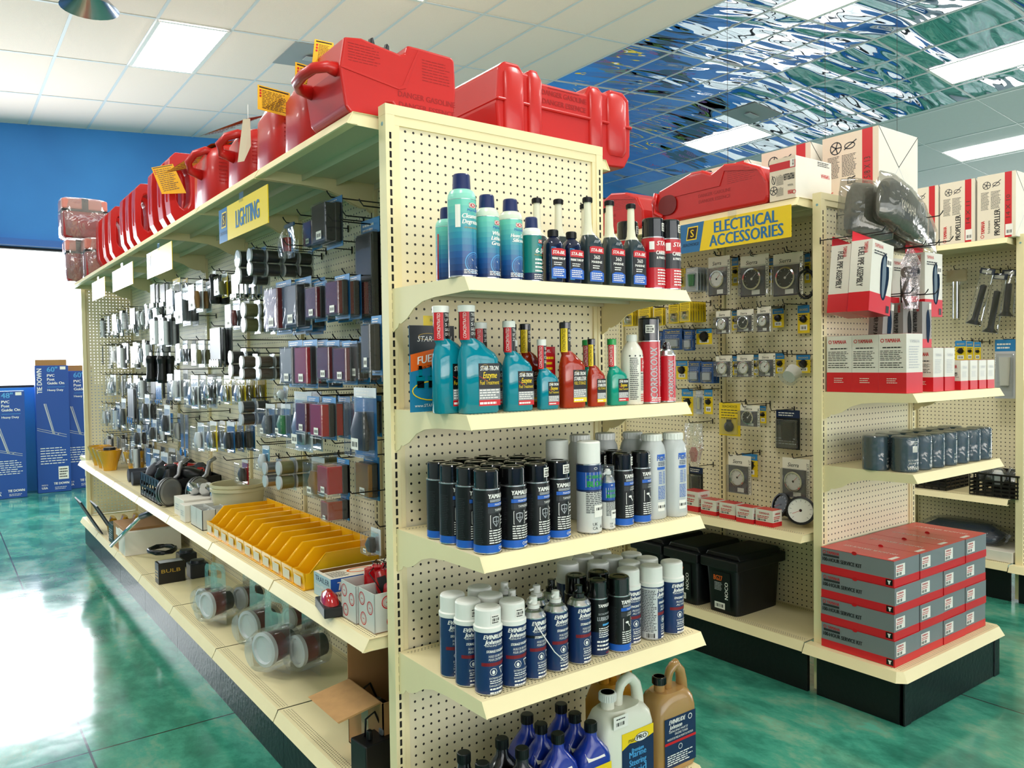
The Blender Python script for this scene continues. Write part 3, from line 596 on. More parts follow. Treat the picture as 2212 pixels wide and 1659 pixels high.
# --- second shelf
tealq = mat('teal_liquid', '0893A8', .08, coat=.8, trans=.2, ior=1.33); redq = mat('red_amber_liquid', 'B8330E', .08, coat=.8, trans=.2, ior=1.33); grnq = mat('green_teal_liquid', '0FA68C', .08, coat=.8, trans=.2, ior=1.33)
def startron(name, label, x, y, w, H, hb, bodym, capm, title, side, group=None, neckcol=('redp', 'blk'), rz=0):
    nr = w*.2; cxn = -w*.3
    s = [(0, 0, 0, w*.47, w*.2, 4), (0, 0, .15, w*.5, w*.23, 4), (0, 0, hb*.74, w*.5, w*.23, 4), (-w*.03, 0, hb*.82, w*.46, w*.21, 3), (-w*.12, 0, hb*.9, w*.34, w*.18, 2.4), (cxn+.16*w, 0, hb*.95, nr*1.45, nr*.9, 2), (cxn+.03, 0, hb*1.02, nr*1.0, nr*.9, 2), (cxn, 0, H-.4, nr*.92, nr*.92, 2)]
    o = root(name, (x, y, S2), label, 'bottle', group, rz)
    MB().loft(s[:7], bodym, 28).build('bottle_body', o); MB().loft(s[6:], P['blk'] if neckcol[1] == 'blk' else natural, 20).build('neck', o)
    MB().lathe([(nr*1.02, H-.65), (nr*1.02, H-.05), (nr*.9, H), (.01, H)], capm, 22, Matrix.Translation((cxn, 0, 0)), cap=False).build('cap', o)
    D = Dec(lambda u, v, d: Vector((u, -w*.23-d, v)), 0); f0 = D.fn
    a0, a1, b0, b1 = -w*.14, w*.46, hb*.1, hb*.68; H_ = b1-b0
    D.rect(a0, b0, a1, b1, P['blk'], 2); D.rect(a0, b0, a1, b0+H_*.14, P['red'] if title != 'Stab' else P['yel'], 3); D.rect(a0, b0+H_*.14, a1, b0+H_*.4, P['gry'], 3)
    m = (a0+a1)/2; W = a1-a0
    D.text('STAR-TRON', m, b1-H_*.17, H_*.11, P['wht'], sh=.2, l=4, w=W*.86, bold=.02); D.ring(m-W*.2, b1-H_*.08, W*.16, H_*.05, .03, P['gold'], 3)
    if title == 'Stab': D.text('STABILIZER', m, b1-H_*.33, H_*.12, P['wht'], l=4, w=W*.9, bold=.02, sh=.2); D.text('FUEL STORAGE', m, b1-H_*.46, H_*.1, P['yel'], l=4, w=W*.85)
    else: D.text('Enzyme', m+.05, b1-H_*.35, H_*.15, P['yel'], sh=.25, l=4, w=W*.65, bold=.02); D.text('Fuel Treatment' if title != 'Diesel' else 'Diesel Treatment', m, b1-H_*.5, H_*.1, P['yel'], sh=.1, l=4, w=W*.9); D.line((a0+.05, b1-H_*.3), (m-.2, b1-H_*.42), .04, P['red'], 4)
    D.fine(a0+.08, a1-.08, b0+H_*.16, b0+H_*.4, 4, P['wht'], 4); D.fine(a0+.08, a1-.4, b0+.03, b0+H_*.12, 1, P['wht'], 4); D.ring(m, (b0+b1)/2, W/2+.03, H_/2+.03, .001, P['silv'], 3)
    # print wrapped round the neck
    R_ = nr*.97; D.fn = lambda u, v, d: Vector((cxn+(R_+d)*math.sin(u/R_), -(R_+d)*math.cos(u/R_), v)); D.st = .12
    zb, zt = hb*1.0, H-.62; c1 = P['red'] if title != 'Stab' else P['yel']; c2 = P['wht'] if title != 'Stab' else P['blk']
    D.rect(-R_*1.5, zb, -R_*.25, zt, c1, 2)
    D.text('CONCENTRATED', -R_*.62, (zb+zt)/2-(zt-zb)*.44, min(.3, nr*.6), c2, al='l', rot=PI/2, l=4, w=(zt-zb)*.9, sh=.1)
    D.st = 0
    for i, t in enumerate(side): D.text(t, R_*.5, zt-.45-i*.45*min(1, (zt-zb)/2.4), min(.3, nr*.6), P['wht'], l=3, w=R_*1.1 if len(t) > 2 else None)
    D.fn = f0; D.build('printed_label', o); return o
a = startron('fuel_additive_bottle', 'largest teal fuel treatment bottle with tall white-capped neck', 3.2, -12.0, 4.1, 10.3, 7.0, tealq, frost, 'Enz', ['TREATS', 'UP TO', '512', 'GALLONS', 'OF GAS'])
dup(a, (1.5, -10.1, S2), 'large teal fuel treatment bottle behind the largest one, only its left edge showing')
a = startron('fuel_additive_bottle', 'middle-sized teal fuel treatment bottle, white cap, red neck print', 7.75, -12.2, 3.2, 8.9, 5.8, tealq, frost, 'Enz', ['TREATS', 'UP TO', '256'])
dup(a, (6.7, -8.8, S2), 'middle-sized teal fuel bottle whose white cap shows behind the front one')
a = startron('fuel_additive_bottle', 'smallest teal fuel treatment bottle marked 128 beside a red booklet', 11.5, -12.3, 2.35, 7.1, 4.1, tealq, frost, 'Enz', ['TREATS', 'UP TO', '128', 'GALLONS'])
dup(a, (9.9, -9.6, S2), 'smallest teal fuel bottle behind, its white cap beside the 128 one')
a = startron('fuel_additive_bottle', 'larger amber red stabilizer bottle with black cap and yellow label', 14.9, -12.2, 3.0, 8.9, 5.8, redq, blackcap, 'Stab', ['FOR ALL', 'ETHANOL', 'GAS'])
dup(a, (12.9, -8.0, S2), 'amber bottle behind, black cap left of the larger amber bottle'); dup(a, (11.3, -7.6, S2), 'amber bottle farthest behind, its black cap nearest the red booklet')
a = startron('fuel_additive_bottle', 'smaller amber red stabilizer bottle with black cap', 18.2, -12.3, 2.1, 7.2, 4.3, redq, blackcap, 'Stab', ['FOR ALL', 'GAS'])
greencap = mat('bright_green_cap', '1F9A48', .3)
a = startron('fuel_additive_bottle', 'green-capped teal diesel treatment bottle marked 256 gallons', 21.2, -12.4, 2.5, 7.2, 4.2, grnq, greencap, 'Diesel', ['TREATS', '256', 'GALLONS'], neckcol=('', 'nat'))
dup(a, (20.6, -9.0, S2), 'diesel treatment bottle half hidden behind the green-capped one')
s = [(0, 0, 0, 1.18, 1.18, 2), (0, 0, .12, 1.25, 1.25, 2), (0, 0, 5.3, 1.25, 1.25, 2), (0, 0, 5.9, 1.15, 1.15, 2), (0, 0, 6.4, .9, .9, 2), (0, 0, 6.8, .6, .6, 2), (0, 0, 7.0, .5, .5, 2)]
o = bottle('motor_treatment_can', 'cream white round-shouldered motor treatment can with red script square', 'bottle', (23.6, -12.3, S2), s, mat('cream_white_can', 'E9E6D8', .3, coat=.3), (0, .56, 6.95, 7.7, frost))
def sf(D):
    D.rect(.1, 3.6, 1.3, 5.1, P['red'], 2); D.text('Sea', .25, 4.45, .45, P['wht'], al='l', sh=.3, l=4); D.text('Foam', .3, 3.95, .4, P['wht'], al='l', sh=.3, l=4); D.text('MOTOR TREATMENT', .7, 3.3, .2, P['blk'], l=3, w=1.2, bold=.02)
    D.fine(.1, 1.3, 1.5, 3.2, 9, P['dgry']); D.fine(.1, 1.3, .3, 1.2, 4, P['red']); D.fine(-1.2, -.2, .5, 5.2, 22, P['dgry'])
    for i in range(5): D.ell(-1.2+.6*i, 5.35, .09, .09, P['dgry'], 3)
D = Dec(cylmap(1.25)); sf(D); D.build('printed_label', o)
def corx(D, r, h, k):
    D.text('CORROSIONX', -r*.02, .6*k, .85*k, P['silv'], al='l', rot=PI/2, l=3, w=h-1.2*k, bold=.05, sh=.15)
    D.rect(r*.5, 1.9*k, r*.95, h-1.6*k, P['silv'], 2); D.fine(r*.52, r*.92, 2*k, h-1.7*k, 9, P['blk'], 3); D.fine(-r*.6, r*.9, .25, .7*k, 2, P['wht'])
can('spray_can', 'tall red rust spray can with black cap and vertical silver lettering', 'spray can', (26.4, -12.2, S2), 1.27, 6.9, 9.6, [(0, redb), (1, redb)], 'wide', lambda D, r, h: corx(D, r, h, 1), stick=-.8)
can('spray_can', 'short red rust spray can with black spray top, right end of shelf', 'spray can', (29.3, -12.2, S2), 1.03, 5.3, 6.9, [(0, redb), (1, redb)], 'pump', lambda D, r, h: corx(D, r, h, .75), capm=blackcap)
# display card, leaflets
o = root('display_card', (1.3, -6.6, S2), 'upright blue display card with yellow banner at the left end of the shelf', 'card', rz=0)
MB().box(-2.6, 2.6, -.06, 0, .02, 8.6, mat('card_blue', '1B7EA8', .4)).build('card', o)
D = Dec(lambda u, v, d: Vector((u, -.06-d, v)), 0)
D.poly([(-2.6, 8.6), (2.6, 8.6), (2.6, 6.3), (-2.6, 5.6)], P['dgry'], 1); D.text('STAR-TRON', .3, 7.0, .55, P['wht'], sh=.25, l=3, w=4); D.ring(-.4, 7.5, 1.2, .35, .06, P['gold'], 2)
D.poly([(-2.5, 4.0), (2.6, 5.1), (2.6, 6.8), (-2.5, 5.7)], P['org'], 2); D.text('FUEL 101', .2, 5.1, .75, P['wht'], sh=.25, l=4, rot=.2, bold=.05, w=3.9); D.text('HOW TO MAINTAIN', .1, 4.5, .28, P['blk'], l=4, rot=.2, w=3.6)
for i in range(3): D.rect(-1.9+i*1.3, 2.3, -.9+i*1.3, 3.6, tealq, 2); D.rect(-1.6+i*1.3, 3.5, -1.2+i*1.3, 4.6, tealq, 2); D.rect(-1.8+i*1.3, 2.4, -1.0+i*1.3, 3.1, P['blk'], 3)
D.ring(0, 2.1, 2.4, 1.0, .12, P['yel'], 3); D.text('www.STARTRON.com', 0, .5, .3, P['wht'], l=3, w=4.2); D.build('printed_face', o)
def leaf(label, x, y, w, h, m, z=0, rz=0, t='Fuel'):
    o = root('leaflet', (x, y, S2), label, 'leaflet', rz=rz); MB().box(-w/2, w/2, -.03, 0, z+.02, z+h, m).build('sheet', o)
    D = Dec(lambda u, v, d: Vector((u, -.03-d, v)), 0); D.text(t, 0, z+h-.6, .3, P['blk'] if m is P['yel'] else P['wht'], l=2); D.fine(-w*.4, w*.4, z+.5, z+h-.9, 9, P['blk'] if m is P['yel'] else P['yel'], 2); D.build('printed_face', o)
leaf('yellow leaflet standing behind the largest teal bottles', 1.6, -6.35, 2.2, 9.6, P['yel']); leaf('yellow leaflet standing behind the middle teal bottle', 6.6, -6.8, 2.4, 8.2, P['yel'])
leaf('yellow leaflet beside the black neck of the larger amber bottle', 16.2, -9.7, 1.3, 8.3, P['yel']); leaf('red fuel problem booklet between the small teal and amber bottles', 12.9, -10.6, 2.1, 6.4, P['red'], t='FUEL')
# --- third shelf
def yam(D, r, h, kind='YAMASHIELD'):
    D.text('YAMALUBE', .1, h-.75, .42, P['wht'], l=3, sh=.08, w=2.3, bold=.06)
    for i in range(3): D.rect(-.9, h-.85-i*.09, 1.2, h-.9-i*.09, P['silv'], 2)
    D.rect(-1.1, h-1.5, 1.9, h-1.15, P['blu'], 2); D.text('MAINTENANCE', .35, h-1.42, .2, P['wht'], l=4, w=1.6, sh=.1)
    D.rect(-1.1, h-2.1, 1.9, h-1.6, P['dgry'], 2)
    if kind == 'YAMASHIELD':
        D.text(kind, .3, h-1.95, .24, P['wht'], l=4, w=1.5)
        x, z = -.3, h-2.9; D.poly([(x-.35, z+.4), (x, z+.5), (x+.35, z+.4), (x+.35, z-.05), (x, z-.5), (x-.35, z-.05)], P['silv'], 2); D.poly([(x-.28, z+.33), (x, z+.42), (x+.28, z+.33), (x+.28, z-.03), (x, z-.4), (x-.28, z-.03)], P['blk'], 3); D.line((x, z-.4), (x, z+.4), .05, P['silv'], 4); D.line((x-.28, z+.02), (x+.28, z+.02), .05, P['silv'], 4)
    else:
        D.text('COMBUSTION', .3, h-1.82, .17, P['wht'], l=4, w=1.3); D.text('CHAMBER CLEANER', .3, h-2.05, .17, P['wht'], l=4, w=1.5)
        x, z = -.3, h-2.9; D.ell(x-.1, z+.2, .22, .12, P['wht'], 3); D.line((x, z+.1), (x+.3, z-.3), .1, P['wht'], 3)
    for a, b in (((-.55, -.6), (.55, -.6)), ((-.55, .6), (.55, .6)), ((-.55, -.6), (-.55, .6)), ((.55, -.6), (.55, .6))): D.line((x+a[0]*1.05, z+a[1]), (x+b[0]*1.05, z+b[1]), .05, P['wht'], 2)
    D.fine(.4, 1.6, h-3.3, h-2.4, 3, P['wht']); D.fine(-1, 1.4, .95, h-3.6, 6, P['wht']); D.fine(-2.6, -1.5, .9, h-1, 24, P['dgry'])
    D.text('YAMAHA', .75, .42, .22, P['wht'], l=3, w=.9, bold=.02); D.ring(.12, .52, .14, .14, .04, P['wht'], 3); D.fine(.2, 1.3, .12, .3, 1, P['wht'])
yb = [(0, P['blu']), (.85, P['blk'])]
yp = [(2.2, -14.6, 'nearest black blue-based can at the left front corner of the third shelf'), (5.3, -14.5, 'second black blue-based can from the left in the front row'), (8.2, -14.4, 'third black blue-based can in the front row, price tag on its cap'), (11.3, -13.9, 'fourth black blue-based can of the front row, price tag at the cap edge')]
yb_ = can('spray_can', yp[0][2], 'spray can', (*yp[0][:2], S3), 1.3, 5.9, 7.75, yb, 'wide', yam, rz=.33)
yst = can('spray_can', yp[2][2], 'spray can', (*yp[2][:2], S3), 1.3, 5.9, 7.75, yb, 'wide', yam, stick=.15, rz=.3)
dup(yb_, (*yp[1][:2], S3), yp[1][2], rz=.1); dup(yst, (*yp[3][:2], S3), yp[3][2], rz=.1)
dup(yst, (2.0, -11.9, S3), 'black blue-based can with a price tag right behind the nearest one'); dup(yb_, (1.8, -9.2, S3), 'black blue-based can at the left end of the third row back')
G_ = 'black lubricant cans at the back of the third shelf'
for i, (x, y) in enumerate(((2.0, -6.4), (4.9, -11.7), (4.8, -9.0), (7.8, -11.6), (7.7, -8.9), (10.6, -11.2), (10.6, -8.5), (5.0, -6.2), (7.9, -6.1))): dup(yb_, (x, y, S3), 'black lubricant can crowded behind the front row, mostly only its cap showing', G_)
ycc = can('spray_can', 'black combustion chamber cleaner can, left one of the tagged pair', 'spray can', (20.3, -14.0, S3), 1.15, 5.9, 7.75, yb, 'wide', lambda D, r, h: yam(D, r, h, 'CCC'), stick=.3, rz=.35)
dup(ycc, (23.0, -14.0, S3), 'black combustion chamber cleaner can, right one of the tagged pair'); dup(ycc, (19.0, -11.3, S3), 'black cleaner can peeking out behind the left of the tagged pair'); dup(ycc, (21.5, -11.3, S3), 'black cleaner can behind, between the tagged pair')
def cblock(D, r, h, k=1):
    W = r*.95
    for i in range(7): D.line((-W+i*W/3, h*.68), (-W+i*W/3, h*.9), .03, P['wht'], 2)
    for i in range(4): D.line((-W, h*(.69+.06*i)), (W, h*(.69+.06*i)), .03, P['wht'], 2)
    D.text('CORROSION', .1*k, h*.81, .34*k, P['grn'], l=4, w=2*W, bold=.04); D.text('BLOCK', .1*k, h*.69, .6*k, P['grn'], l=4, w=1.9*W, bold=.07)
    D.ring(-.2*k, h*.955, .2*k, .12*k, .04, P['wht'], 3); D.fine(-W, W, h*.3, h*.62, 12, P['dgry']); D.rect(-.4*k, h*.24, 1.2*k, h*.42, sticker, 4); D.bars(-.2*k, h*.34, 1*k, h*.38, ink, 5)
    D.text('UK', -.3*k, h*.12, .3*k, P['dgry'], l=3); D.text('CA', -.3*k, h*.06, .3*k, P['dgry'], l=3); D.poly([(.35*k, h*.08), (.65*k, h*.08), (.5*k, h*.13)], P['dgry'], 3)
cbm = [(0, mat('can_white_grey', 'D5D6D0', .35)), (4.3, P['navy']), (4.5, mat('can_blue', '1D4FA0', .3)), (6.3, P['navy'])]
a = can('spray_can', 'tallest white-capped can with green block letters in the shelf middle', 'spray can', (15.3, -14.2, S3), 1.3, 7.0, 9.4, cbm, 'wide', cblock, capm=frost)
dup(a, (13.9, -10.8, S3), 'white-capped can with green letters behind the tallest one, to its left')
o = can('spray_can', 'small white and blue can with a clear cap over its pump', 'spray can', (17.75, -14.4, S3), .78, 4.9, 6.3, [(0, cbm[0][1]), (2.9, P['navy']), (3.1, cbm[2][1])], 'pump', lambda D, r, h: cblock(D, r, h, .6), capm=frost)
clearp = film('clear_pack_plastic', 'EFF4F6', .9, .05, .15, 10, .38)
MB().lathe([(.74, 4.95), (.74, 6.6), (.68, 6.7), (.01, 6.7)], clearp, 20, cap=False).build('clear_overcap', o)
milk = mat('milky_plastic', 'D7DCDA', .35, coat=.2, trans=.25); s = [(0, 0, 0, 1.36, 1.36, 2.6), (0, 0, .15, 1.46, 1.46, 2.6), (0, 0, 1.0, 1.42, 1.42, 2.6), (0, 0, 7.4, 1.42, 1.42, 2.4), (0, 0, 8.1, 1.3, 1.3, 2.2), (0, 0, 8.6, 1.08, 1.08, 2), (0, 0, 8.7, 1.02, 1.02, 2)]
def mm(D):
    D.fn = cylmap(1.45); D.st = .25; D.text('MixMate', .35, 6.5, .5, P['blu'], l=3, w=1.9, bold=.03); D.rect(-.6, 6.95, 1.6, 7.2, P['blu'], 2)
    D.fine(-.5, 1.4, 5.9, 6.4, 3, P['navy']); D.rect(-.6, 5.5, 1.5, 5.8, P['blu'], 2)
    for x in (-.4, .2, .8): D.fine(x, x+.45, 3.9, 5.3, 8, P['blu'])
    D.fine(-.5, 1.4, 2.2, 3.7, 9, P['blu']); D.rect(-.7, .9, .9, 1.9, sticker, 2); D.bars(-.5, 1.25, .6, 1.55, ink, 3)
    for i in range(12): D.line((-1.55, 1.5+i*.4), (-1.2, 1.5+i*.4), .04, P['blu'], 2)
a = bottle('mixing_bottle', 'milky mixing bottle with blue print at the right end of the third shelf', 'bottle', (28.6, -13.7, S3), s, milk, (0, 1.12, 8.65, 9.4, frost), mm)
dup(a, (25.7, -13.2, S3), 'milky mixing bottle second from the right end of the third shelf'); dup(a, (22.9, -8.6, S3), 'milky mixing bottle in the back row behind the tagged black cans', rz=.4)
dup(a, (26.0, -9.9, S3), 'milky mixing bottle in the back row, the one nearest the right end'); dup(a, (19.4, -8.2, S3), 'milky mixing bottle in the back row, leftmost, close to the white-capped cans')
# --- fourth shelf
def evin(D, r, h, t1='STORAGE FOGGING OIL', t2=('HUILE DE BRUMISAGE', "POUR L'ENTREPOSAGE")):
    W = 1.15
    D.rect(-1.3, h-3.12, 2.2, h-2.8, P['mrn'], 2)
    D.text('EVINRUDE', .1, h-.58, .4, P['wht'], sh=.3, l=3, w=2.3, bold=.06); D.text('Johnson', 0, h-1.04, .4, P['wht'], sh=.3, l=3, w=1.95, bold=.06); D.text('GENUINE PARTS', .1, h-1.28, .17, P['wht'], sh=.3, l=3, w=2.0)
    D.ring(1.25, h-.45, .2, .2, .06, P['silv'], 3, 10)
    D.text(t1, .3, h-1.85, .24, P['wht'], sh=.2, l=3, w=2.2, bold=.02); D.text(t2[0], .35, h-2.3, .22, P['wht'], sh=.2, l=3, w=1.9); D.text(t2[1], .35, h-2.62, .22, P['wht'], sh=.2, l=3, w=1.9)
    D.ring(-.15, h-3.65, .36, .36, .05, P['wht'], 3, 8); D.ell(-.15, h-3.68, .15, .2, P['wht'], 3, 8); D.poly([(.45, h-3.3), (1.05, h-3.3), (.75, h-3.98)], P['wht'], 3); D.poly([(.54, h-3.37), (.96, h-3.37), (.75, h-3.85)], P['navy'], 4)
    D.text('EXTREME DANGER', .3, h-4.35, .18, P['wht'], l=3, w=1.7); D.fine(-.5, 1.2, h-4.8, h-4.42, 2, P['wht']); D.text('DANGER EXTREME', .3, h-5.05, .18, P['wht'], l=3, w=1.7); D.fine(-.5, 1.2, .1, h-5.1, 2, P['wht'])
navyb = mat('can_navy', '16305F', .3, coat=.3)
def ev(nm, label, x, y, stick=.2, rz=0, **k): return can('spray_can', label, 'spray can', (x, y, S4), 1.32, 5.9, 8.1, [(0, navyb), (1, navyb)], 'collar', evin, capm=frost, stick=stick, rz=rz-.12, **k)
a = ev('', 'nearest white-capped navy fogging oil can at the left front corner, fourth shelf', 2.4, -14.2)
dup(a, (5.3, -14.1, S4), 'white-capped navy fogging oil can just right of the nearest one'); dup(a, (2.0, -11.4, S4), 'white-capped navy fogging oil can directly behind the nearest one')
dup(a, (2.0, -8.6, S4), 'white-capped navy fogging oil can third back along the left end'); dup(a, (4.8, -11.2, S4), 'white-capped can behind the second front one, its label hidden'); dup(a, (5.4, -8.4, S4), 'white-capped can farthest back among the left white caps')
def silvcan(label, x, y, cm, rz=0): return can('spray_can', label, 'spray can', (x, y, S4), 1.2, 5.9, 7.9, [(0, navyb), (1, navyb)], 'pump', evin, capm=cm, rz=rz+.1)
a = silvcan('silver-domed navy can with white nozzle and a long white straw taped across', 8.0, -14.0, frost)
MB().tube([(-.9, -1.25, 5.6), (1.1, -1.75, 2.5), (2.2, -2.0, 1.4)], .05, P['wht']).build('straw', a); MB().lathe([(1.23, 4.1), (1.23, 4.35)], black, 24, cap=False).build('rubber_band', a)
b = silvcan('silver-domed navy can with white nozzle, second of the domed cans', 10.9, -13.9, frost)
c = silvcan('silver-domed navy can with black nozzle in the shelf middle', 14.0, -13.9, blackcap)
dup(b, (7.6, -11.0, S4), 'silver-domed can with white nozzle in the second row, left', rz=.6); dup(b, (8.6, -8.3, S4), 'silver-domed can with white nozzle farthest back', rz=1.2); dup(b, (10.6, -11.2, S4), 'silver-domed can with white nozzle right behind the second domed can', rz=-.5); dup(c, (13.2, -10.4, S4), 'silver-domed can with black nozzle behind the front black-nozzled one', rz=.4)
def lub(D, r, h):
    D.text('YAMALUBE', .1, h-.8, .34, P['wht'], l=3, w=1.7, bold=.03); D.text('SILICONE PROTECTANT', .1, h-1.6, .2, P['silv'], l=3, w=1.7); D.text('LUBRICANT', .1, h-2.2, .42, P['silv'], l=3, w=1.9, bold=.02)
    D.rect(-.3, h-2.75, .8, h-2.55, P['lblu'], 2); D.fine(-.7, .9, h-4, h-2.9, 5, P['wht']); D.fine(-.9, .9, .6, h-4.2, 3, P['wht']); D.text('YAMAHA', .5, .3, .15, P['red'], l=3)
can('spray_can', 'slim black silicone lubricant can with blue lower label', 'spray can', (16.9, -13.6, S4), 1.1, 6.0, 7.9, [(0, P['navy']), (2.6, P['blk'])], 'wide', lub)
a = can('spray_can', 'black silicone protectant can with blue base band, right of the slim one', 'spray can', (19.6, -14.0, S4), 1.25, 5.9, 7.9, yb, 'wide', lambda D, r, h: yam(D, r, h, 'SIL'), rz=.3)
dup(a, (16.4, -10.7, S4), 'black-capped can behind the slim black one'); dup(a, (19.2, -11.2, S4), 'black-capped can behind the blue-banded black one')
a = can('spray_can', 'white-capped engine tuner can showing its pale back text panel', 'spray can', (25.0, -13.6, S4), 1.32, 5.9, 8.1, [(0, navyb), (1, navyb)], 'collar', lambda D, r, h: (evin(D, r, h, 'ENGINE TUNER', ('PRODUIT DE MISE', 'AU POINT')), D.rect(-3.0, .2, -.98, h-.1, mat('print_pale_panel', 'C9CCCB', .4), 3), D.fine(-2.8, -1.1, .9, h-.3, 26, P['dgry'], 4), D.bars(-2.2, .3, -1.3, .8, ink, 4)), capm=frost, rz=.45)
b = can('spray_can', 'white-capped engine tuner can at the right end of the fourth shelf', 'spray can', (28.2, -13.7, S4), 1.32, 5.9, 8.1, [(0, navyb), (1, navyb)], 'collar', lambda D, r, h: evin(D, r, h, 'ENGINE TUNER', ('PRODUIT DE MISE', 'AU POINT')), capm=frost)
for x, y in ((22.1, -12.9), (24.4, -10.8), (27.2, -10.9), (21.6, -8.6), (24.4, -8.0), (27.3, -8.2), (22.0, -5.6), (25.2, -5.2), (18.6, -6.8)): dup(b, (x, y, S4), 'white-capped engine tuner can in the crowd behind the right end pair', 'white-capped tuner cans at the back of the fourth shelf')
# --- base deck: oil bottles and jugs
blub = mat('blue_oil_bottle', '12309A', .22, coat=.4); blkb = mat('black_oil_bottle', '0A0B0E', .22, coat=.4)
s = [(0, 0, 0, 2.0, 1.15, 4), (0, 0, .2, 2.15, 1.25, 4), (0, 0, 5.6, 2.15, 1.25, 4), (0, 0, 6.4, 1.95, 1.15, 3.2), (0, 0, 7.3, 1.2, .9, 2.4), (0, 0, 7.9, .68, .68, 2), (0, 0, 8.6, .6, .6, 2)]
def oil(D):
    D.rect(-1.8, .8, 1.8, 5.2, P['yel'], 2); D.ell(.5, 4.3, .9, .45, P['wht'], 3); D.text('marPRO', .1, 4.15, .42, P['blk'], l=5, w=2.8); D.rect(-1.8, .8, 1.8, 3.2, P['navy'], 3); D.fine(-1.5, 1.5, 1, 3, 5, P['wht'], 4)
def oilb(label, x, y, m, grp=None, dec=None):
    o = bottle('oil_bottle', label, 'bottle', (x, y, S5), s, m, (0, .66, 8.5, 9.5, black), dec, grp)
    D = Dec(lambda u, v, d: Vector((u, -1.3+(v)*.62-d*.8, 5.95+v*.8)), 0); D.rect(-1.5, .05, .9, .95, sticker, 4); D.bars(-1.1, .35, .3, .7, ink, 6); D.build('price_label', o); return o
a = oilb('blue oil bottle with black cap nearest the white jug', 16.6, -12.6, blub, None, oil)
for x, y, t in ((12.2, -12.4, 'blue oil bottle with black cap in the front row, left of the other'), (16.7, -9.9, 'blue oil bottle in the middle row close to the white jug'), (12.2, -9.6, 'blue oil bottle in the middle row, left one'), (17.0, -7.2, 'blue oil bottle farthest back at the right'), (12.4, -6.9, 'blue oil bottle farthest back at the left')): dup(a, (x, y, S5), t)
a = oilb('black oil bottle in the front row next to the blue ones', 7.4, -12.6, blkb)
for x, y, t in ((7.0, -9.7, 'black oil bottle behind, tallest-looking of the black ones'), (2.3, -9.8, 'black oil bottle behind at the far left'), (2.6, -12.6, 'black oil bottle in front at the far left, cut by the frame')): dup(a, (x, y, S5), t)
def jug(label, x, y, w, d, H, m, capx, capr, capm, neck, lab, hx):
    """neck: height of the shoulder where cap and handle start"""
    o = root('jug', (x, y, S5), label, 'jug')
    sc_ = [(0, 0, 0, w*.47, d*.47, 5), (0, 0, .3, w*.5, d*.5, 5), (0, 0, neck*.78, w*.5, d*.5, 5), (w*.02, 0, neck*.9, w*.47, d*.47, 3.6), (w*.0, 0, neck*.98, w*.42, d*.42, 3), (0, 0, neck*1.02, w*.34, d*.36, 2.6)]
    MB().loft(sc_, m, 36).build('jug_body', o)
    MB().lathe([(capr*.8, neck*.9), (capr*.8, H*.93)], m, 20, Matrix.Translation((capx, 0, 0))).build('neck', o)
    c = MB().lathe([(capr, H*.93-.9), (capr, H*.93-.05), (capr*.9, H*.93), (.01, H*.93)], capm, 24, Matrix.Translation((capx, 0, 0)), cap=False)
    for i in range(24): c.box(-.05, .05, capr-.02, capr+.06, H*.93-.85, H*.93-.15, capm, Matrix.Translation((capx, 0, 0)) @ Matrix.Rotation(2*PI*i/24, 4, 'Z'))
    c.build('cap', o)
    x0, x1 = hx; MB().tube([(x0, 0, neck*.9), (x0+.1, 0, H*.86), (x0+.5, 0, H*.95), (x0+1.1, 0, H*.985), ((x0+x1)/2+.3, 0, H), (x1-.9, 0, H*.975), (x1-.25, 0, H*.92), (x1, 0, H*.82), (x1+.05, 0, neck*.86)], [.62, .55, .55, .58, .6, .6, .62, .68, .8], m, 14).build('handle', o)
    D = Dec(lambda u, v, dd: Vector((u, -d*.5-dd, v)), 0); lab(D); D.build('printed_label', o); return o
def mp(D):
    D.rect(-1.6, .6, 3.3, 7.2, P['navy'], 2); D.poly([(-1.6, 7.2), (3.3, 7.2), (3.3, 6.1), (1.6, 5.7), (-.4, 5.9), (-1.6, 5.4)], P['yel'], 3); D.ell(1.4, 6.2, 1.1, .5, P['wht'], 4); D.ring(1.4, 6.2, 1.1, .5, .06, P['blk'], 5)
    D.text('mar', -.1, 6.0, .5, P['blk'], l=5, sh=.3); D.text('PRO', 1.4, 6.0, .5, P['blk'], l=6, w=1.5, bold=.05)
    z = 4.8
    for t, h in (('Premium', .45), ('Marine', .7), ('Steering', .7), ('Fluid', .7)): D.text(t, .8, z, h, P['lblu'], l=4, w=2.6 if h > .5 else 1.8, bold=.05); z -= h*1.3
    D.fine(-1.2, 2.9, .8, z+.3, 3, P['wht'], 4); D.rect(-2.8, 8.0, -.6, 9.4, sticker, 2); D.bars(-2.4, 8.3, -1.2, 8.7, ink, 3); D.fine(-2.4, -1, 8.9, 9.2, 1, ink, 3)
jug('large white steering fluid jug with yellow and navy label', 22.0, -11.2, 7.8, 4.4, 12.1, mat('jug_cream_white', 'E6E6D4', .35, coat=.2), -1.6, .95, frost, 9.3, mp, (-.1, 3.0))
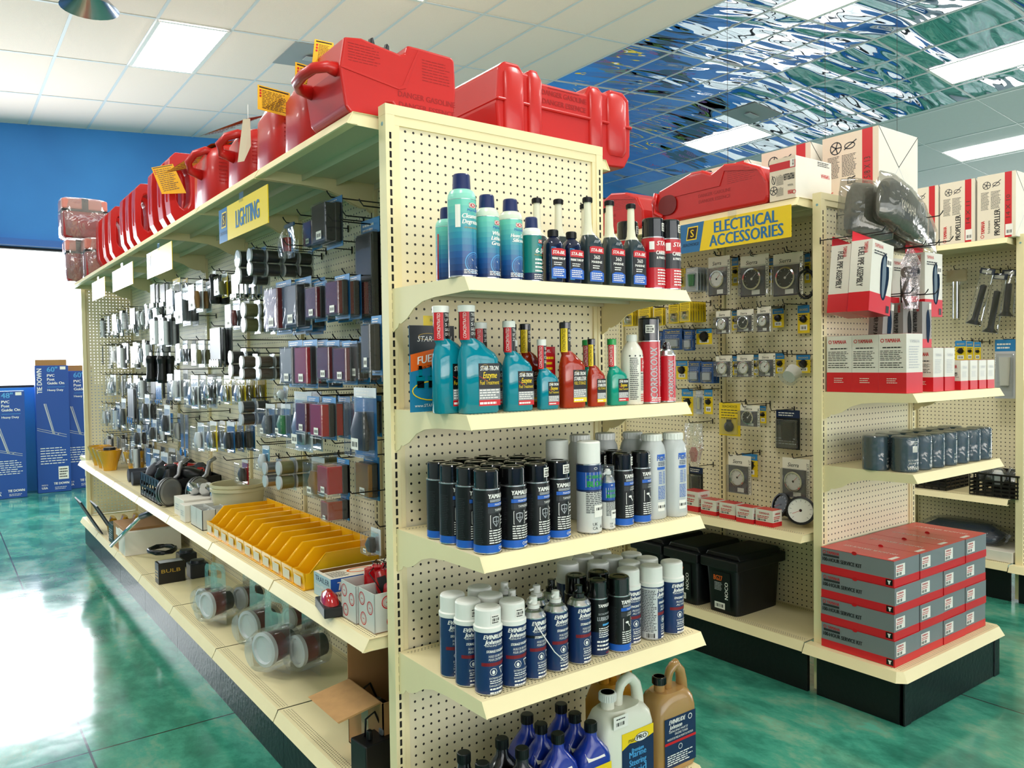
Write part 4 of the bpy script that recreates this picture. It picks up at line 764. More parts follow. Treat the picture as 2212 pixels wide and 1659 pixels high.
def ej(D):
    D.rect(-2.6, .7, 2.7, 6.6, P['navy'], 2); D.rect(-2.6, 3.5, 2.7, 3.8, P['red'], 4); D.text('EVINRUDE', -.5, 5.85, .5, P['wht'], sh=.3, l=4, w=2.8, bold=.04); D.text('Johnson', -.8, 5.25, .5, P['wht'], sh=.3, l=4, w=2.2, bold=.04)
    D.ring(1.7, 6.0, .35, .35, .09, P['wht'], 4, 10); D.text('GENUINE PARTS', -.3, 4.85, .24, P['wht'], sh=.3, l=4, w=3.2); D.text('ENGINE TUNER', .2, 4.45, .26, P['wht'], l=4, w=2.2); D.text('PRODUIT DE MISE AU POINT DU MOTEUR', 0, 4.0, .24, P['wht'], l=4, w=4.4)
    D.ring(0, 2.9, .35, .35, .06, P['wht'], 4, 8); D.fine(-2.2, 2.2, 1, 2.3, 5, P['wht'], 4)
jug('tan translucent engine tuner jug with navy label and black cap', 30.2, -10.9, 6.6, 4.2, 11.6, mat('tan_translucent_jug', 'CC9E5C', .25, coat=.4, trans=.35), -1.2, .8, blackcap, 8.9, ej, (.1, 2.6))
jug('yellow brown jug mostly hidden behind the white and tan jugs', 26.6, -5.2, 6.0, 4.0, 11.6, mat('amber_jug', 'C78A20', .25, trans=.3), -1.2, .8, blackcap, 8.9, lambda D: D.rect(-2, 1, 2, 5, P['navy'], 2), (.1, 2.6))
# ------------------------------------------------------------------ on top of the shelving: gas cans, tanks, bagged cushions, cartons
redp = mat('red_gas_plastic', 'C01C18', .36, coat=.15, noise=.04); redd = mat('red_gas_emboss', '9A100D', .4); tagy = mat('yellow_tag_card', 'F2B90F', .5); tago = mat('tag_back_brown', 'A9753A', .5)
ZT = 83.34
def holed(mb, outer, inner, d0, d1, ax, m, T=None):
    """a slab swept along ax whose outline has one opening; both outlines share the same number of points, starting at matching places"""
    n = len(outer)
    def Q(p, d): return {'y': (p[0], d, p[1]), 'x': (d, p[0], p[1])}[ax]
    vs = [Q(p, d0) for p in outer]+[Q(p, d0) for p in inner]+[Q(p, d1) for p in outer]+[Q(p, d1) for p in inner]; fs = []
    for i in range(n):
        j = (i+1) % n; fs += [(i, j, n+j, n+i), (2*n+i, 3*n+i, 3*n+j, 2*n+j), (i, 2*n+i, 2*n+j, j), (n+i, n+j, 3*n+j, 3*n+i)]
    mb.add(vs, fs, m, False, T)
def tagcard(o, pts, back=False, name='warning_tag'):
    """a hanging card from four corners"""
    c = [Vector(p) for p in pts]; mb = MB().add(c, [(0, 1, 2, 3)], tagy); N = (c[1]-c[0]).cross(c[3]-c[0]).normalized()
    mb.add([p+N*.04 for p in c], [(3, 2, 1, 0)], tago if back else tagy); U = (c[1]-c[0]); V = (c[3]-c[0]); W, Hh = U.length, V.length; U /= W; V /= Hh
    t = mb.build(name, o)
    D = Dec(lambda u, v, d: c[0]+U*u+V*v-N*d*(1 if 1 else -1), 0)
    for s_ in ((1, -1)):
        D.fn = (lambda u, v, d: c[0]+U*u+V*(v)-N*d) if s_ == 1 else (lambda u, v, d: c[0]+U*u+V*v+N*(d+.04))
        D.rect(.2, .15, W-.2, .3, P['blk'], 1)
        for i in range(3): D.rect(.25, .55+i*.38, .5, .8+i*.38, P['red'], 1)
        D.fine(.6, W-.3, .5, Hh-.3, 12, P['brn'], 1, .3)
    D.build('tag_print', t)
# the can nearest the front: side with raised lettering faces the picture
o = root('gas_can', (4, 8, ZT), 'large red gas can with end handle at the front of the left gondola top', 'gas can')
F = lambda pts: [(x-4, z-ZT) for x, z in pts]
mb = MB().prism(F([(-3.0, 84.0), (-3.6, 87.9), (-3.0, 91.3), (-1, 91.6), (1.5, 91.2), (3.7, 90.9), (4.3, 91.1), (4.6, 92.1), (6.4, 92.1), (10.4, 92.0), (10.8, 91.6), (10.9, 87.8), (10.4, 84), (9.9, 83.4), (3.4, 83.4), (3.2, 84.6), (2.6, 85.3), (1.8, 85.2), (1.4, 84.4), (1.3, 83.4), (-2.4, 83.4)]), -4.8, 4.8, 'y', redp)
mb.build('can_body', o, bev=.55, seg=3)
mb = MB().prism(F([(-3.45, 88.0), (-3.0, 88.15), (3.2, 87.1), (3.9, 87.5), (5.9, 91.8), (6.1, 91.8), (4.3, 87.2), (3.4, 86.9), (-3, 87.9)]), -4.88, -4.7, 'y', redp); mb.build('molded_seam', o, bev=.04)
MB().tube([(-7.0, -3.6, 4.7), (-8.6, -3.8, 4.75), (-9.7, -3.0, 4.6), (-10.1, -1, 4.4), (-9.9, 1.4, 4.3), (-9.0, 2.9, 4.2), (-7.2, 3.4, 4.2)], [.85, .62, .58, .58, .58, .62, .85], redp, 14).build('handle', o)
D = Dec(lambda u, v, d: Vector((u-4, -4.8-d*1.6, v-ZT)), 0); D.text('DANGER GASOLINE', 7.0, 86.2, .62, redd, l=1, w=7.4, bold=.06); D.text('DANGER ESSENCE', 7.0, 85.05, .62, redd, l=1, w=7.2, bold=.06); D.fine(-2.6, 1.2, 88.8, 90.9, 7, redd, 1, .3); D.fine(6.4, 10.2, 88.4, 91, 8, redd, 1, .3); D.build('embossed_lettering', o)
c = MB().lathe([(1.15, 7.4), (1.15, 8.8), (1.05, 9.0), (.01, 9.0)], black, 20, Matrix.Translation((-1, -1, 0)), cap=False)
for a in (0, PI): c.prism([(.7, 8.2), (1.5, 8.4), (1.45, 9.9), (1.1, 10.1), (.75, 9.2)], -.25, .25, 'y', black, Matrix.Translation((-1, -1, 0)) @ Matrix.Rotation(a+.3, 4, 'Z'))
c.box(-.6, .6, -.12, .12, 8.9, 9.3, redp, Matrix.Translation((-1, -1, 0))); c.build('filler_cap', o, bev=.08)
c = MB().lathe([(.55, 7.6), (.5, 8.4), (.3, 8.6), (.01, 8.6)], black, 14, Matrix.Translation((-4.6, 1, 0)), cap=False).tube([(-4.4, 1, 8.3), (-5.6, .8, 9.0)], .38, black, 10); c.build('vent_valve', o)
tagcard(o, [(-7.2, 2.6, 10.1), (-4.8, 2.9, 10.3), (-5.0, 2.4, 7.4), (-7.8, 2.0, 7.2)], True)
# big outboard tank
o = root('fuel_tank', (29.6, 12.5, ZT+.03), 'largest red fuel tank with ribbed corners and gasoline lettering, behind the end-cap top', 'fuel tank')
for a, b, y0, top in ((-11.0, -5.0, -7.6, 10.6), (-5.3, -3.6, -7.2, 10.0), (5.2, 7.4, -7.7, 10.5), (7.2, 12.2, -7.1, 10.6)):
    pass
mb = MB()
R_ = [(-11.2, 1.2), (-11.6, 5.4), (-11.2, 9.9), (-10.2, 10.8), (-8.0, 10.8), (-7.3, 9.9), (-6.6, 9.9), (-6.1, 10.6), (-5.0, 10.6), (-4.4, 9.2), (3.2, 9.2), (4.0, 10.5), (5.6, 10.6), (6.2, 10.0), (7.0, 10.0), (7.7, 10.7), (10.2, 10.7), (11.4, 9.8), (11.6, 5.2), (11.5, 2.0), (10.4, .2), (5, .0), (-9.0, 0)]
mb.prism(R_, -7.4, 9.5, 'y', redp); mb.build('tank_body', o, bev=.75, seg=3)
for a, b in ((-10.6, -7.3), (-6.8, -4.5), (3.6, 6.1), (6.9, 10.6)): m2 = MB(); m2.loft([((a+b)/2, -7.1, 1.6, (b-a)/2*.8, .5, 2.4), ((a+b)/2, -7.1, 2.4, (b-a)/2, .85, 3), ((a+b)/2, -7.1, 9.2, (b-a)/2, .85, 3), ((a+b)/2, -6.9, 10.2, (b-a)/2*.8, .5, 2.4)], redp, 20); m2.build('molded_rib', o)
MB().prism([(-11.65, 5.7), (11.65, 5.7), (11.65, 6.1), (-11.65, 6.1)], -7.75, 9.7, 'y', redp).build('molded_seam', o, bev=.18)
D = Dec(lambda u, v, d: Vector((u, -7.42-d*1.5, v)), 0); D.text('DANGER GASOLINE', -.6, 7.75, .66, redd, l=1, w=7.6, bold=.06); D.text('DANGER ESSENCE', -.6, 6.6, .66, redd, l=1, w=7.4, bold=.06); D.line((-3.4, 8.75), (2, 8.75), .12, redd, 1); D.build('embossed_lettering', o)
MB().lathe([(.7, 9), (.7, 10.2), (.01, 10.2)], black, 14, Matrix.Translation((-1, 2, 0)), cap=False).tube([(-1.3, 2, 9.9), (-.1, 2, 10.4)], .5, black, 12).build('filler_cap', o)
# shorter upright cans with looped handles, their ends facing the aisle
def jerry(label, y, w, zt, tag_=None, cap=True, hd=True, xo=0, rz=0):
    """w: width along the aisle"""
    o = root('gas_can', (5+xo, y, ZT), label, 'gas can', rz=rz)
    a = w/2; MB().loft([(0, 0, 0, 6.2, a*.88, 5), (0, 0, .6, 6.9, a, 4.6), (.1, 0, zt*.72, 6.9, a, 4.2), (.3, 0, zt*.88, 6.3, a*.88, 3.6), (.5, 0, zt*.97, 5.2, a*.66, 3), (.6, 0, zt, 4.2, a*.5, 2.6)], redp, 40).build('can_body', o)
    if hd: MB().tube([(-4.6, 0-a*.3, zt*.82), (-6.6, -a*.32, zt*.86), (-8.1, -a*.2, zt*.8), (-8.9, 0, zt*.68), (-8.5, a*.05, zt*.56), (-6.6, 0, zt*.5)], [.8, .66, .62, .62, .7, .9], redp, 12).build('handle', o)
    if cap:
        c = MB().lathe([(1.5, zt-.4), (1.5, zt+.7), (1.2, zt+.9), (.01, zt+.9)], black, 24, Matrix.Translation((-1.2, 0, 0)), cap=False)
        for i in range(12): c.box(-.15, .15, 1.45, 1.65, zt-.2, zt+.65, black, Matrix.Translation((-1.2, 0, 0)) @ Matrix.Rotation(i*PI/6, 4, 'Z'))
        c.box(-.3, .3, -.3, .3, zt+.9, zt+1.3, black, Matrix.Translation((-1.2, 0, 0))); c.build('filler_cap', o)
    D = Dec(lambda u, v, d: Vector((u, -a-d, v)), 0); D.ring(-3.2, zt*.55, .6, .9, .08, redd, 2); D.fine(-5.6, -4.2, zt*.3, zt*.7, 7, redd, 2, .3); D.fine(-2, 1, zt*.45, zt*.7, 5, redd, 2, .3); D.build('embossed_lettering', o)
    if tag_: tagcard(o, tag_)
    return o
jerry('red gas can with a yellow tag right behind the front can', 21.5, 9, 9.4, [(-8.3, -5.2, 9.3), (-5.0, -4.9, 9.2), (-4.9, -4.9, 6.2), (-8.5, -5.4, 6.1)], hd=False)
jerry('red gas can with a yellow tag, second behind the front can', 32.3, 9.4, 9.6, [(-9.2, -5.2, 9.6), (-4.8, -4.9, 9.4), (-4.9, -4.9, 6.2), (-9.4, -5.6, 6.3)], hd=False)
a = jerry('red gas can with looped handle and a white paper strip hanging on it', 45.5, 9.6, 9.0, cap=False)
MB().add([(-7.6, -7.2, 8.3), (-6.7, -7.6, 8.4), (-6.6, -7.4, 4.6), (-7.5, -7.0, 2.4), (-8.3, -6.6, 2.2)], [(0, 1, 2, 3, 4)], mat('paper_tag', 'E3DCC2', .6)).tube([(-6.9, -7.3, 8.3), (-6.3, -5.5, 11)], .04, white).build('paper_tag', a)
tagcard(a, [(-5.2, -1.5, 10.2), (-1.8, -3.4, 11.0), (-6.0, 7.5, 10.9), (-9.4, 9.4, 9.4)], True)
a = jerry('red gas can with black screw cap, looped handle and a curled brown tag', 63, 11.5, 10.6)
tagcard(a, [(-6.0, -3, 10.0), (-2.4, -3.6, 11.0), (-5.4, 12, 9.3), (-9.6, 13.6, 8.0)], True)
jerry('large plain red tank standing behind the black-capped gas can', 80, 17, 15.6, cap=False, hd=False, xo=4.5)
# slim cans standing on end in a row, handle openings towards the picture
OUT = [(-4.6, 8.6), (-4.6, 14), (-4.4, 16.8), (-3.2, 18.2), (2, 18.4), (9.5, 18.3), (12.5, 15), (13.2, 10), (13.2, 2), (12, .2), (3, 0), (-.6, 1.2), (-3, 3.0), (-4.3, 5.4)]
INN = [(-3.2, 9.6), (-3.2, 12.4), (-3.0, 14.4), (-2.6, 15.3), (-1.9, 15.7), (-1, 15.3), (-.5, 14.2), (-.3, 12.2), (-.3, 9.6), (-.5, 8.0), (-1, 7.0), (-1.8, 6.6), (-2.6, 7.2), (-3.1, 8.2)]
ys = [102.4, 109.2, 118.6, 136.6, 144.6, 152.4, 169.5, 179.1, 189.6]
tx = ['slim red can on end beside the yellow-tagged cans, first of the row', 'second slim red can on end, crossed by a yellow tag', 'third slim red can on end, its handle opening wide in view', 'fourth slim red can on end in the row', 'fifth slim red can on end in the row', 'sixth slim red can on end, counted from the yellow-tagged cans', 'seventh slim red can on end, counted from the yellow-tagged cans', 'last but one slim red can on end, towards the bagged cushions', 'last slim red can on end, next to the bagged cushions']
a = root('gas_can', (6.2, ys[0], ZT), tx[0], 'gas can', 'slim red gas cans standing on end'); mb = MB(); holed(mb, OUT, INN, -2.1, 2.1, 'y', redp); mb.build('can_body', a, bev=.5, seg=3)
MB().prism([(-4.75, 8), (-4.75, 14), (-4.5, 8)], -.1, .1, 'y', redp).build('molded_seam', a)
tagcard(a, [(-8.4, -4.4, 13.8), (-4.0, -3.3, 15.4), (-1.5, -3.5, 9.6), (-6.6, -4.8, 8.6)])
for y, t in zip(ys[1:], tx[1:]): dup(a, (6.2, y, ZT), t)
for o in [o for o in C.objects if o.parent and o.parent.name.startswith('gas_can.') and o.parent['label'].startswith(('third', 'fourth', 'fifth', 'sixth', 'seventh', 'last', 'second')) and o.name.startswith('warning_tag')]:
    for k in [k for k in C.objects if k.parent == o]: bpy.data.objects.remove(k)
    bpy.data.objects.remove(o)
# cushions in clear bags at the far end
bagr = mat('red_fabric_crumpled', 'A82A2E', .6, noise=.25, nscale=30, bump=.8, bscale=25); pinkc = mat('pale_red_band', 'D98A7C', .5, noise=.1); bagf = film('clear_bag_film', 'FFFFFF', .62, .08, .9, 9)
def cushion(label, x, y, z, w, h, d):
    o = root('bagged_cushion', (x, y, z), label, 'cushion'); MB().box(-w/2, w/2, -d/2, d/2, .15, h*.68, bagr).build('cushion', o, bev=.6)
    MB().box(-w/2-.2, w/2+.2, -d/2-.2, d/2+.2, h*.72, h*.98, pinkc).build('folded_top', o, bev=.5)
    MB().box(-w/2-.25, w/2+.25, -d/2-.25, d/2+.25, h*.68, h*.715, black).box(-.9, .9, -d/2-.3, -d/2-.1, h*.7, h*.99, black).build('strap', o)
    MB().loft([(0, 0, .05, w*.45, d*.45, 4), (0, 0, .8, w*.54, d*.55, 5), (0, 0, h*.6, w*.55, d*.56, 5), (0, 0, h*.98, w*.53, d*.54, 5), (0, 0, h+.3, w*.45, d*.4, 4)], bagf, 32).build('clear_bag', o); return o
cushion('red cushion in a clear bag with black strap, topmost of the far pile', .2, 205.3, 96.75, 12.2, 12.3, 9)
cushion('red cushion in a clear bag partly hidden by the last slim can', 5.0, 197.5, 83.5, 12, 12.6, 8)
cushion('bagged red cushion carrying the topmost one', -1.6, 205.8, 83.5, 7, 12.9, 8)
# signs hung from the shelf lip
def sign(name, label, pts_y, z0, z1, x, text, group=None, bars=False):
    """board facing -x, spanning y from pts_y[0] (far) to pts_y[1] (near)"""
    y0, y1 = pts_y; w_, h_ = y0-y1, z1-z0; o = root(name, (x, y0, z0), label, 'sign', group)
    MB().box(0, .12, -w_, 0, 0, h_, mat('sign_yellow', 'F3D21C', .35)).build('board', o)
    D = Dec(lambda u, v, d: Vector((-d, -u, v)), 0); k = w_*.19
    sb = mat('sign_blue', '1C6FA6', .35); D.poly([(0, 0), (k, 0), (k*1.25 if len(text) > 1 else k, h_), (0, h_)], sb, 1)
    D.poly([(k*.3, h_*.42), (k*.85, h_*.42), (k*.95, h_*.88), (k*.4, h_*.88)], P['yel'], 3); D.poly([(k*.35, h_*.46), (k*.8, h_*.46), (k*.9, h_*.84), (k*.45, h_*.84)], P['blk'], 4); D.text('S', k*.63, h_*.52, h_*.26, P['yel'], l=6, bold=.08)
    D.text('SEACHOICE', k*.55, h_*.22, h_*.1, P['blk'], l=4, sh=.3, w=k*.88)
    n = len(text)
    for i, t in enumerate(text if text[0] else []): H2 = h_*(.5 if n == 1 else .38); D.text(t, k*1.2+(w_-k*1.2)*.5, h_*(.25 if n == 1 else (.54 if i == 0 else .1)), H2, sb, l=3, w=(w_-k*1.3)*(.62 if n == 1 else (.74 if i == 0 else .86)), bold=H2*.09)
    D.build('printed_face', o)
    MB().box(-.06, .06, -w_/2-.9, -w_/2+.9, h_-.4, h_+.9, clearp).build('clear_clip', o); return o
sign('aisle_sign', 'yellow and blue hanging sign reading LIGHTING', (50.6, 28.6), 75.5, 80.6, -2.7, ['LIGHTING'])
sign('aisle_sign', 'half washed-out yellow hanging sign, next one beyond the LIGHTING sign', (102, 80.8), 74.8, 80, -2.7, [''])
sign('aisle_sign', 'hanging sign washed out by window light, third along the left gondola', (141, 116.5), 75.2, 80.2, -2.7, [''])
sign('aisle_sign', 'farthest washed-out hanging sign on the left gondola', (172, 152), 75.2, 80.2, -2.7, [''])
sign('aisle_sign', 'large yellow and blue sign reading ELECTRICAL ACCESSORIES', (27.0, 3.1), 76.7, 82.1, 76.2, ['ELECTRICAL', 'ACCESSORIES'])
# tops of the right gondola: low gas cans and propeller cartons
def lowcan(label, y, x=83.6):
    o = root('gas_can', (x, y, ZT), label, 'gas can', 'long low gas cans')
    pr = [(14.0, 1.0), (14.4, 4.2), (12.0, 6.6), (4.0, 8.6), (1.5, 8.5), (-.8, 7.4), (-2, 7.9), (-3.6, 8.6), (-8.0, 8.0), (-11.6, 6.4), (-13.0, 3.6), (-13.2, 1.0), (-12.6, 0), (13.0, 0)]
    MB().prism(pr, -6.6, 6.6, 'x', redp).build('can_body', o, bev=1.0, seg=4)
    m = MB(); m.prism([(-2.5, 5.0), (-3.6, 7.6), (-10.8, 6.3), (-12.4, 4.2), (-12.6, 3.9), (-11, 6.0), (-3.9, 7.2), (-2.9, 4.7), (10.5, 4.6), (10.5, 4.95)], -6.75, -6.5, 'x', redp); m.build('molded_seam', o)
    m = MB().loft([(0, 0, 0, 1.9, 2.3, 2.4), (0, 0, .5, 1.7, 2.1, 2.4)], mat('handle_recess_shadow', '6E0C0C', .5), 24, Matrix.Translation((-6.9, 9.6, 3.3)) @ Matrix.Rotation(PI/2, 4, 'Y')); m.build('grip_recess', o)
    MB().tube([(-6.8, 12.6, 6.0), (-7.2, 12.9, 4), (-7.1, 12.6, 2.2), (-6.8, 11, 1.2)], .5, redp, 10).build('handle', o)
    MB().lathe([(1.2, 7.6), (1.2, 9.2), (.9, 9.4), (.01, 9.4)], black, 20, Matrix.Translation((-1.5, 8.0, 0)), cap=False).build('filler_cap', o)
    MB().lathe([(.7, 7.6), (.7, 9.4), (.01, 9.5)], black, 16, Matrix.Translation((-1.5, 4.0, 0)), cap=False).tube([(-1.5, 4, 9), (-2.5, 5, 9.3)], .35, black).build('vent_valve', o)
    D = Dec(lambda u, v, d: Vector((-6.6-d*1.5, -u, v)), 0); D.text('DANGER GASOLINE', 1.6, 3.4, .62, redd, l=1, w=7.4, bold=.06); D.text('DANGER ESSENCE', 1.6, 2.3, .62, redd, l=1, w=7.2, bold=.06); D.fine(4.5, 10.5, 4.6, 7.0, 7, redd, 1, .3); D.build('embossed_lettering', o); return o
a = lowcan('long low red gas can above the ELECTRICAL ACCESSORIES sign', 21.2)
dup(a, (83.6, 50.6, ZT), 'long low red gas can seen behind the tall-neck bottles')
cart = mat('carton_white', 'E4DFD2', .6, noise=.04); cartp = mat('carton_cream_print', 'E6DAC4', .6)
def prop_print(D, w, h, size, hand=None):
    """face print of a propeller carton, u 0..w, v 0..h"""
    D.rect(0, 0, w, h, cartp, 1); D.rect(w*.72, 0, w*.9, h, P['red'], 2)
    D.ring(w*.25, h*.84, w*.11, w*.11, w*.018, P['dgry'], 2, 14)
    for i in range(5): a = 2*PI*i/5; D.line((w*.25, h*.84), (w*.25+w*.1*math.cos(a), h*.84+w*.1*math.sin(a)), w*.02, P['dgry'], 2)
    D.ring(w*.5, h*.84, w*.1, w*.06, w*.018, P['dgry'], 2, 12); D.line((w*.4, h*.8), (w*.62, h*.9), w*.02, P['dgry'], 2)
    D.fine(w*.1, w*.32, h*.46, h*.74, 16, P['dgry'], 2); D.fine(w*.36, w*.62, h*.46, h*.74, 16, P['dgry'], 2)
    D.text('PROPELLER', w*.6, h*.05, w*.15, P['blk'], al='l', rot=PI/2, l=3, w=h*.4, bold=w*.012); D.text('YAMAHA', w*.2, h*.09, w*.1, P['red'], al='l', rot=PI/2, l=3, w=h*.2, bold=w*.01); D.ring(w*.14, h*.05, w*.05, w*.05, w*.015, P['red'], 3, 12)
    D.text('Parts & Accessories', w*.34, h*.09, w*.06, P['blk'], al='l', rot=PI/2, l=3, w=h*.2)
    D.rect(w*.74, h*.03, w*.93, h*.2, sticker, 4); D.bars(w*.77, h*.06, w*.9, h*.11, ink, 5)
    if hand: D.text(hand, w*.86, h*.3, w*.11, P['brn'], al='l', rot=PI/2, l=4, w=h*.35)
def carton(label, x, y, z, w, d, h, hand=None, grp=None, face='x', rz=0, lying=False, flap=True):
    """w: along y, d: along x. printed side faces -x"""
    o = root('propeller_carton', (x, y, z), label, 'box', grp, rz); MB().box(0, d, -w, 0, .02, h, cart).build('carton', o, bev=.1)
    if lying: D = Dec(lambda u, v, e: Vector((-e, -w+v, u)), 0); prop_print(D, h, w, 0)
    else: D = Dec(lambda u, v, e: Vector((-e, -u, v)), 0); prop_print(D, w, h, 0, hand)
    D.build('printed_face', o)
    D = Dec(lambda u, v, e: Vector((u, -w-e, v)), 0)
    if flap: D.line((0, h), (d*.5, h*.55), .16, P['dgry'], 1); D.line((d, h), (d*.5, h*.55), .16, P['dgry'], 1); D.line((d*.5, h*.55), (d, 0), .08, P['silv'], 1); D.line((d*.5, h*.55), (0, 0), .08, P['silv'], 1)
    else: D.text('YAMAHA', d*.82, h*.68, .7, P['red'], l=2, rot=PI, w=2.6, bold=.03); D.fine(d*.6, d*.95, h*.85, h*.97, 3, P['dgry'], 2)
    D.build('carton_flaps', o); return o
carton('low propeller carton on its side at the corner above the right end-cap post', 77.2, 7.9, ZT, 5.0, 10.6, 7.0, lying=True, flap=False)
carton('propeller carton marked 13 5/8 x 13 showing its crossed end flaps', 98.0, 11.0, ZT, 11, 14, 14.6, '13 5/8 X 13')
carton('propeller carton marked X 13, left of the one with crossed flaps', 96.6, 23.6, ZT, 11, 14, 14.4, 'X 13')
carton('propeller carton farther left above the gas can, only its top corner showing', 95.6, 37, ZT, 11, 14, 13.8)
carton('propeller carton behind the low gas can, its red stripe at the left', 91.8, 33, ZT, 7, 3, 8.0, lying=True); carton('propeller carton peeking out between the two low gas cans', 91.6, 54, ZT, 9, 3, 9.5, lying=True)
carton('propeller carton marked 14 x 10 at the far right, nearest its corner', 157.6, 8.9, ZT, 8.1, 14, 14.7, '14 X 10')
carton('propeller carton marked 14 x 11, second from the far right corner', 157.6, 17.3, ZT, 7.9, 14, 14.6, '14 X 11')
carton('propeller carton with the stripe partly hidden by the bagged cover, third from the corner', 157.6, 25.6, ZT, 7.9, 14, 14.6)
carton('small carton behind the grey bags on the right gondola top', 110, 26, ZT, 9, 9, 7)
# ------------------------------------------------------------------ right end cap: kits, filters, cartons, hanging packs
kred = mat('kit_red_card', 'D3202A', .35, coat=.2); kgrey = mat('kit_grey_card', '7E8486', .4, coat=.2)
def hooks(o, org, pts, ln=8, d=(0, -1, 0), nm='peg_hook'):
    """wire hooks: pts are positions on the pegboard; one mesh each"""
    d = Vector(d)
    base = None
    for p in pts:
        p = Vector(p)-Vector(org)
        if base is None:
            m = MB().tube([(0, 0, 0), d*ln*.96, d*ln+Vector((0, 0, .5)), d*(ln+.15)+Vector((0, 0, .8))], .09, black, 6).tube([d*.1+Vector((0, 0, -.6)), d*.1+Vector((0, 0, .5))], .12, black, 6); base = m.build(nm, o)
        else: b2 = base.copy(); C.objects.link(b2); base = b2
        base.location = p*S; base.parent = o
def kit(label, x, y, z):
    o = root('service_kit_box', (x, y, z), label, 'box', 'service kit boxes'); W, D_, H = 7.7, 12.4, 4.1
    MB().box(0, W, 0, D_, .01, H-.05, kgrey).box(-.03, W+.03, -.03, D_+.03, .0, 1.25, kred).box(-.03, W+.03, -.03, D_+.03, H-.06, H, kred).build('carton', o)
    D = Dec(lambda u, v, d: Vector((-.03-d, D_-u, v)), 0)
    D.ring(.65, 3.45, .28, .28, .09, P['red'], 2, 12); D.text('YAMAHA', 1.1, 3.2, .5, P['red'], al='l', l=2, w=2.2, bold=.03); D.rect(.4, 2.75, 3.3, 3.1, P['dgry'], 2)
    D.text('100-HOUR SERVICE KIT', .35, 1.95, .62, P['blk'], al='l', l=2, w=6.8, bold=.05); D.ell(5.9, H, .45, .3, P['red'], 2, 12)
    D.rect(11.1, .2, 12.2, 1.15, P['blk'], 2); D.poly([(11.35, .95), (11.95, .95), (11.8, .7), (11.75, .35), (11.55, .35), (11.5, .65)], P['wht'], 3); D.build('printed_panel', o)
    D = Dec(lambda u, v, d: Vector((u, -.03-d, v)), 0); D.rect(.4, 1.55, 3.2, 3.4, sticker, 2); D.text('YAMAHA', 1.6, 2.9, .35, P['red'], l=3, w=1.9, bold=.03); D.bars(.6, 1.7, 2.1, 2.15, ink, 3); D.fine(.6, 3, 2.25, 2.8, 2, P['red'], 3); D.build('barcode_label', o)
    D = Dec(lambda u, v, d: Vector((u, v, H+d)), 0); D.text('100-HOUR SERVICE KIT', 4.6, 6.2, .8, P['wht'], l=2, rot=PI/2, w=9); D.rect(.5, .6, 3, 1.3, sticker, 2) ; D.build('lid_print', o); return o
cols = ['first column by the aisle', 'second column', 'third column', 'last column']; rows_ = ['bottom', 'second up', 'third up', 'topmost']
k0 = None
for c in range(4):
    for r in range(4):
        lb = 'red and grey service kit box, %s in the %s' % (rows_[r], cols[c]); p = (79.35+c*7.88+.02*((r*3+c) % 3-1), -12.7+.1*((r+c) % 2), 8.55+r*4.15)
        if k0 is None: k0 = kit(lb, *p)
        else: dup(k0, p, lb)
# dark filters under shrink film
fg = mat('filter_dark_teal', '1C3A45', .25, coat=.3); shr = film('shrink_film', 'F4FBFF', .88, .06, .7, 12, .5)
o = root('fuel_filter', (82.0, -8.2, 38.63), 'dark teal filter in crinkled film at the left end of the filter row', 'filter', 'wrapped filters'); r = 1.95
MB().lathe([(r*.92, 0), (r, .12), (r, 5.25), (r*.95, 5.4), (r*.6, 5.45), (.01, 5.45)], fg, 32, cap=False).build('canister', o)
D = Dec(cylmap(r)); D.rect(.5, 3.1, 1.5, 4.1, P['crm'], 1); D.text('YAMAHA', 1.0, .95, .55, P['crm'], l=1, rot=PI, w=2.6, bold=.03); D.text('FUEL WATER', 1.0, 1.55, .28, P['crm'], l=1, rot=PI, w=2.2); D.text('SEPARATING FILTER', 1.0, 2.0, .26, P['crm'], l=1, rot=PI, w=2.4); D.fine(.2, 1.9, 4.3, 4.9, 2, P['crm'], 1); D.build('printed_label', o)
MB().lathe([(r*.97, -.0), (r+.05, .3), (r+.04, 5.3), (r*.9, 5.56), (.3, 5.62), (.01, 5.6)], shr, 32, cap=False).build('shrink_film', o)
fl = ['left end of the front row, almost label-free', 'third', 'fourth', 'fifth', 'sixth', 'seventh', 'eighth, at the right end']
for i, (x, y) in enumerate([(83.5+4.07*i, -12.1-.08*i) for i in range(7)]): dup(o, (x, y, 38.63), 'dark teal wrapped filter on the lower shelf, %s in front row' % ('leftmost', 'second', 'third', 'fourth', 'fifth', 'sixth', 'rightmost')[i], rz=-.75 if i == 0 else .12*((i % 3)-1))
for x, y in [(86.3+4.1*i, -7.9-.07*i) for i in range(6)]: dup(o, (x, y, 38.63), 'dark teal wrapped filter in the back row of the lower shelf')
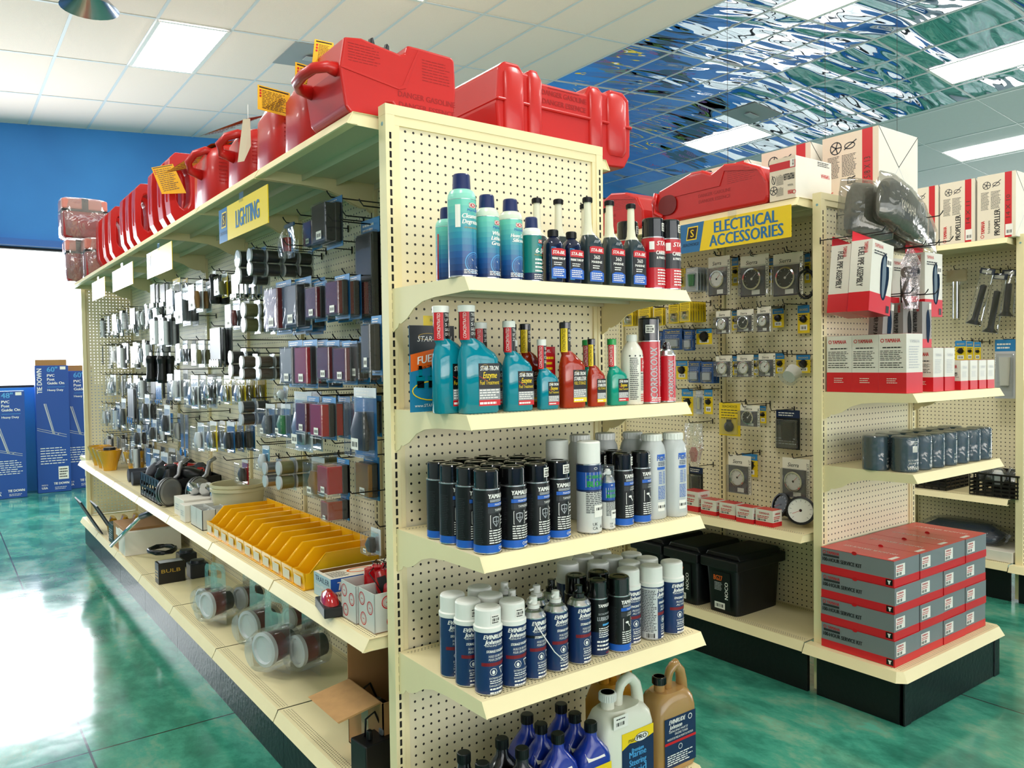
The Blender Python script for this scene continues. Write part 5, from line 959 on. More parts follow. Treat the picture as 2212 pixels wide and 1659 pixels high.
# white and red cartons on the upper shelf
cwh = mat('carton_white_gloss', 'E6E3D6', .3, coat=.3)
def ybox(label, x, y, w, d, h, zred, grp=None):
    """w along x (front), d along y"""
    o = root('filter_carton', (x, y, 50.93), label, 'box', grp); MB().box(0, w, 0, d, .01, h, cwh).box(-.02, w+.02, -.02, d+.02, 0, zred, kred).box(.1, w-.1, .1, d-.1, h, h+.05, mat('carton_top_red', '8E1A1E', .4)).build('carton', o, bev=.03)
    D = Dec(lambda u, v, e: Vector((-.02-e, d-u, v)), 0); D.ring(d*.14, h-1.0, .3, .3, .1, P['red'], 2, 12); D.text('YAMAHA', d*.24, h-1.3, .6, P['red'], al='l', l=2, w=d*.55, bold=.04); D.fine(d*.15, d*.85, h-2.3, h-1.9, 1, P['dgry'], 2)
    D.fine(d*.06, d*.94, h*.55, h-2.5, 6, P['dgry'], 2, .35); D.fine(d*.06, d*.94, h*.42, h*.53, 3, P['dgry'], 2, .35); D.fine(d*.3, d*.7, zred*.45, zred*.75, 3, P['crm'], 2, .35); D.build('printed_panel', o)
    D = Dec(lambda u, v, e: Vector((u, -.02-e, v)), 0); D.text('YAMAHA', w/2, h-1.4, .5, P['silv'], l=2, w=w*.6); D.fine(w*.15, w*.8, zred+.6, h-1.8, 9, P['silv'], 2, .35); D.build('printed_panel', o); return o
# deep cartons stand one behind the other along the shelf depth
a = ybox('large white and red filter carton at the front corner of the upper shelf', 80.9, -13.7, 5.0, 4.4, 9.2, 3.2)
dup(a, (80.9, -9.25, 50.93), 'large white and red filter carton, middle of the three by the aisle'); dup(a, (80.9, -4.8, 50.93), 'large white and red filter carton nearest the shelf upright')
a = ybox('medium white and red carton beside the large front one', 89.1, -13.8, 3.3, 3.4, 7.0, 2.3); dup(a, (93.0, -13.8, 50.93), 'medium white and red carton, second one along the shelf front')
a = ybox('small white and red carton, first of the four at the shelf end', 97.6, -14.2, 2.6, 2.9, 4.9, 1.5)
for i, x in enumerate((101.0, 104.3, 107.5)): dup(a, (x, -14.2, 50.93), 'small white and red carton, %s of the four at the shelf end' % ('second', 'third', 'last')[i])
# hanging boxes with hose windows
def pipebox(label, x, y, z, w, d, h, hd, rz=0, ry=0, primer=False):
    """x, y, z: the hanging hole"""
    o = root('hose_carton' if not primer else 'primer_pump_pack', (x, y, z), label, 'box', rz=rz, ry=ry)
    m = MB().box(-w/2, w/2, -d/2, d/2, -h-hd, -hd, cwh if not primer else mat('pack_grey', '8F8C86', .4)).box(-w/2-.02, w/2+.02, -d/2-.02, d/2+.02, -h-hd-.01, -h-hd+h*.27, kred); m.box(-w/2, w/2, d/2-.08, d/2, -hd, .5, kred); m.build('carton', o)
    D = Dec(lambda u, v, e: Vector((-w/2-.02-e, d/2-u, v-h-hd)), 0)
    D.text('FUEL PIPE ASSEMBLY' if not primer else 'PRIMER PUMP ASSY', d*.36, h*.9 if not primer else h*.8, d*.3, P['blk'], al='l', rot=-PI/2, l=2, w=h*.55, bold=.03); D.text('YAMAHA', d*.62, h*.97, d*.2, P['red'], al='l', rot=-PI/2, l=2, w=h*.16, bold=.02); D.build('printed_panel', o)
    D = Dec(lambda u, v, e: Vector((u, -d/2-.02-e, v-h-hd)), 0); D.rect(-w/2, 0, w/2, h*.27, kred, 1)
    n = 22
    hose = mat('dark_hose_window', '131B22', .15, coat=.8)
    pts = []
    for i in range(n):
        t = 2*PI*i/n; rr = 1+.12*math.sin(3*t+1); pts.append((w*.12+w*.2*math.cos(t)*rr, h*.52+h*.33*math.sin(t)))
    D.poly(pts, hose, 2)
    if not primer: D.poly([(w*.1+(q[0]-w*.12)*.45, q[1]*.9+h*.05) for q in pts], mat('grey_hose', '7C8A92', .1, coat=.8), 3); D.text('YAMAHA', -w*.2, h*.9, w*.1, P['red'], l=3, w=w*.4); D.fine(-w*.4, w*.3, h*.8, h*.87, 2, P['dgry'], 3); D.rect(w*.2, h*.68, w*.42, h*.8, sticker, 3); D.bars(w*.22, h*.71, w*.4, h*.77, ink, 4); D.rect(w*.28, h*.03, w*.42, h*.13, P['blk'], 4)
    else: D.rect(w*.2, h*.85, w*.45, h*.97, sticker, 3)
    D.build('printed_panel', o); return o
pb = pipebox('fuel pipe carton with hose window, nearest one hanging', 79.6, -9.2, 75.3, 6.2, 3.4, 11.0, 1.1, ry=.12)
pb2 = dup(pb, (83.2, -3.6, 75.5), 'fuel pipe carton with hose window, hanging behind and left of the nearest one', ry=.13)
dup(pb, (101.6, -6.2, 75.6), 'fuel pipe carton with hose window, hanging farthest right', ry=0)
dup(pb, (96.8, -3.0, 74.6), 'fuel pipe carton mostly hidden behind the farthest right one', ry=0)
o = pipebox('primer pump pack at the left of the three, leaning', 88.2, -6.0, 66.2, 3.2, 2.4, 8.6, .6, ry=.12, primer=True)
dup(o, (93.0, -6.6, 66.2), 'primer pump pack hanging in the middle of the three', ry=0); dup(o, (96.5, -8.0, 66.4), 'primer pump pack hanging at the right of the three', ry=0)
o = root('hose_fitting', (92.3, -8.6, 70.5), 'black hose fitting in a bag between the fuel pipe cartons', 'fitting')
MB().tube([(-1.6, 0, 0), (.2, 0, .1), (1.0, -.6, .4)], [.9, 1.0, .8], black, 14).tube([(-.2, 0, 0), (-1.8, .5, -3.5), (-1, 0, -5.5)], .3, black, 8).build('fitting', o); MB().loft([(0, 0, -6, 1.9, .7, 3), (0, 0, 1.5, 2.2, 1.1, 3), (0, 0, 4, .6, .3, 3)], film('pack_film', 'F2D8DA', .72, .1, .8, 30), 18).build('clear_bag', o)
hooks(G1, (95.5, 0, 0), [(79.6, 0, 75.95), (83.2, 0, 76.15), (101.6, 0, 76.25), (96.8, 0, 75.25), (88.2, 0, 66.85), (93, 0, 66.85), (96.5, 0, 67.05), (92.3, 0, 74.75), (84.5, 0, 80.5), (98, 0, 80.2)] , 11)
# grey covers in clear bags
gcl = mat('grey_cover_cloth', '4A4A40', .7, noise=.25, nscale=25, bump=.6, bscale=18)
def bagcover(label, x, y, z, l, h, t, rz, ry, txt=True):
    o = root('bagged_cover', (x, y, z), label, 'cover', rz=rz, ry=ry)
    T = Matrix.Rotation(PI/2, 4, 'Y')
    MB().loft([(0, 0, 0, h*.36, t*.3, 2.6), (-.2, 0, l*.08, h*.46, t*.5, 2.6), (0, 0, l*.45, h*.5, t*.55, 2.4), (.4, 0, l*.8, h*.4, t*.42, 2.6), (.7, 0, l*.97, h*.24, t*.2, 2.6)], gcl, 26, T).build('folded_cover', o)
    MB().loft([(-.2, 0, -1.6, h*.5, .3, 3), (-.2, 0, l*.06, h*.54, t*.6, 3), (0, 0, l*.45, h*.56, t*.64, 2.6), (.4, 0, l*.8, h*.48, t*.52, 3), (.9, 0, l*1.1, h*.34, .2, 3)], film('bag_film_grey', 'F6F3E4', .85, .08, .8, 7), 26, T).build('clear_bag', o)
    if txt: D = Dec(lambda u, v, d: Vector((u, -t*.56-d*3, v)), 0); D.text('YAMAHA', l*.3, -h*.2, h*.22, P['crm'], l=2, w=l*.35); D.ring(l*.62, h*.12, h*.13, h*.13, .12, P['silv'], 2, 14); D.build('printed_logo', o)
    return o
bagcover('grey folded cover in a clear bag at the left of the hanging bags', 80.5, -4.4, 80.5, 7.5, 9.0, 3.2, -.5, .1, False)
bagcover('large grey cover in a clear bag with printed name, in front of the others', 80.6, -10.2, 81.4, 17.5, 7.2, 3.4, .12, .14)
bagcover('grey cover in a clear bag drooping towards the right', 91, -5.6, 81.2, 17, 7.0, 3, .05, .16, False)
bagcover('dark grey cover below the other bagged covers', 88, -3.0, 77.8, 15, 3.6, 2.6, .0, .08, False)
# ------------------------------------------------------------------ electrical accessories wall (left face of the right gondola)
GX = 94.7
skyc = mat('card_blue_header', '2A86C4', .45); yelc = mat('card_yellow', 'F0CE1E', .45); purp = mat('card_dark_purple', '3A3344', .4); dialw = mat('dial_white', 'EDEDE6', .4); chrome = mat('chrome_rim', 'D8DADD', .12, 1)
def pack(name, label, x, y, z, w, h, style, grp=None, ry=0, rz=0, tilt=0):
    """blister card facing -x, hung by its top at (x, y, z); w along y"""
    o = root(name, (x, y, z), label, 'pack', grp, rz=rz, rx=tilt); F2 = lambda off: Dec(lambda u, v, d: Vector((-off-d, -u, v-h)), 0)
    colr = dict(gauge=purp, blue=mat('card_dark_blue', '27508C', .4), yellow=yelc, cardy=yelc, silver=mat('card_pale_silver', 'C9CCD2', .4), red=mat('card_red', 'B5121C', .4), blk=mat('card_black', '101418', .4))[style[0]]
    MB().box(0, .08, -w/2, w/2, -h, -.02, colr).build('card', o)
    D = F2(0)
    if style[0] == 'gauge':
        D.rect(-w/2, h*.72, w/2, h, P['crm'], 1); D.text('Sierra', -w*.1, h*.78, h*.1, P['blk'], l=2, sh=.2, w=w*.4, bold=.02); r = min(w, h)*.32; cy_ = h*.42
        D.rect(w*.38, 0, w/2, h, P['crm'], 2); D.text(style[1], w*.48, h*.04, w*.09, P['dgry'], al='l', rot=PI/2, l=3, w=h*.86)
        g = MB().lathe([(r, 0), (r, .5), (r*.86, .55)], chrome, 28, Matrix.Translation((0, .06*w, cy_-h)) @ Matrix.Rotation(-PI/2, 4, 'Y'), cap=False); g.lathe([(r*.88, .4), (.01, .4)], dialw if style[2] else mat('dial_dark', '20262C', .3), 28, Matrix.Translation((0, .06*w, cy_-h)) @ Matrix.Rotation(-PI/2, 4, 'Y'), cap=False); g.build('gauge', o)
        D2 = F2(.42); m = P['blk'] if style[2] else P['wht']
        for i in range(9): t = PI*(1.25-1.5*i/8); D2.line((-.06*w+r*.68*math.cos(t), cy_+r*.68*math.sin(t)), (-.06*w+r*.8*math.cos(t), cy_+r*.8*math.sin(t)), .05, m, 1)
        D2.line((-.06*w, cy_), (-.06*w+r*.5, cy_+r*.5), .07, P['red'] if style[2] else m, 2); D2.ell(-.06*w, cy_, r*.12, r*.12, m, 2); D2.build('dial_marks', o)
        D.rect(-w*.1, h*.04, w*.18, h*.15, sticker, 3)
        MB().box(-1.1, -.02, -w*.44, w*.47, -h*.98, -h*.26, clearp).build('blister', o, bev=.15)
    elif style[0] == 'cardy':
        D.rect(-w/2, h*.72, w/2, h, skyc, 1); D.text('SEACHOICE', 0, h*.8, h*.08, P['yel'], l=2, w=w*.7); D.fine(-w*.4, w*.4, h*.45, h*.68, 3, P['navy'], 2); D.rect(-w*.3, h*.1, w*.3, h*.3, sticker, 2); D.bars(-w*.2, h*.14, w*.2, h*.24, ink, 3)
        MB().lathe([(w*.28, 0), (w*.22, .5), (.01, .6)], black, 16, Matrix.Translation((0, 0, -h*.5)) @ Matrix.Rotation(-PI/2, 4, 'Y'), cap=False).build('part', o)
    elif style[0] == 'yellow':
        D.text('SEACHOICE', 0, h*.86, h*.07, P['blk'], l=2, w=w*.7); D.fine(-w*.4, w*.4, h*.5, h*.82, 4, P['dgry'], 2, .3); MB().lathe([(w*.2, 0), (w*.2, .5), (w*.1, .7), (.01, .7)], chrome if style[1] else black, 12, Matrix.Translation((0, 0, -h*.72)) @ Matrix.Rotation(-PI/2, 4, 'Y'), cap=False).box(-.5, 0, -w*.08, w*.08, -h*.6, -h*.5, black).build('switch', o)
        MB().box(-.8, -.02, -w*.4, w*.4, -h*.95, -h*.48, clearp).build('blister', o, bev=.1)
    elif style[0] == 'blue':
        D.text('Toggle Boot Seal', 0, h*.84, h*.07, P['yel'], l=2, w=w*.75); D.line((-w*.42, h*.78), (w*.42, h*.78), .05, P['yel'], 2); D.fine(-w*.4, w*.4, h*.5, h*.72, 3, P['silv'], 2, .3); MB().box(-.6, -.02, -w*.3, w*.3, -h*.85, -h*.52, mat('pale_part', 'B8BEC6', .3)).build('part', o, bev=.1); MB().box(-.9, -.02, -w*.4, w*.4, -h*.95, -h*.46, clearp).build('blister', o, bev=.1)
    else:
        D.rect(-w/2, h*.8, w/2, h, style[1], 1); D.fine(-w*.4, w*.4, h*.83, h*.95, 2, P['wht'], 2); D.fine(-w*.4, w*.4, h*.1, h*.3, 3, P['silv'], 2, .3)
        MB().loft([(0, 0, -h*.78, w*.1, w*.22, 3), (0, 0, -h*.3, w*.12, w*.28, 3)], style[2], 16, Matrix.Translation((-.3, 0, 0))).build('part', o); MB().box(-1.0, -.02, -w*.42, w*.42, -h*.97, -h*.24, clearp).build('blister', o, bev=.15)
    D.build('card_print', o); return o
def span(rg, x0, y0, x1, y1, X):
    """centre y, top z, width, height of a thing facing -x drawn between two picture corners"""
    a = at(rg, x0, (y0+y1)/2, x=X); b = at(rg, x1, (y0+y1)/2, x=X); c = at(rg, (x0+x1)/2, y0, x=X); d = at(rg, (x0+x1)/2, y1, x=X); return (a.y+b.y)/2, c.z, abs(a.y-b.y), c.z-d.z
hk = []
def hang(n, rg, box, X, nm, lb, style, grp, step=.9, back=None, **k):
    """n packs one behind the other; the front one is the one measured in the photograph"""
    y, z, w_, h = span(rg, *box, X); a = pack(nm, lb, X, y, z, w_, h, style, grp if n > 1 else None, **k); hk.append((GX, y, z+.1))
    for i in range(1, n): dup(a, (X+i*step, y+.05*(i % 2), z), back or lb)
    return a
SG = [((830, 510, 985, 790), 'TACHOMETER', 1, 'leftmost large white-dial tachometer pack on the top row of gauges'), ((1060, 500, 1265, 795), 'SPEED GAUGE', 0, 'middle large dark-dial gauge pack on the top row of gauges'), ((1295, 485, 1510, 790), 'TACHOMETER', 0, 'right large dark-dial tachometer pack on the top row of gauges'),
      ((885, 900, 990, 1065), 'OIL', 1, 'small white-dial gauge pack, left in the second gauge row'), ((1035, 890, 1155, 1050), 'FUEL', 0, 'small dark-dial gauge pack, middle of the second gauge row'), ((1180, 870, 1280, 1050), 'VOLTS', 1, 'small gauge pack with round yellow sticker, right in the second gauge row'),
      ((885, 1220, 1000, 1375), 'WATER', 1, 'small white-dial gauge pack, left in the third gauge row'), ((1035, 1215, 1155, 1375), 'FUEL', 1, 'small gauge pack with yellow sticker in the middle of the third row'), ((1190, 1205, 1310, 1370), 'TRIM', 1, 'small white-dial gauge pack, right in the third gauge row')]
for b, t, wd, lb in SG: hang(1, 'g', b, 88.2, 'gauge_pack', lb, ('gauge', t, wd), None)
for b, lb in (((1000, 520, 1045, 720), 'beside the left tachometer'), ((1255, 525, 1300, 700), 'beside the middle top gauge'), ((1520, 490, 1560, 700), 'beside the right tachometer'), ((1000, 895, 1045, 1040), 'right of the first small gauge'), ((1290, 885, 1370, 1020), 'right of the yellow-stickered gauge'), ((1005, 1225, 1050, 1360), 'right of the first gauge, third row'), ((1150, 1215, 1195, 1360), 'between second and third gauges, third row'), ((1310, 1205, 1375, 1350), 'right of the last small gauge, third row'), ((1470, 860, 1555, 1060), 'alone near the shelf post'), ((1460, 1215, 1560, 1345), 'behind the clear cup pack')):
    hang(1, 'g', b, 93.6, 'accessory_card', 'blue and yellow accessory card '+lb, ('cardy',), None)
hang(1, 'h', (515, 425, 660, 670), 88.2, 'gauge_pack', 'water pressure kit pack with small white dial', ('gauge', 'WATER PRESSURE KIT', 1), None)
hang(1, 'h', (860, 445, 1035, 700), 88.2, 'gauge_pack', 'speedometer kit pack with large white dial by the post', ('gauge', 'SPEEDOMETER KIT', 1), None)
hang(1, 'h', (590, 105, 715, 240), 88.2, 'gauge_pack', 'small dark gauge pack below the three gauge rows', ('gauge', 'HOUR', 0), None)
hang(1, 'h', (820, 135, 970, 385), 92.5, 'meter_pack', 'black and blue engine meter pack', ('blk', P['navy'], black), None)
for b, lb in (((715, 110, 755, 220), 'behind the small dark gauge'), ((600, 415, 700, 560), 'behind the water pressure kit')): hang(1, 'h', b, 93.6, 'accessory_card', 'blue and yellow accessory card '+lb, ('cardy',), None)
o = hang(1, 'h', (455, 90, 590, 300), 89.5, 'switch_card', 'yellow folded switch card with blue top, lowest near the post', ('yellow', 0), None)
for b, n, lb in (((215, 870, 290, 1010), 3, 'left'), ((330, 870, 415, 1010), 2, 'second'), ((440, 880, 505, 1005), 2, 'third'), ((545, 855, 620, 990), 3, 'fourth'), ((625, 835, 700, 980), 7, 'nearest and thickest')):
    hang(n, 'g', b, 88.5 if n < 7 else 86.5, 'switch_card', 'yellow switch card on the %s hook of the yellow row' % lb, ('yellow', n % 2), 'yellow switch cards, %s hook' % lb, .8)
for b, n, lb in (((505, 1030, 640, 1180), 3, 'the widest dark blue cards'), ((655, 1035, 715, 1185), 2, 'the narrow dark blue cards'), ((690, 1260, 770, 1415), 3, 'the lower dark blue cards, left hook'), ((780, 1265, 865, 1420), 3, 'the lower dark blue cards by the post'), ((455, 1050, 500, 1170), 2, 'the dark blue cards behind the red rust can')):
    hang(n, 'g', b, 89, 'seal_pack', 'dark blue seal pack, one of '+lb, ('blue',), lb, .9)
hang(4, 'g', (670, 590, 755, 760), 88, 'fuse_pack', 'clear pack with green fuses, one of the row left of the tachometer', ('silver', P['silv'], mat('green_part', '1F7A3C', .4)), 'clear packs with green parts', 1.0)
for b, nm, st, lb in (((640, 1460, 720, 1650), 'bulb_pack', ('cardy',), 'yellow and blue pack at the bottom left of the wall'), ((740, 1470, 790, 1640), 'bulb_pack', ('silver', P['silv'], chrome), 'slim clear pack with a metal plug'), ((800, 1465, 860, 1640), 'bulb_pack', ('cardy',), 'narrow blue-topped pack next to the post'), ((600, 1260, 680, 1390), 'bulb_pack', ('cardy',), 'blue and yellow pack beside the rust cans'),
                      ((745, 1030, 855, 1140), 'bulb_pack', ('cardy',), 'blue and yellow card behind the narrow clear pack'), ((600, 600, 665, 730), 'bulb_pack', ('yellow', 0), 'yellow pack with a black part behind the red cleaner cans')): hang(1, 'g', b, 90.5, nm, lb, st, None)
hang(1, 'h', (262, 500, 350, 700), 89, 'key_pack', 'black switch pack with red button beside the mixing bottles', ('blk', P['navy'], black), None)
o = root('bagged_part', (88.5, *[at('h', 290, 220, x=88.5)[i] for i in (1, 2)]), 'white part in a long clear bag beside the mixing bottles', 'bag'); MB().loft([(0, 0, -9, .8, 1.0, 3), (0, 0, -5, 1.2, 2.2, 3), (0, 0, 0, .3, 2.4, 3)], film('pack_film_w', 'FFFFFF', .5, .1, 1, 25), 18).build('clear_bag', o); MB().lathe([(.6, -8), (.9, -6), (.5, -5)], P['red'], 12).build('part', o); hk.append((GX, o.location.y/S, o.location.z/S+.15))
o = root('cup_pack', (88.2, *[at('g', 1450, 1220, x=88.2)[i] for i in (1, 2)]), 'clear round cup pack with white part near the post', 'pack'); MB().lathe([(2.1, 0), (1.9, 2.6), (.01, 2.8)], clearp, 24, Matrix.Translation((0, 0, -2.6)) @ Matrix.Rotation(-PI/2-.5, 4, 'Y'), cap=False).build('blister', o); MB().lathe([(1.5, .2), (1.2, 2.2), (.01, 2.2)], white, 20, Matrix.Translation((0, 0, -2.8)) @ Matrix.Rotation(-PI/2-.5, 4, 'Y')).build('part', o); hk.append((GX, o.location.y/S, o.location.z/S+.15))
o = root('cable_loop', (88, *[at('g', 1530, 620, x=88)[i] for i in (1, 2)]), 'black cable loop hanging by the post on the gauge wall', 'cable'); MB().tube([(0, 1.9*math.cos(t/14*2*PI), 2.6*math.sin(t/14*2*PI)-2.2) for t in range(14)], .22, black, 8, closed=True).tube([(.4, 1.4*math.cos(t/14*2*PI), 2.2*math.sin(t/14*2*PI)-2.2) for t in range(14)], .2, black, 8, closed=True).build('cable', o); hk.append((GX, o.location.y/S, o.location.z/S+.2))
hooks(R1, (95.5, 2, 0), hk, 7.6, (-1, 0, 0))
# mid shelf: small boxes, loose gauges
MZ = 26.83
def sbox(label, x, y, w, d, h):
    o = root('small_parts_box', (x, y, MZ), label, 'box'); MB().box(0, d, -w, 0, .0, h, cwh).box(-.02, d+.02, -w-.02, .02, 0, h*.27, kred).box(.03, d-.03, -w+.03, -.03, h, h+.03, kred).build('carton', o)
    for f in ((lambda u, v, e: Vector((-.02-e, -u, v)), w), (lambda u, v, e: Vector((u, -w-.02-e, v)), d)):
        D = Dec(f[0], 0); L_ = f[1]; D.text('YAMAHA', L_*.5, h*.72, h*.13, P['red'], l=2, w=L_*.6, bold=.02); D.fine(L_*.1, L_*.9, h*.45, h*.65, 2, P['red'], 2); D.bars(L_*.1, h*.32, L_*.6, h*.42, ink, 2); D.build('box_print', o)
    return o
a = sbox('small white and red parts box, nearest of the row on the shelf', 79.2, 12.6, 3.6, 2.6, 2.9); dup(a, (78.9, 16.6, MZ), 'small white and red parts box, second in the row'); dup(a, (79.6, 21.0, MZ), 'small white and red parts box, third in the row'); dup(a, (79.8, 25.6, MZ), 'small white and red parts box, fourth in the row'); sbox('taller white and red parts box beside the mixing bottles', 80.2, 30.6, 4.0, 3.4, 3.9)
def lgauge(label, x, y, r, rz, face, ry):
    o = root('loose_gauge', (x, y, MZ+r*1.15), label, 'gauge', rz=rz, ry=ry); T = Matrix.Rotation(-PI/2, 4, 'Y')
    MB().lathe([(r*.78, -3.2), (r*.8, 0)], face and dialw or black, 26, T).lathe([(r*.9, 0), (r, .1), (r, .7), (r*.84, .75)], black, 28, T, cap=False).build('case', o); MB().lathe([(r*.86, .55), (.01, .55)], dialw if face else mat('dial_dark', '20262C', .3), 28, T, cap=False).build('dial', o)
    D = Dec(lambda u, v, d: Vector((-.56-d, -u, v)), 0)
    for i in range(11): t = PI*(1.25-1.5*i/10); D.line((r*.62*math.cos(t), r*.62*math.sin(t)), (r*.76*math.cos(t), r*.76*math.sin(t)), .05, P['blk'] if face else P['wht'], 1)
    D.line((0, 0), (-r*.55, -r*.25), .06, P['red'], 2); D.ell(0, 0, r*.1, r*.1, P['blk'], 2); D.build('dial_marks', o)
lgauge('loose round gauge with white face and black rim near the post', 83.4, 6.2, 2.5, .45, 1, .25); lgauge('loose black gauge behind the small parts boxes', 87.0, 12.4, 2.2, -.3, 0, .35); lgauge('black gauge rim leaning on the white-faced gauge', 86.2, 8.6, 1.9, .2, 0, .3)
# battery boxes on the deck
bbk = mat('battery_box_black', '0D0F11', .45, noise=.15, nscale=40)
def battery(label, x, y):
    o = root('battery_box', (x, y, 8.63), label, 'battery box'); w, d, h = 7.6, 13.6, 9.6
    MB().loft([(d/2, -w/2, 0, d*.46, w*.45, 9), (d/2, -w/2, h*.9, d*.5, w*.5, 9)], bbk, 36, smooth=False).build('tub', o)
    m = MB().box(-.7, d+.7, -w-.5, .5, h-1.0, h+.9, bbk); m.prism([(-w-.3, h+.9), (.3, h+.9), (-.4, h+1.9), (-w+.4, h+1.9)], .4, d-.4, 'x', bbk); m.build('lid', o, bev=.25)
    D = Dec(lambda u, v, e: Vector((-.12-e, -u, v)), 0); D.rect(2.3, .9, 6.1, 8.0, P['blk'], 2); D.text('BG27', 3.3, 6.3, .95, P['org'], l=3, w=2.0, bold=.06); D.fine(2.5, 4.4, 4.4, 6.0, 6, P['silv'], 3); D.text('NOCO', 5.6, 3.0, .75, P['wht'], al='l', rot=PI/2, l=3, w=3.2, bold=.05); D.rect(2.5, 1.0, 4.9, 2.2, sticker, 3); D.bars(2.8, 1.3, 4.5, 1.9, ink, 4); D.build('printed_label', o); return o
a = battery('black battery box with an orange-lettered label, nearest of the three on the deck', 79.3, 24.4); dup(a, (79.0, 33.6, 8.63), 'black battery box in the middle, half covered by the cans'); dup(a, (78.8, 42.8, 8.63), 'black battery box farthest left, only its lid corner in view')
# ------------------------------------------------------------------ far right gondola
TX = 174.7; hk = []
def hang2(rg, box, X, nm, lb, style, n=1, grp=None):
    y, z, w_, h = span(rg, *box, X); a = pack(nm, lb, X, y, z, w_, h, style, grp); hk.append((TX, y, z+.1))
    for i in range(1, n): dup(a, (X+i, y+.2, z), lb)
y, z, w_, h = span('i', 1240, 1020, 1400, 1400, 170); o = root('rod_holder_pack', (170, y, z), 'chrome rod holder tube hanging below a clear header', 'pack')
MB().lathe([(.9, -h), (.9, -3)], chrome, 20, cap=True).build('tube', o); MB().box(-.5, .3, -w_/2, w_/2, -3.8, 0, clearp).box(.3, .35, -w_/2, w_/2, -3, 0, mat('card_beige', 'CBB98A', .5)).build('header_card', o); hk.append((TX, y, z+.1))
for i, (b, lb) in enumerate((((1500, 1010, 1640, 1450), 'left of the two front ones'), ((1590, 1050, 1740, 1510), 'right of the two front ones'), ((1690, 1020, 1790, 1380), 'partly behind the post'))):
    y, z, w_, h = span('i', *b, 168+i); o = root('bagged_horn', (168+i, y, z), 'black trumpet-ended part in a clear bag, '+lb, 'bag', rx=.25-.08*i)
    MB().lathe([(1.7, -h), (.8, -h+1.0), (.7, -h+1.6), (.72, -h*.3), (.01, -h*.28)], black, 20, cap=False).build('part', o); MB().loft([(0, 0, -h-.2, 1.8, 1.8, 2.4), (0, 0, -h*.5, 1.1, 1.5, 3), (0, 0, 0, .2, 1.7, 4)], clearp, 18).build('clear_bag', o); MB().box(-.15, .0, -1.7, 1.7, -1.4, 0, P['navy']).box(-.18, -.15, -1.0, 1.2, -1.2, -.4, sticker).build('header_card', o); hk.append((TX, y, z+.1))
hang2('j', (1310, 130, 1395, 290), 168, 'clip_card', 'blue and yellow clip card nearest in its row behind the small cartons', ('cardy',)); hang2('j', (1400, 135, 1450, 285), 168, 'clip_card', 'blue and yellow clip card, middle of its row', ('cardy',)); hang2('j', (1460, 140, 1510, 285), 168, 'clip_card', 'blue and yellow clip card, right of its row', ('cardy',))
hang2('j', (1620, 120, 1780, 580), 170, 'pump_pack', 'clear pack with a blue header and white sleeve at the far right', ('silver', skyc, dialw)); hang2('i', (1150, 1060, 1200, 1370), 169, 'lure_pack', 'dark pack beside the right fuel pipe carton', ('blk', P['yel'], black))
hooks(R2, (175.5, 2, 0), hk, 6, (-1, 0, 0))
def basket(label, x, y, z, w, d, h):
    o = root('black_basket', (x, y, z), label, 'basket'); m = MB()
    m.box(0, d, -w, 0, 0, .2, black)
    for zz in (.9, 1.8, 2.7, 3.6): 
        if zz < h-1: m.box(0, .15, -w, 0, zz-.22, zz+.22, black); m.box(0, d, -w, -w+.15, zz-.22, zz+.22, black); m.box(0, d, -.15, 0, zz-.22, zz+.22, black)
    for i in range(7): yy = -w*i/6; m.box(-.02, .18, min(-.0, yy+.2), max(-w, yy-.2), 0, h, black)
    for i in range(6): xx = d*i/5; m.box(max(0, xx-.2), min(d, xx+.2), -w, -w+.17, 0, h, black); m.box(max(0, xx-.2), min(d, xx+.2), -.17, 0, 0, h, black)
    m.box(-.25, .25, -w-.2, .2, h-.4, h, black).box(-.25, d+.2, -w-.25, -w+.2, h-.4, h, black).box(-.25, d+.2, -.2, .25, h-.4, h, black); m.box(d-.15, d, -w, 0, 0, h, black); m.build('basket', o); return o
a = basket('black slotted basket with bagged parts at the far right', 159.6, 11.4, 23.55, 10.5, 12, 5.4); dup(a, (160, 27.4, 23.55), 'black slotted basket behind the filters')
R = random.Random(5)
def clutter(n, x0, x1, y0, y1, z, nm, lb, cat, cols, s0, s1, grp, bag=False):
    for i in range(n):
        x, y, s_ = x0+(x1-x0)*R.random(), y0+(y1-y0)*R.random(), s0+(s1-s0)*R.random(); o = root(nm, (x, y, z+s_*.5+R.random()*.4), lb, cat, grp, rz=R.random()*6, rx=R.random()*1.5); c = cols[i % len(cols)]
        MB().loft([(0, 0, -s_*.5, s_*.3, s_*.3, 3), (0, 0, 0, s_*.5, s_*.35, 3), (0, 0, s_*.5, s_*.25, s_*.25, 3)], c, 12).build('part', o)
        if bag: MB().loft([(0, 0, -s_*.6, s_*.3, s_*.3, 3), (0, 0, 0, s_*.7, s_*.5, 3), (0, 0, s_*.8, s_*.2, s_*.5, 3)], shr, 12).build('clear_bag', o)
clutter(9, 161, 170, 2.5, 9.5, 26.2, 'bagged_part', 'bagged grey part heaped in the black basket at the far right', 'bag', [mat('part_grey', '6E6A66', .4), white, black], 2, 3.2, 'bagged parts in the far right basket', True)
o = root('blue_bagged_hose', (160.5, 22, 8.7), 'dark blue coiled cover in a clear bag on the lowest right shelf', 'bag'); MB().loft([(6, -6, 2.6, 4, 8, 2.6), (6.5, -6, 4.6, 5, 9.5, 2.6), (6.5, -6, 6.6, 3, 6, 2.4)], mat('navy_cloth', '16284C', .5, bump=.6, bscale=12), 26).build('folded_cover', o); MB().loft([(6, -6, 2.5, 5, 9.5, 3), (6.5, -6, 4.8, 6, 11, 2.8), (6.5, -6, 7.2, 3, 7, 2.4)], shr, 26).build('clear_bag', o)
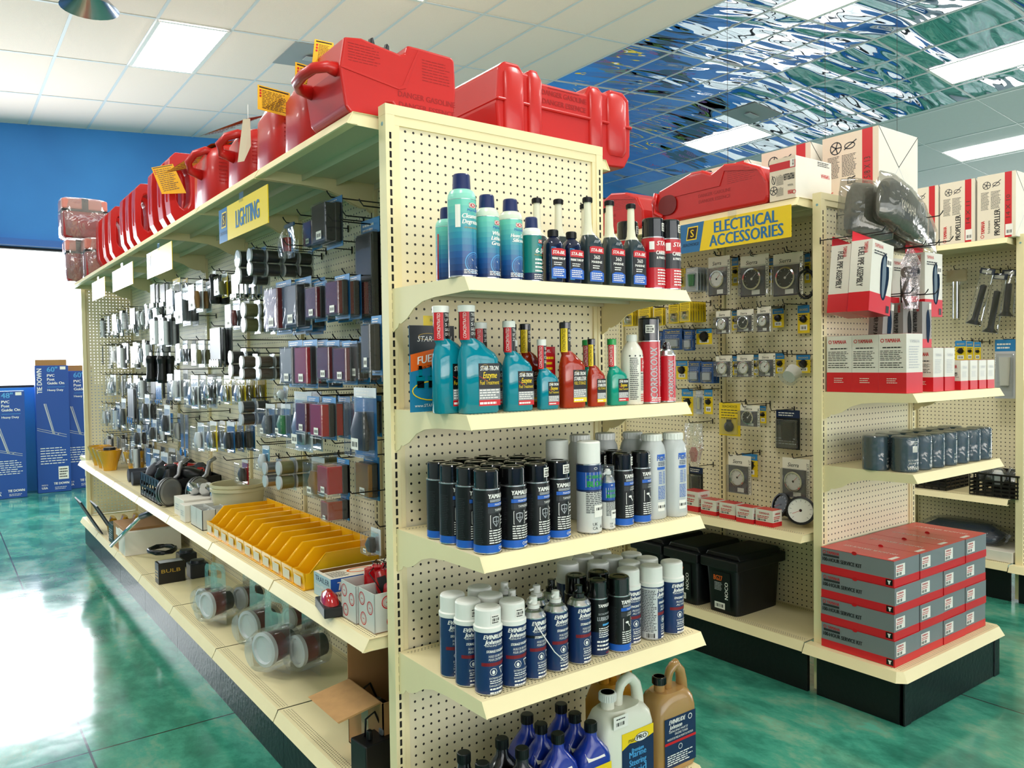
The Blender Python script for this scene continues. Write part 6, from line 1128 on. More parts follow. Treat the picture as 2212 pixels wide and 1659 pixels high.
o = root('flat_white_carton', (159.6, 13, 8.63), 'flat white carton under the dark blue bagged cover', 'box'); MB().box(0, 12, -11, 9, 0, 2.45, cart).build('carton', o, bev=.1)
# thin wires from the ceiling above the cartons
for x, y, z0 in ((101, 12.3, 97.9), (110.5, 3.2, 98), (84, 22, 90)):
    o = MB().tube([(x, y, z0), (x, y, zc(x)-.2)], .045, mat('wire_dark', '3A3A3A', .5), 5).build('hanging_wire', org=(x, y, z0)); tag(o, 'thin dark wire hanging from the ceiling %s' % {101: 'onto the X 13 carton', 110.5: 'onto the carton with crossed flaps', 84: 'beside the low corner carton'}[x], 'wire')
# ------------------------------------------------------------------ blister packs on the left gondola
LX = 14.65; hk = []
pvc = clearp; redlens = mat('red_lens', 'B0101A', .12, coat=.8); redl2 = mat('dark_red_lens', '6E0C14', .15, coat=.8); dkblue = mat('pack_blue_card', '1D5C8E', .4); steelg = mat('galvanised_part', 'A8ADB3', .25, .9); zinc = mat('zinc_bright', 'D2D6DA', .15, 1); amber = mat('amber_part', 'A8742A', .3); olive = mat('olive_plastic', '6B6A33', .4); greyp = mat('grey_part_plastic', '5A5F62', .4); whitep = mat('white_part', 'E2E5E6', .35)
def lp(kind, label, X, y, z, w, h, grp=None, rz=0, tilt=0, **k):
    """one pack or loose product hung at (X, y, z), facing the aisle (-x); w along y"""
    nm = dict(light='light_pack', reel='reel_pack', part='hardware_pack', bar='metal_part', bag='zip_bag', tube='roller_pack', tall='grease_pack')[kind]
    o = root(nm, (X, y, z), label, 'pack', grp, rz=rz, rx=tilt); col = k.get('col', redlens)
    F2 = lambda off: Dec(lambda u, v, d: Vector((-off-d, -u, v-h)), 0)
    if kind in ('light', 'part', 'tall'):
        MB().box(0, .06, -w/2, w/2, -h, 0, k.get('card', dkblue)).build('card', o)
        d_ = k.get('d', 1.6)
        if kind == 'light': m = MB().box(-d_+.1, -.1, -w*.42, w*.42, -h*.9, -h*.16, col); m.box(-.9, -.08, -w*.44, w*.44, -h*.92, -h*.14, black)
        elif kind == 'tall': m = MB().loft([(-.8, 0, -h*.95, .7, w*.36, 2), (-.8, 0, -h*.2, .7, w*.36, 2)], col, 18); m.loft([(-.8, 0, -h*.2, .5, w*.26, 2), (-.8, 0, -h*.08, .4, w*.2, 2)], black, 14)
        else: m = MB().loft([(-.6, 0, -h*.88, .4, w*.3, 2.5), (-.7, 0, -h*.6, .6, w*.36, 2.5), (-.6, 0, -h*.34, .4, w*.2, 2.5)], col, 16)
        m.build('part', o, bev=.12 if kind == 'light' else 0)
        D = F2(.0); D.rect(-w/2, h*.86, w/2, h, k.get('hdr', skyc if kind == 'light' else whitep), 1); D.fine(-w*.4, w*.3, h*.88, h*.97, 2, P['wht'], 2); D.rect(-w/2, 0, w/2, h*.1, skyc if kind == 'light' else k.get('card', dkblue), 1); D.build('card_print', o)
        b = MB().box(-d_, -.07, -w*.46, w*.46, -h*.97, -h*.12, pvc); b.build('blister', o, bev=.2)
        D = F2(d_); D.rect(-w*.1, h*.14, w*.22, h*.3, sticker, 1); D.bars(-w*.06, h*.18, w*.18, h*.25, ink, 2); D.build('price_label', o)
    elif kind == 'reel':
        m = MB(); b = MB(); T = lambda zz: Matrix.Translation((-1.1, 0, zz)) @ Matrix.Rotation(PI/2, 4, 'Y')
        w = min(w, h*.5)
        for zz in (-h*.3, -h*.74): m.lathe([(w*.4, -1), (w*.4, .9)], col, 22, T(zz)); m.lathe([(w*.43, -1.28), (w*.43, -1.0)], whitep, 18, T(zz)); b.lathe([(w*.47, -1.3), (w*.47, 1.15)], pvc, 22, T(zz))
        m.build('wire_reel', o); b.box(-.1, 0, -w*.5, w*.5, -h, 0, pvc); b.build('blister', o)
    elif kind == 'bar':
        s_ = k.get('s', 3); m = MB()
        for i in range(s_): yy = w*(i-(s_-1)/2)/s_; m.box(-.35, -.1, yy-w*.16, yy+w*.16, -h*(1-.06*(i % 2)), -.3, col); m.lathe([(w*.12, -.5), (w*.12, .1)], zinc, 12, Matrix.Translation((-.2, yy, -h*.9)) @ Matrix.Rotation(PI/2, 4, 'Y'))
        m.build('part', o)
    elif kind == 'tube': 
        w = min(w, h*.3); m = MB().lathe([(w*.42, -h*.95), (w*.5, -h*.85), (w*.4, -h*.6), (w*.4, -h*.35), (w*.5, -h*.2), (w*.4, -h*.1)], col, 20); m.build('roller', o); MB().box(-.05, .05, -w*.5, w*.5, -h*.12, 0, whitep).build('header_card', o)
    else:
        m = MB().loft([(-.5, 0, -h*.85, .5, w*.3, 2.5), (-.6, 0, -h*.45, .6, w*.34, 2.5)], col, 14); m.build('part', o)
        MB().loft([(-.5, 0, -h, .9, w*.5, 3), (-.6, 0, -h*.5, 1.1, w*.48, 3), (-.1, 0, 0, .1, w*.46, 4)], shr, 18).build('clear_bag', o); MB().box(-.12, .12, -w*.46, w*.46, -.5, 0, dkblue).build('zip_strip', o)
    return o
def lrow(n, rg, box, X, kind, lb, grp=None, step=1.7, rzs=0, **k):
    y, z, w_, h = span(rg, *box, X); w_ = min(w_, h*.8); k.setdefault('rz', rzs); step = 2.65 if kind == 'reel' else 1.0 if kind == 'bar' else max(1.8, k.get('d', 1.6)+.2); grp = grp or 'packs: '+lb
    a = lp(kind, lb, X, y, z, w_, h, grp if n > 1 else None, **k); hk.append((LX, y, z+.1))
    for i in range(1, n): dup(a, (min(X+i*step, LX-2.4), y+.15*(i % 2), z), lb, rz=(.05, -.07, .03, 0)[i % 4]+k['rz'])
W_ = [
 # near section, top to bottom
 (1, 'a', (1715, 25, 1900, 400), 5, 'light', 'dark light pack in a large clear blister, topmost near the end post', dict(col=black, card=greyp, d=2.4)),
 (1, 'a', (1635, 170, 1715, 410), 7, 'light', 'blue carded pack left of the topmost dark one', dict(col=redl2)),
 (1, 'a', (2010, 180, 2150, 990), 8, 'light', 'tall black light bar hanging along the end post', dict(col=black, card=black, d=1.2)),
 (1, 'a', (1380, 215, 1570, 470), 5, 'bag', 'crinkled zip bag with a red lens, left of the blue carded pack', dict(col=redlens)),
 (3, 'a', (1360, 645, 1500, 1045), 4.5, 'light', 'tall dark red lens pack, left end of the upper lens row', dict(col=redl2, d=2.2)),
 (2, 'a', (1500, 620, 1650, 1020), 5, 'light', 'tall black and white lens pack next in the upper lens row', dict(col=black, card=whitep, d=2.2)),
 (3, 'a', (1640, 650, 1770, 950), 4.5, 'light', 'white carded red lens pack, third in the upper lens row', dict(col=redl2, card=whitep)),
 (3, 'a', (1775, 600, 1960, 930), 4, 'light', 'dark red lens pack, fourth in the upper lens row', dict(col=redl2)),
 (3, 'a', (1465, 1090, 1570, 1440), 4, 'light', 'narrow pale pack starting the second lens row', dict(col=greyp, card=whitep)),
 (3, 'a', (1575, 1085, 1680, 1445), 4, 'light', 'red and white carded pack, second lens row', dict(col=redlens, card=whitep)),
 (3, 'a', (1740, 1090, 1850, 1405), 4, 'light', 'dark red lens pack in the middle of the second lens row', dict(col=redl2)),
 (3, 'a', (1855, 1095, 1990, 1420), 4, 'light', 'dark red lens pack at the right of the second lens row', dict(col=redl2)),
 (2, 'a', (1995, 1060, 2070, 1400), 5, 'light', 'slim white-tagged black pack near the end post', dict(col=black, card=whitep)),
 (1, 'a', (2085, 905, 2160, 1350), 3, 'light', 'blue carded pack right beside the end post', dict(col=black)),
 (3, 'b', (1565, 195, 1740, 480), 3.5, 'light', 'clear boxed red light, left in the third lens row', dict(col=redl2, card=greyp, d=2)),
 (4, 'b', (1680, 200, 1860, 515), 3.0, 'light', 'clear boxed red light, centre of the third lens row', dict(col=redlens, card=greyp, d=2)),
 (1, 'b', (1955, 130, 2120, 655), 2.6, 'part', 'pack with a coiled black cable on blue card by the end post', dict(col=black, card=dkblue)),
 (2, 'b', (1510, 160, 1640, 600), 4.5, 'part', 'long oval clear pack left of the boxed red lights', dict(col=steelg, card=whitep)),
 (2, 'b', (1280, 250, 1380, 500), 5, 'part', 'square clear pack with purple-grey card, left of the oval packs', dict(col=greyp, card=greyp)),
 (2, 'b', (1400, 250, 1490, 500), 5, 'part', 'square clear pack with green part, next to the oval packs', dict(col=mat('green_part', '1F7A3C', .4), card=greyp)),
 (1, 'b', (1755, 660, 2000, 930), 3.6, 'light', 'red lamp box labelled LED, upper one near the end post', dict(col=redlens, card=black, d=3)),
 (1, 'b', (1755, 935, 2030, 1115), 3.6, 'light', 'amber-brown lamp box hanging below the LED one', dict(col=mat('amber_lens', '9A3A14', .15, coat=.8), card=black, d=3)),
 (1, 'b', (1615, 645, 1760, 950), 6, 'part', 'tan clear pack with a pale strap left of the LED lamp box', dict(col=amber, card=mat('tan_card', 'B08E50', .5))),
 (1, 'b', (2005, 640, 2165, 960), 9, 'light', 'blue and yellow card with a brown part behind the LED lamp box', dict(col=amber, card=dkblue)),
 (1, 'b', (2065, 1180, 2165, 1370), 4, 'part', 'small pack with a dark coil low beside the end post', dict(col=black, card=whitep)),
 (4, 'b', (1440, 650, 1560, 890), 5, 'reel', 'double-reel clear pack low in the middle section', dict(col=olive)),
 (1, 'b', (1340, 660, 1450, 870), 4.5, 'reel', 'tilted double-reel pack left of the low reel packs', dict(col=steelg)),
 (1, 'b', (1215, 560, 1380, 750), 5.5, 'part', 'blue card with four round coloured discs', dict(col=whitep, card=mat('card_light_blue', '7FB4C8', .4))),
 (2, 'a', (1150, 400, 1230, 690), 4, 'reel', 'black reel pack with white rims, upper left of the lenses', dict(col=black)),
 (4, 'a', (1220, 390, 1340, 620), 4, 'reel', 'black reel pack with big white discs under the LIGHTING sign', dict(col=black)),
 (4, 'a', (1175, 790, 1290, 1040), 4.5, 'reel', 'green-black reel pack left of the upper lens row', dict(col=olive)),
 (4, 'a', (1165, 1190, 1270, 1390), 4.5, 'reel', 'brown reel pack left of the second lens row', dict(col=mat('brown_wire', '4A3A24', .4))),
 (3, 'a', (1290, 1190, 1400, 1390), 5, 'reel', 'brown reel pack nearer the second lens row', dict(col=mat('brown_wire', '4A3A24', .4))),
 (2, 'a', (1095, 1150, 1165, 1370), 5, 'reel', 'black reel pack at the left end of the brown reels', dict(col=black)),
 (2, 'b', (1145, 210, 1275, 415), 5, 'reel', 'black reel pack in the lower middle row', dict(col=black)),
 (2, 'a', (1040, 790, 1115, 1010), 5, 'part', 'grey carded pack with a dark red bulb part', dict(col=redl2, card=greyp)),
 (3, 'a', (960, 1350, 1060, 1570), 5, 'part', 'round chrome pack on blue and yellow card, left one', dict(col=zinc, card=yelc)),
 (3, 'a', (1070, 1350, 1160, 1570), 5, 'part', 'round chrome pack on blue and yellow card, right one', dict(col=zinc, card=yelc)),
 (1, 'b', (1095, 665, 1185, 845), 8, 'part', 'red carded black coupling alone on its hook', dict(col=black, card=mat('card_red', 'B5121C', .4))),
 (1, 'a', (1395, 1425, 1500, 1545), 6, 'part', 'small tilted white card above the square packs', dict(col=whitep, card=whitep, tilt=.4)),
 # middle sections
 (5, 'a', (1045, 580, 1110, 780), 4, 'bar', 'bright metal bars hanging left of the black reels', dict(col=zinc)),
 (2, 'a', (955, 590, 1020, 770), 5, 'part', 'yellow-green clear pack among the bright bars', dict(col=olive, card=yelc)),
 (2, 'a', (880, 570, 945, 830), 4.5, 'tube', 'black handle part beside the gondola upright', dict(col=black)),
 (2, 'a', (740, 640, 860, 880), 4, 'part', 'large brown and yellow pad in a white pack', dict(col=amber, card=whitep)),
 (2, 'a', (660, 690, 745, 980), 4, 'part', 'grey-green clamshell with long rounded part', dict(col=greyp, card=greyp)),
 (2, 'a', (600, 625, 660, 910), 4, 'part', 'grey clamshell with a yellow header strip', dict(col=steelg, card=greyp, hdr=yelc)),
 (2, 'a', (500, 660, 570, 840), 4, 'bar', 'dark flat bars under the second sign', dict(col=greyp)),
 (2, 'a', (430, 660, 490, 850), 4, 'bar', 'dark plates with a round bright end', dict(col=greyp)),
 (2, 'a', (465, 900, 535, 1130), 4, 'tall', 'tall pale printed tube pack, left of a pair', dict(col=whitep, card=greyp)),
 (2, 'a', (535, 900, 600, 1135), 4, 'tall', 'tall pale printed tube pack, right of a pair', dict(col=whitep, card=greyp)),
 (3, 'a', (870, 985, 990, 1290), 5, 'bar', 'long dark pins hanging by the gondola upright', dict(col=greyp, s=4)),
 (3, 'a', (770, 1090, 860, 1290), 5, 'part', 'white tall pack with a yellow edge', dict(col=olive, card=whitep)),
 (3, 'a', (630, 1090, 760, 1270), 5, 'part', 'small clear pack with white tag in the middle rows', dict(col=steelg, card=greyp)),
 (2, 'a', (400, 1180, 470, 1410), 4, 'tube', 'black roller with white end, left of the pair', dict(col=black)),
 (2, 'a', (480, 1180, 560, 1420), 4, 'tube', 'black roller with white end, right of the pair', dict(col=black)),
 (2, 'a', (590, 1310, 680, 1540), 4.5, 'part', 'white oval clear pack below the rollers', dict(col=whitep, card=whitep)),
 (3, 'a', (700, 1350, 830, 1600), 4.5, 'part', 'clear pack with silver couplers', dict(col=zinc, card=whitep)),
 (2, 'a', (830, 1360, 930, 1540), 5, 'part', 'clear pack with round steel ball', dict(col=zinc, card=greyp)),
 (3, 'b', (770, 390, 850, 600), 5, 'part', 'white tagged clear pack, left of the lower mixed row', dict(col=whitep, card=whitep)),
 (4, 'b', (850, 380, 960, 600), 4.5, 'part', 'yellow and blue carded clear pack in the lower mixed row', dict(col=steelg, card=yelc)),
 (3, 'b', (960, 385, 1110, 610), 4.5, 'part', 'blue carded clear pack with a dark coil, lower mixed row', dict(col=black, card=dkblue)),
 (1, 'b', (655, 320, 740, 640), 5, 'bar', 'galvanised perforated arm with round rollers', dict(col=steelg, s=2)),
 (1, 'b', (500, 260, 620, 480), 3, 'part', 'large white-framed black pad hanging at the lower far rows', dict(col=black, card=whitep)),
 (2, 'b', (410, 370, 520, 530), 4, 'part', 'black winch strap part in a clear pack', dict(col=black, card=whitep)),
 (2, 'b', (300, 410, 400, 570), 3.5, 'part', 'white carded black plate near the straps basket', dict(col=black, card=whitep)),
 (2, 'b', (200, 210, 270, 430), 4, 'part', 'pale grey tall pack at the far end of the lower rows', dict(col=greyp, card=mat('card_beige', 'CBB98A', .5))),
 (2, 'b', (260, 130, 330, 400), 4, 'bar', 'grey bars at the far end of the lower rows', dict(col=greyp)),
 (2, 'b', (370, 180, 450, 380), 4, 'part', 'oval black and white pack in the far lower rows', dict(col=black, card=whitep)),
]
for n, rg, b, X, kind, lb, k in W_: lrow(n, rg, b, X, kind, lb, **k)
# far sections: long bright bars and small silver packs, hook after hook
R = random.Random(11)
fk = [('bar', 'galvanised', zinc), ('part', 'silver', steelg), ('bar', 'dark steel', greyp), ('part', 'white carded', whitep), ('tall', 'pale tube', whitep)]
rown = ['top', 'second', 'third', 'fourth', 'fifth']; sec = {0: 'farthest', 1: 'second farthest', 2: 'third farthest'}
for s_ in range(3):
    y0 = 183-29.8*s_
    for r in range(5):
        for c in range(3):
            kd, nm, cm = fk[(s_*7+r*3+c*2) % 5]; zt = 73-r*9.3; y = y0+6+c*8.5; h = 5.8+R.random()*1.8
            lb = '%s hardware on the %s hook row of the %s bay, %s column' % (nm, rown[r], sec[s_], ('near', 'middle', 'far')[c]); a = lp(kd, lb, 5+R.random(), y, zt, 3.4+R.random()*1.6, h, 'hardware: '+lb if 1 else None, col=cm, card=whitep if cm is not whitep else greyp, rz=R.random()*.3-.15); hk.append((LX, y, zt+.1))
            dup(a, (9.5, y+.3, zt))
hooks(R0, (15.5, 2, 0), hk[:99], 10.5, (-1, 0, 0))
hooks(R0, (15.5, 2, 0), [(LX, y, z) for y, z in ((8, 74), (14, 76), (20, 75), (26, 73.5), (40, 74.6), (52, 75), (8, 37), (24, 46), (52, 44), (60, 61))], 11, (-1, 0, 0))
# ------------------------------------------------------------------ middle shelf of the left gondola
ybin = mat('yellow_bin_plastic', 'F2B70F', .3, coat=.2); LZ = 26.84
o = root('parts_bin', (-.6, 20, LZ), '', 'parts bin', 'yellow parts bins in a row'); w, d, h = 3.9, 11.0, 4.6
m = MB().box(0, d, -w, 0, .0, .14, ybin)
for yy in (-w, -.14): m.prism([(1.6, 0), (d, 0), (d, h), (3.2, h), (.9, 2.2), (.3, 2.2), (.3, 0)], yy, yy+.14, 'y', ybin)
m.box(d-.14, d, -w, 0, 0, h+.5, ybin).prism([(.25, 0), (.4, 0), (.15, 2.3), (0, 2.3)], -w, 0, 'y', ybin); m.box(d*.5, d*.52, -w+.1, -.1, 0, 2.2, ybin); m.build('tub', o)
m = MB()
for yy in (-w-.08, 0): m.prism([(3.2, h-.18), (d, h-.18), (d, h), (3.2, h)], yy, yy+.1, 'y', ybin); m.tube([(.9, yy+.05, 2.2), (3.2, yy+.05, h)], .09, ybin, 5)
m.build('rim', o); MB().box(-.1, -.02, -w*.8, -w*.2, .5, 1.7, mat('bin_label_white', 'DDD6BE', .5)).build('bin_label', o); MB().box(d, d+.06, -w*.7, -w*.3, h-.8, h+.2, mat('dark_clip', '34506A', .4)).build('metal_clip', o)
bl = ['nearest yellow parts bin, beside the striped wiring kit box', 'second yellow parts bin from the wiring kit box', 'third yellow parts bin from the wiring kit box', 'fourth yellow parts bin from the wiring kit box', 'fifth yellow parts bin in the row', 'sixth yellow parts bin, in the middle of the row', 'seventh yellow parts bin in the row', 'eighth yellow parts bin in the row', 'third yellow parts bin from the white tub', 'second yellow parts bin from the white tub', 'last yellow parts bin, next to the white tub']
o['label'] = bl[0]; o.location.y = 28.2*S
for i in range(1, 11): dup(o, (-.6, 28.2+4.15*i, LZ), bl[i])
clutter(4, 7, 9.5, 50, 64, 29.2, 'plastic_clip', 'small white plastic clip lying in a yellow bin', 'clip', [whitep], 1.2, 1.7, 'white clips in the yellow bins')
def prbox(nm, label, x, y, z, dx, wy, h, m, prints, rz=0, bev=.06):
    o = root(nm, (x, y, z), label, 'box', rz=rz); MB().box(0, dx, -wy, 0, .01, h, m).build('carton', o, bev=bev)
    D = Dec(lambda u, v, e: Vector((-e, -u, v)), 0); D2 = Dec(lambda u, v, e: Vector((u, -wy-e, v)), 0); D3 = Dec(lambda u, v, e: Vector((u, -wy+v, h+e)), 0); prints(D, D2, D3); 
    for q, n_ in ((D, 'printed_panel'), (D2, 'printed_panel'), (D3, 'printed_panel')):
        if q.v: q.build(n_, o)
    return o
tealc = mat('kit_box_teal', '4C8E9E', .4)
def trac(D, D2, D3):
    D.rect(0, 0, 5.4, 2.9, mat('print_pale_blue', 'A9C4CC', .4), 1); D.text('TRAILER', 2.7, 1.9, .7, P['navy'], l=2, w=4.4, bold=.03); D.text('Vehicle Wiring Kit', 2.7, 1.1, .4, P['wht'], l=2, w=4.6)
    D2.rect(0, 0, 10.4, 1.2, P['crm'], 1); D2.rect(0, 1.2, 10.4, 2.9, P['blu'], 1); D2.text('TRAC', 2.6, 1.4, 1.05, P['wht'], l=2, sh=.2, w=3.4, bold=.08); D2.text('Vehicle Wiring Kit', 2.6, .6, .4, P['blk'], l=2, w=3.8, bold=.02)
    D3.rect(0, 0, 10.4, 5.4, P['crm'], 1); D3.ring(5, 2.3, 1.8, 1.1, .3, P['org'], 2, 24); D3.rect(.5, 3.6, 9, 5.1, P['brn'], 2); D3.fine(.5, 3, .5, 3.2, 7, P['dgry'], 2)
prbox('wiring_kit_box', 'wiring kit box with a blue side and teal end, beside the yellow bins', .2, 22.6, LZ, 10.4, 5.4, 2.9, tealc, trac)
rlb = mat('red_transparent_box', '9A1420', .1, coat=.8)
prbox('red_lamp_box', 'transparent red lamp box on the shelf next to the kit box', 1.6, 16.6, LZ, 7.5, 4.2, 2.6, rlb, lambda D, D2, D3: (D.text('LIGHT', 2, .9, .6, P['gold'], l=1, w=3), D3.ell(3.6, 2.2, 1.8, 1.2, mat('pink_reflector', 'D05A7A', .15, coat=.8), 1)), bev=.3)
spot = mat('carton_grey_white', 'C9CCC6', .5)
def obox(label, x, y, wy, dx, h):
    o = root('open_parts_box', (x, y, LZ), label, 'open box', 'open boxes of red lamps'); m = MB().box(0, dx, -wy, 0, 0, .1, amber)
    for a in ((0, .1, -wy, 0), (dx-.1, dx, -wy, 0), (0, dx, -wy, -wy+.1), (0, dx, -.1, 0)): m.box(a[0], a[1], a[2], a[3], 0, h, spot)
    m.build('carton', o); 
    for f, L_ in ((lambda u, v, e: Vector((-e, -u, v)), wy), (lambda u, v, e: Vector((u, -wy-e, v)), dx)):
        D = Dec(f, 0)
        for i, (u, v) in enumerate(((.22, .75), (.72, .6), (.3, .25), (.78, .12), (.5, .9))):
            r = .75; cu, cv = u*L_, v*h
            if cu-r > 0 and cu+r < L_ and cv-r > 0 and cv+r < h: D.ring(cu, cv, r, r, .12, P['red'], 1, 18); D.text('~', cu, cv-.2, .5, P['red'], l=1, bold=.04); D.ring(cu, cv, r*.7, r*.7, .04, P['red'], 1, 18)
        D.build('printed_pattern', o)
    return o
a = obox('open patterned box of red lamps, the farther of the two', -.9, 11.6, 4.0, 7.4, 4.4); dup(a, (-.7, 7.3, LZ), 'open patterned box at the shelf end by the front post')
Rr = random.Random(2)
for i in range(11):
    far = i < 7; x, y = (.6+Rr.random()*4.6, (8.9 if far else 4.6)+Rr.random()*1.7); o = root('red_lamp', (x, y, LZ+2.6+Rr.random()*.6), 'loose red lamp standing in the %s open patterned box' % ('farther' if far else 'nearer'), 'lamp', 'loose red lamps in the open boxes', rz=Rr.random()*6, rx=Rr.random()*.5-.25, ry=Rr.random()*.6-.3)
    MB().loft([(0, 0, -2, .7, .5, 3), (0, 0, 1.2, .95, .6, 3), (0, 0, 3.0, .55, .4, 3)], redlens, 16).box(-.5, .5, .3, .6, -1.8, 2.4, black).build('lens', o); MB().tube([(0, .5, -1), (.6, 1, 1.5), (1.2, .4, 3.2), (.5, .2, 3.6)], .07, black, 5).build('lead_wire', o)
o = root('trailer_marker_lamp', (-1.9, 17.2, LZ), 'red dome lamp on a black base poking out past the shelf lip', 'lamp', rz=-.2); MB().box(0, 2.4, -5.6, 0, 0, 1.2, black).build('base', o, bev=.1); MB().loft([(1.2, -2.8, 1.2, 1.0, 2.4, 2.4), (1.2, -2.8, 2.1, .8, 2.0, 2.2), (1.2, -2.8, 2.5, .3, 1.0, 2)], redlens, 22).build('lens', o)
tub = mat('cream_tub', 'D9D2A8', .35, coat=.2, trans=.2)
o = root('round_tub', (8.2, 80, LZ), 'round cream plastic tub with ribbed rim behind the yellow bins', 'tub'); MB().lathe([(4.3, 0), (4.9, 5.6), (5.2, 5.7), (5.2, 6.2), (5.0, 6.3), (5.2, 6.5), (5.2, 7.0), (4.8, 7.0), (4.6, 5.5), (4.1, .3), (.01, .3)], tub, 36, cap=False).build('tub', o)
o = root('divider_tray', (-.6, 80.5, LZ), 'white carton tray with dividers full of metal parts', 'tray'); m = MB().box(0, 7, -8, 0, 0, .1, spot)
for a in ((0, .12, -8, 0), (6.9, 7, -8, 0), (0, 7, -8, -7.88), (0, 7, -.12, 0), (2.3, 2.4, -8, 0), (4.6, 4.7, -8, 0), (0, 7, -4.05, -3.95)): m.box(*a, 0, 3.6, spot)
m.build('tray', o); clutter(8, .4, 6, 73.5, 79.8, 27.6, 'metal_part', 'loose metal part in the divided carton tray', 'metal part', [steelg, amber, zinc], 1.3, 2.2, 'metal parts in the tray')
prbox('white_carton', 'plain white carton lying on the middle shelf beside the tray', -.4, 94, LZ, 10, 7.6, 3.6, cart, lambda D, D2, D3: D.fine(1, 4, 1, 2.4, 3, P['silv'], 1)); prbox('white_carton', 'slim white carton between the divided tray and the plain one', -1.2, 86, LZ, 6, 3.6, 3.2, cart, lambda D, D2, D3: D.fine(.5, 3, 1, 2.2, 3, P['silv'], 1))
clutter(16, 1, 10, 84, 93, 30.2, 'hitch_ball', 'chrome hitch part heaped on the white carton', 'metal part', [zinc, steelg], 1.6, 2.6, 'chrome hitch parts')
o = root('strap_basket', (-.8, 124, LZ), 'black slotted basket heaped with black straps', 'basket'); m = MB().box(0, 13, -19, 0, 0, .2, black)
for a in ((0, .2, -19, 0), (12.8, 13, -19, 0), (0, 13, -19, -18.8), (0, 13, -.2, 0)):
    m.box(*a, 3.6, 5.4, black).box(*a, 0, 1.2, black).box(*a, 2.1, 2.7, black)
for i in range(8): m.box(0, .22, -19*i/7-.3 if i else -.6, -19*i/7+.3 if i < 7 else -18.4, 0, 5, black)
m.build('basket', o); clutter(26, 1, 11, 106.5, 122.5, 30.6, 'strap_bundle', 'rolled black strap bundle heaped in the black basket', 'strap', [black, mat('black_webbing', '15171C', .7), mat('strap_grey', '2B2E36', .6), black, redlens], 2.6, 4.2, 'strap bundles')
wm = mat('caster_grey', '8E9092', .35, .6)
for x, y, t in ((-.2, 103.5, 'grey trailer wheel with a black tyre lying in front of the straps basket'), (5, 100.5, 'second grey trailer wheel behind the first one')):
    o = root('caster_wheel', (x+1, y, LZ+3.1), t, 'wheel', rz=.5); MB().lathe([(1.2, -.9), (2.4, -.8), (3.05, -.5), (3.05, .5), (2.4, .8), (1.2, .9)], wm, 28, Matrix.Rotation(PI/2, 4, 'X')).build('wheel', o); m = MB().lathe([(2.95, -.75), (3.1, 0), (2.95, .75)], black, 28, Matrix.Rotation(PI/2, 4, 'X'), cap=False); m.build('tyre', o); MB().tube([(0, 1.2, 0), (1.5, 1.4, 1.6), (3.6, 1.2, 3.0), (4.2, 1, 5.6), (5.6, .6, 6.4)], .45, wm, 10).build('bracket_arm', o)
prbox('hitch_box', 'white and brown printed box in front of the straps basket', -1.0, 104.5, LZ, 3.4, 4, 3.8, cart, lambda D, D2, D3: (D.fine(.3, 3.4, .6, 3.0, 5, P['brn'], 1), D2.bars(.5, .6, 2.8, 2.4, ink, 1))) if 0 else None
for x, y, t in ((0, 141, 'rolled dark mat lying on the middle shelf beyond the basket'), (.4, 148, 'second rolled dark mat, farther along')):
    o = root('rolled_mat', (x, y, LZ+1.75), t, 'mat'); MB().lathe([(1.7, 0), (1.7, 11)], mat('dark_mat', '2A2E36', .6), 20, Matrix.Translation((.5, 0, 0)) @ Matrix.Rotation(PI/2, 4, 'Y')).build('roll', o)
yt = mat('yellow_translucent', 'F0B21A', .15, coat=.6, trans=.3)
for i, (x, y, t) in enumerate(((1.5, 178, 'yellow funnel tub at the far end of the middle shelf, left one'), (1.5, 186, 'yellow funnel tub at the far end, near the peg frame'), (7, 170, 'yellow funnel tub behind the first two'), (1.4, 194, 'yellow funnel tub last on the middle shelf'))):
    o = root('yellow_funnel', (x, y, LZ), t, 'funnel'); MB().lathe([(1.8, 0), (2.2, 2), (3.3, 5.4), (3.4, 5.9), (3.1, 5.9), (1.9, 2.2), (.01, 2)], yt, 20, cap=False).build('tub', o); MB().lathe([(1.7, 5.9), (1.6, 6.6), (.01, 6.6)], black, 16, cap=False).build('cap', o) if i % 2 == 0 else None
# ------------------------------------------------------------------ lowest deck of the left gondola
DZ = 8.63
dcl = mat('carton_brown', 'A5794A', .75, noise=.12, nscale=12); dcl2 = mat('carton_inside', 'B98E5A', .8, noise=.2, nscale=30); tape = film('packing_tape', 'C9A66A', .5, .15, .2, 20)
o = root('open_cardboard_box', (2.2, 17.2, DZ), 'open brown cardboard box with a torn flap, front end of the lowest deck', 'box'); X_, Y_, H_ = 11.5, 9.6, 8.2
m = MB().box(0, X_, -Y_, 0, 0, .15, dcl)
for a in ((0, .16, -Y_, 0), (X_-.16, X_, -Y_, 0), (0, X_, -Y_, -Y_+.16), (0, X_, -.16, 0)): m.box(*a, 0, H_, dcl)
m.build('carton', o)
m = MB().prism([(0, 0), (-5.2, -.9), (-5.4, -.7), (0, .2)], -Y_+.6, -.3, 'y', dcl2, Matrix.Translation((0, 0, H_*.98))); m.build('flap', o); m = MB().prism([(0, 0), (.6, 4.6), (.75, 4.5), (.2, 0)], -Y_, 0, 'y', dcl, Matrix.Translation((X_-.2, 0, H_))) ; m.build('flap', o)
MB().box(0, X_, -.2, -.05, H_, H_+5.2, dcl).build('flap', o); MB().box(-.02, .02, -Y_*.6, -Y_*.4, 0, H_*.8, tape).build('tape_strip', o)
D = Dec(lambda u, v, e: Vector((u, -Y_-e, v)), 0); D.rect(4.6, 3.9, 9.4, 7.2, sticker, 1); D.fine(5, 9, 4.2, 6.9, 5, P['silv'], 2); D.build('shipping_label', o)
q = at('p', 778, 1622, z=DZ); q2 = at('p', 786, 1700, z=DZ)
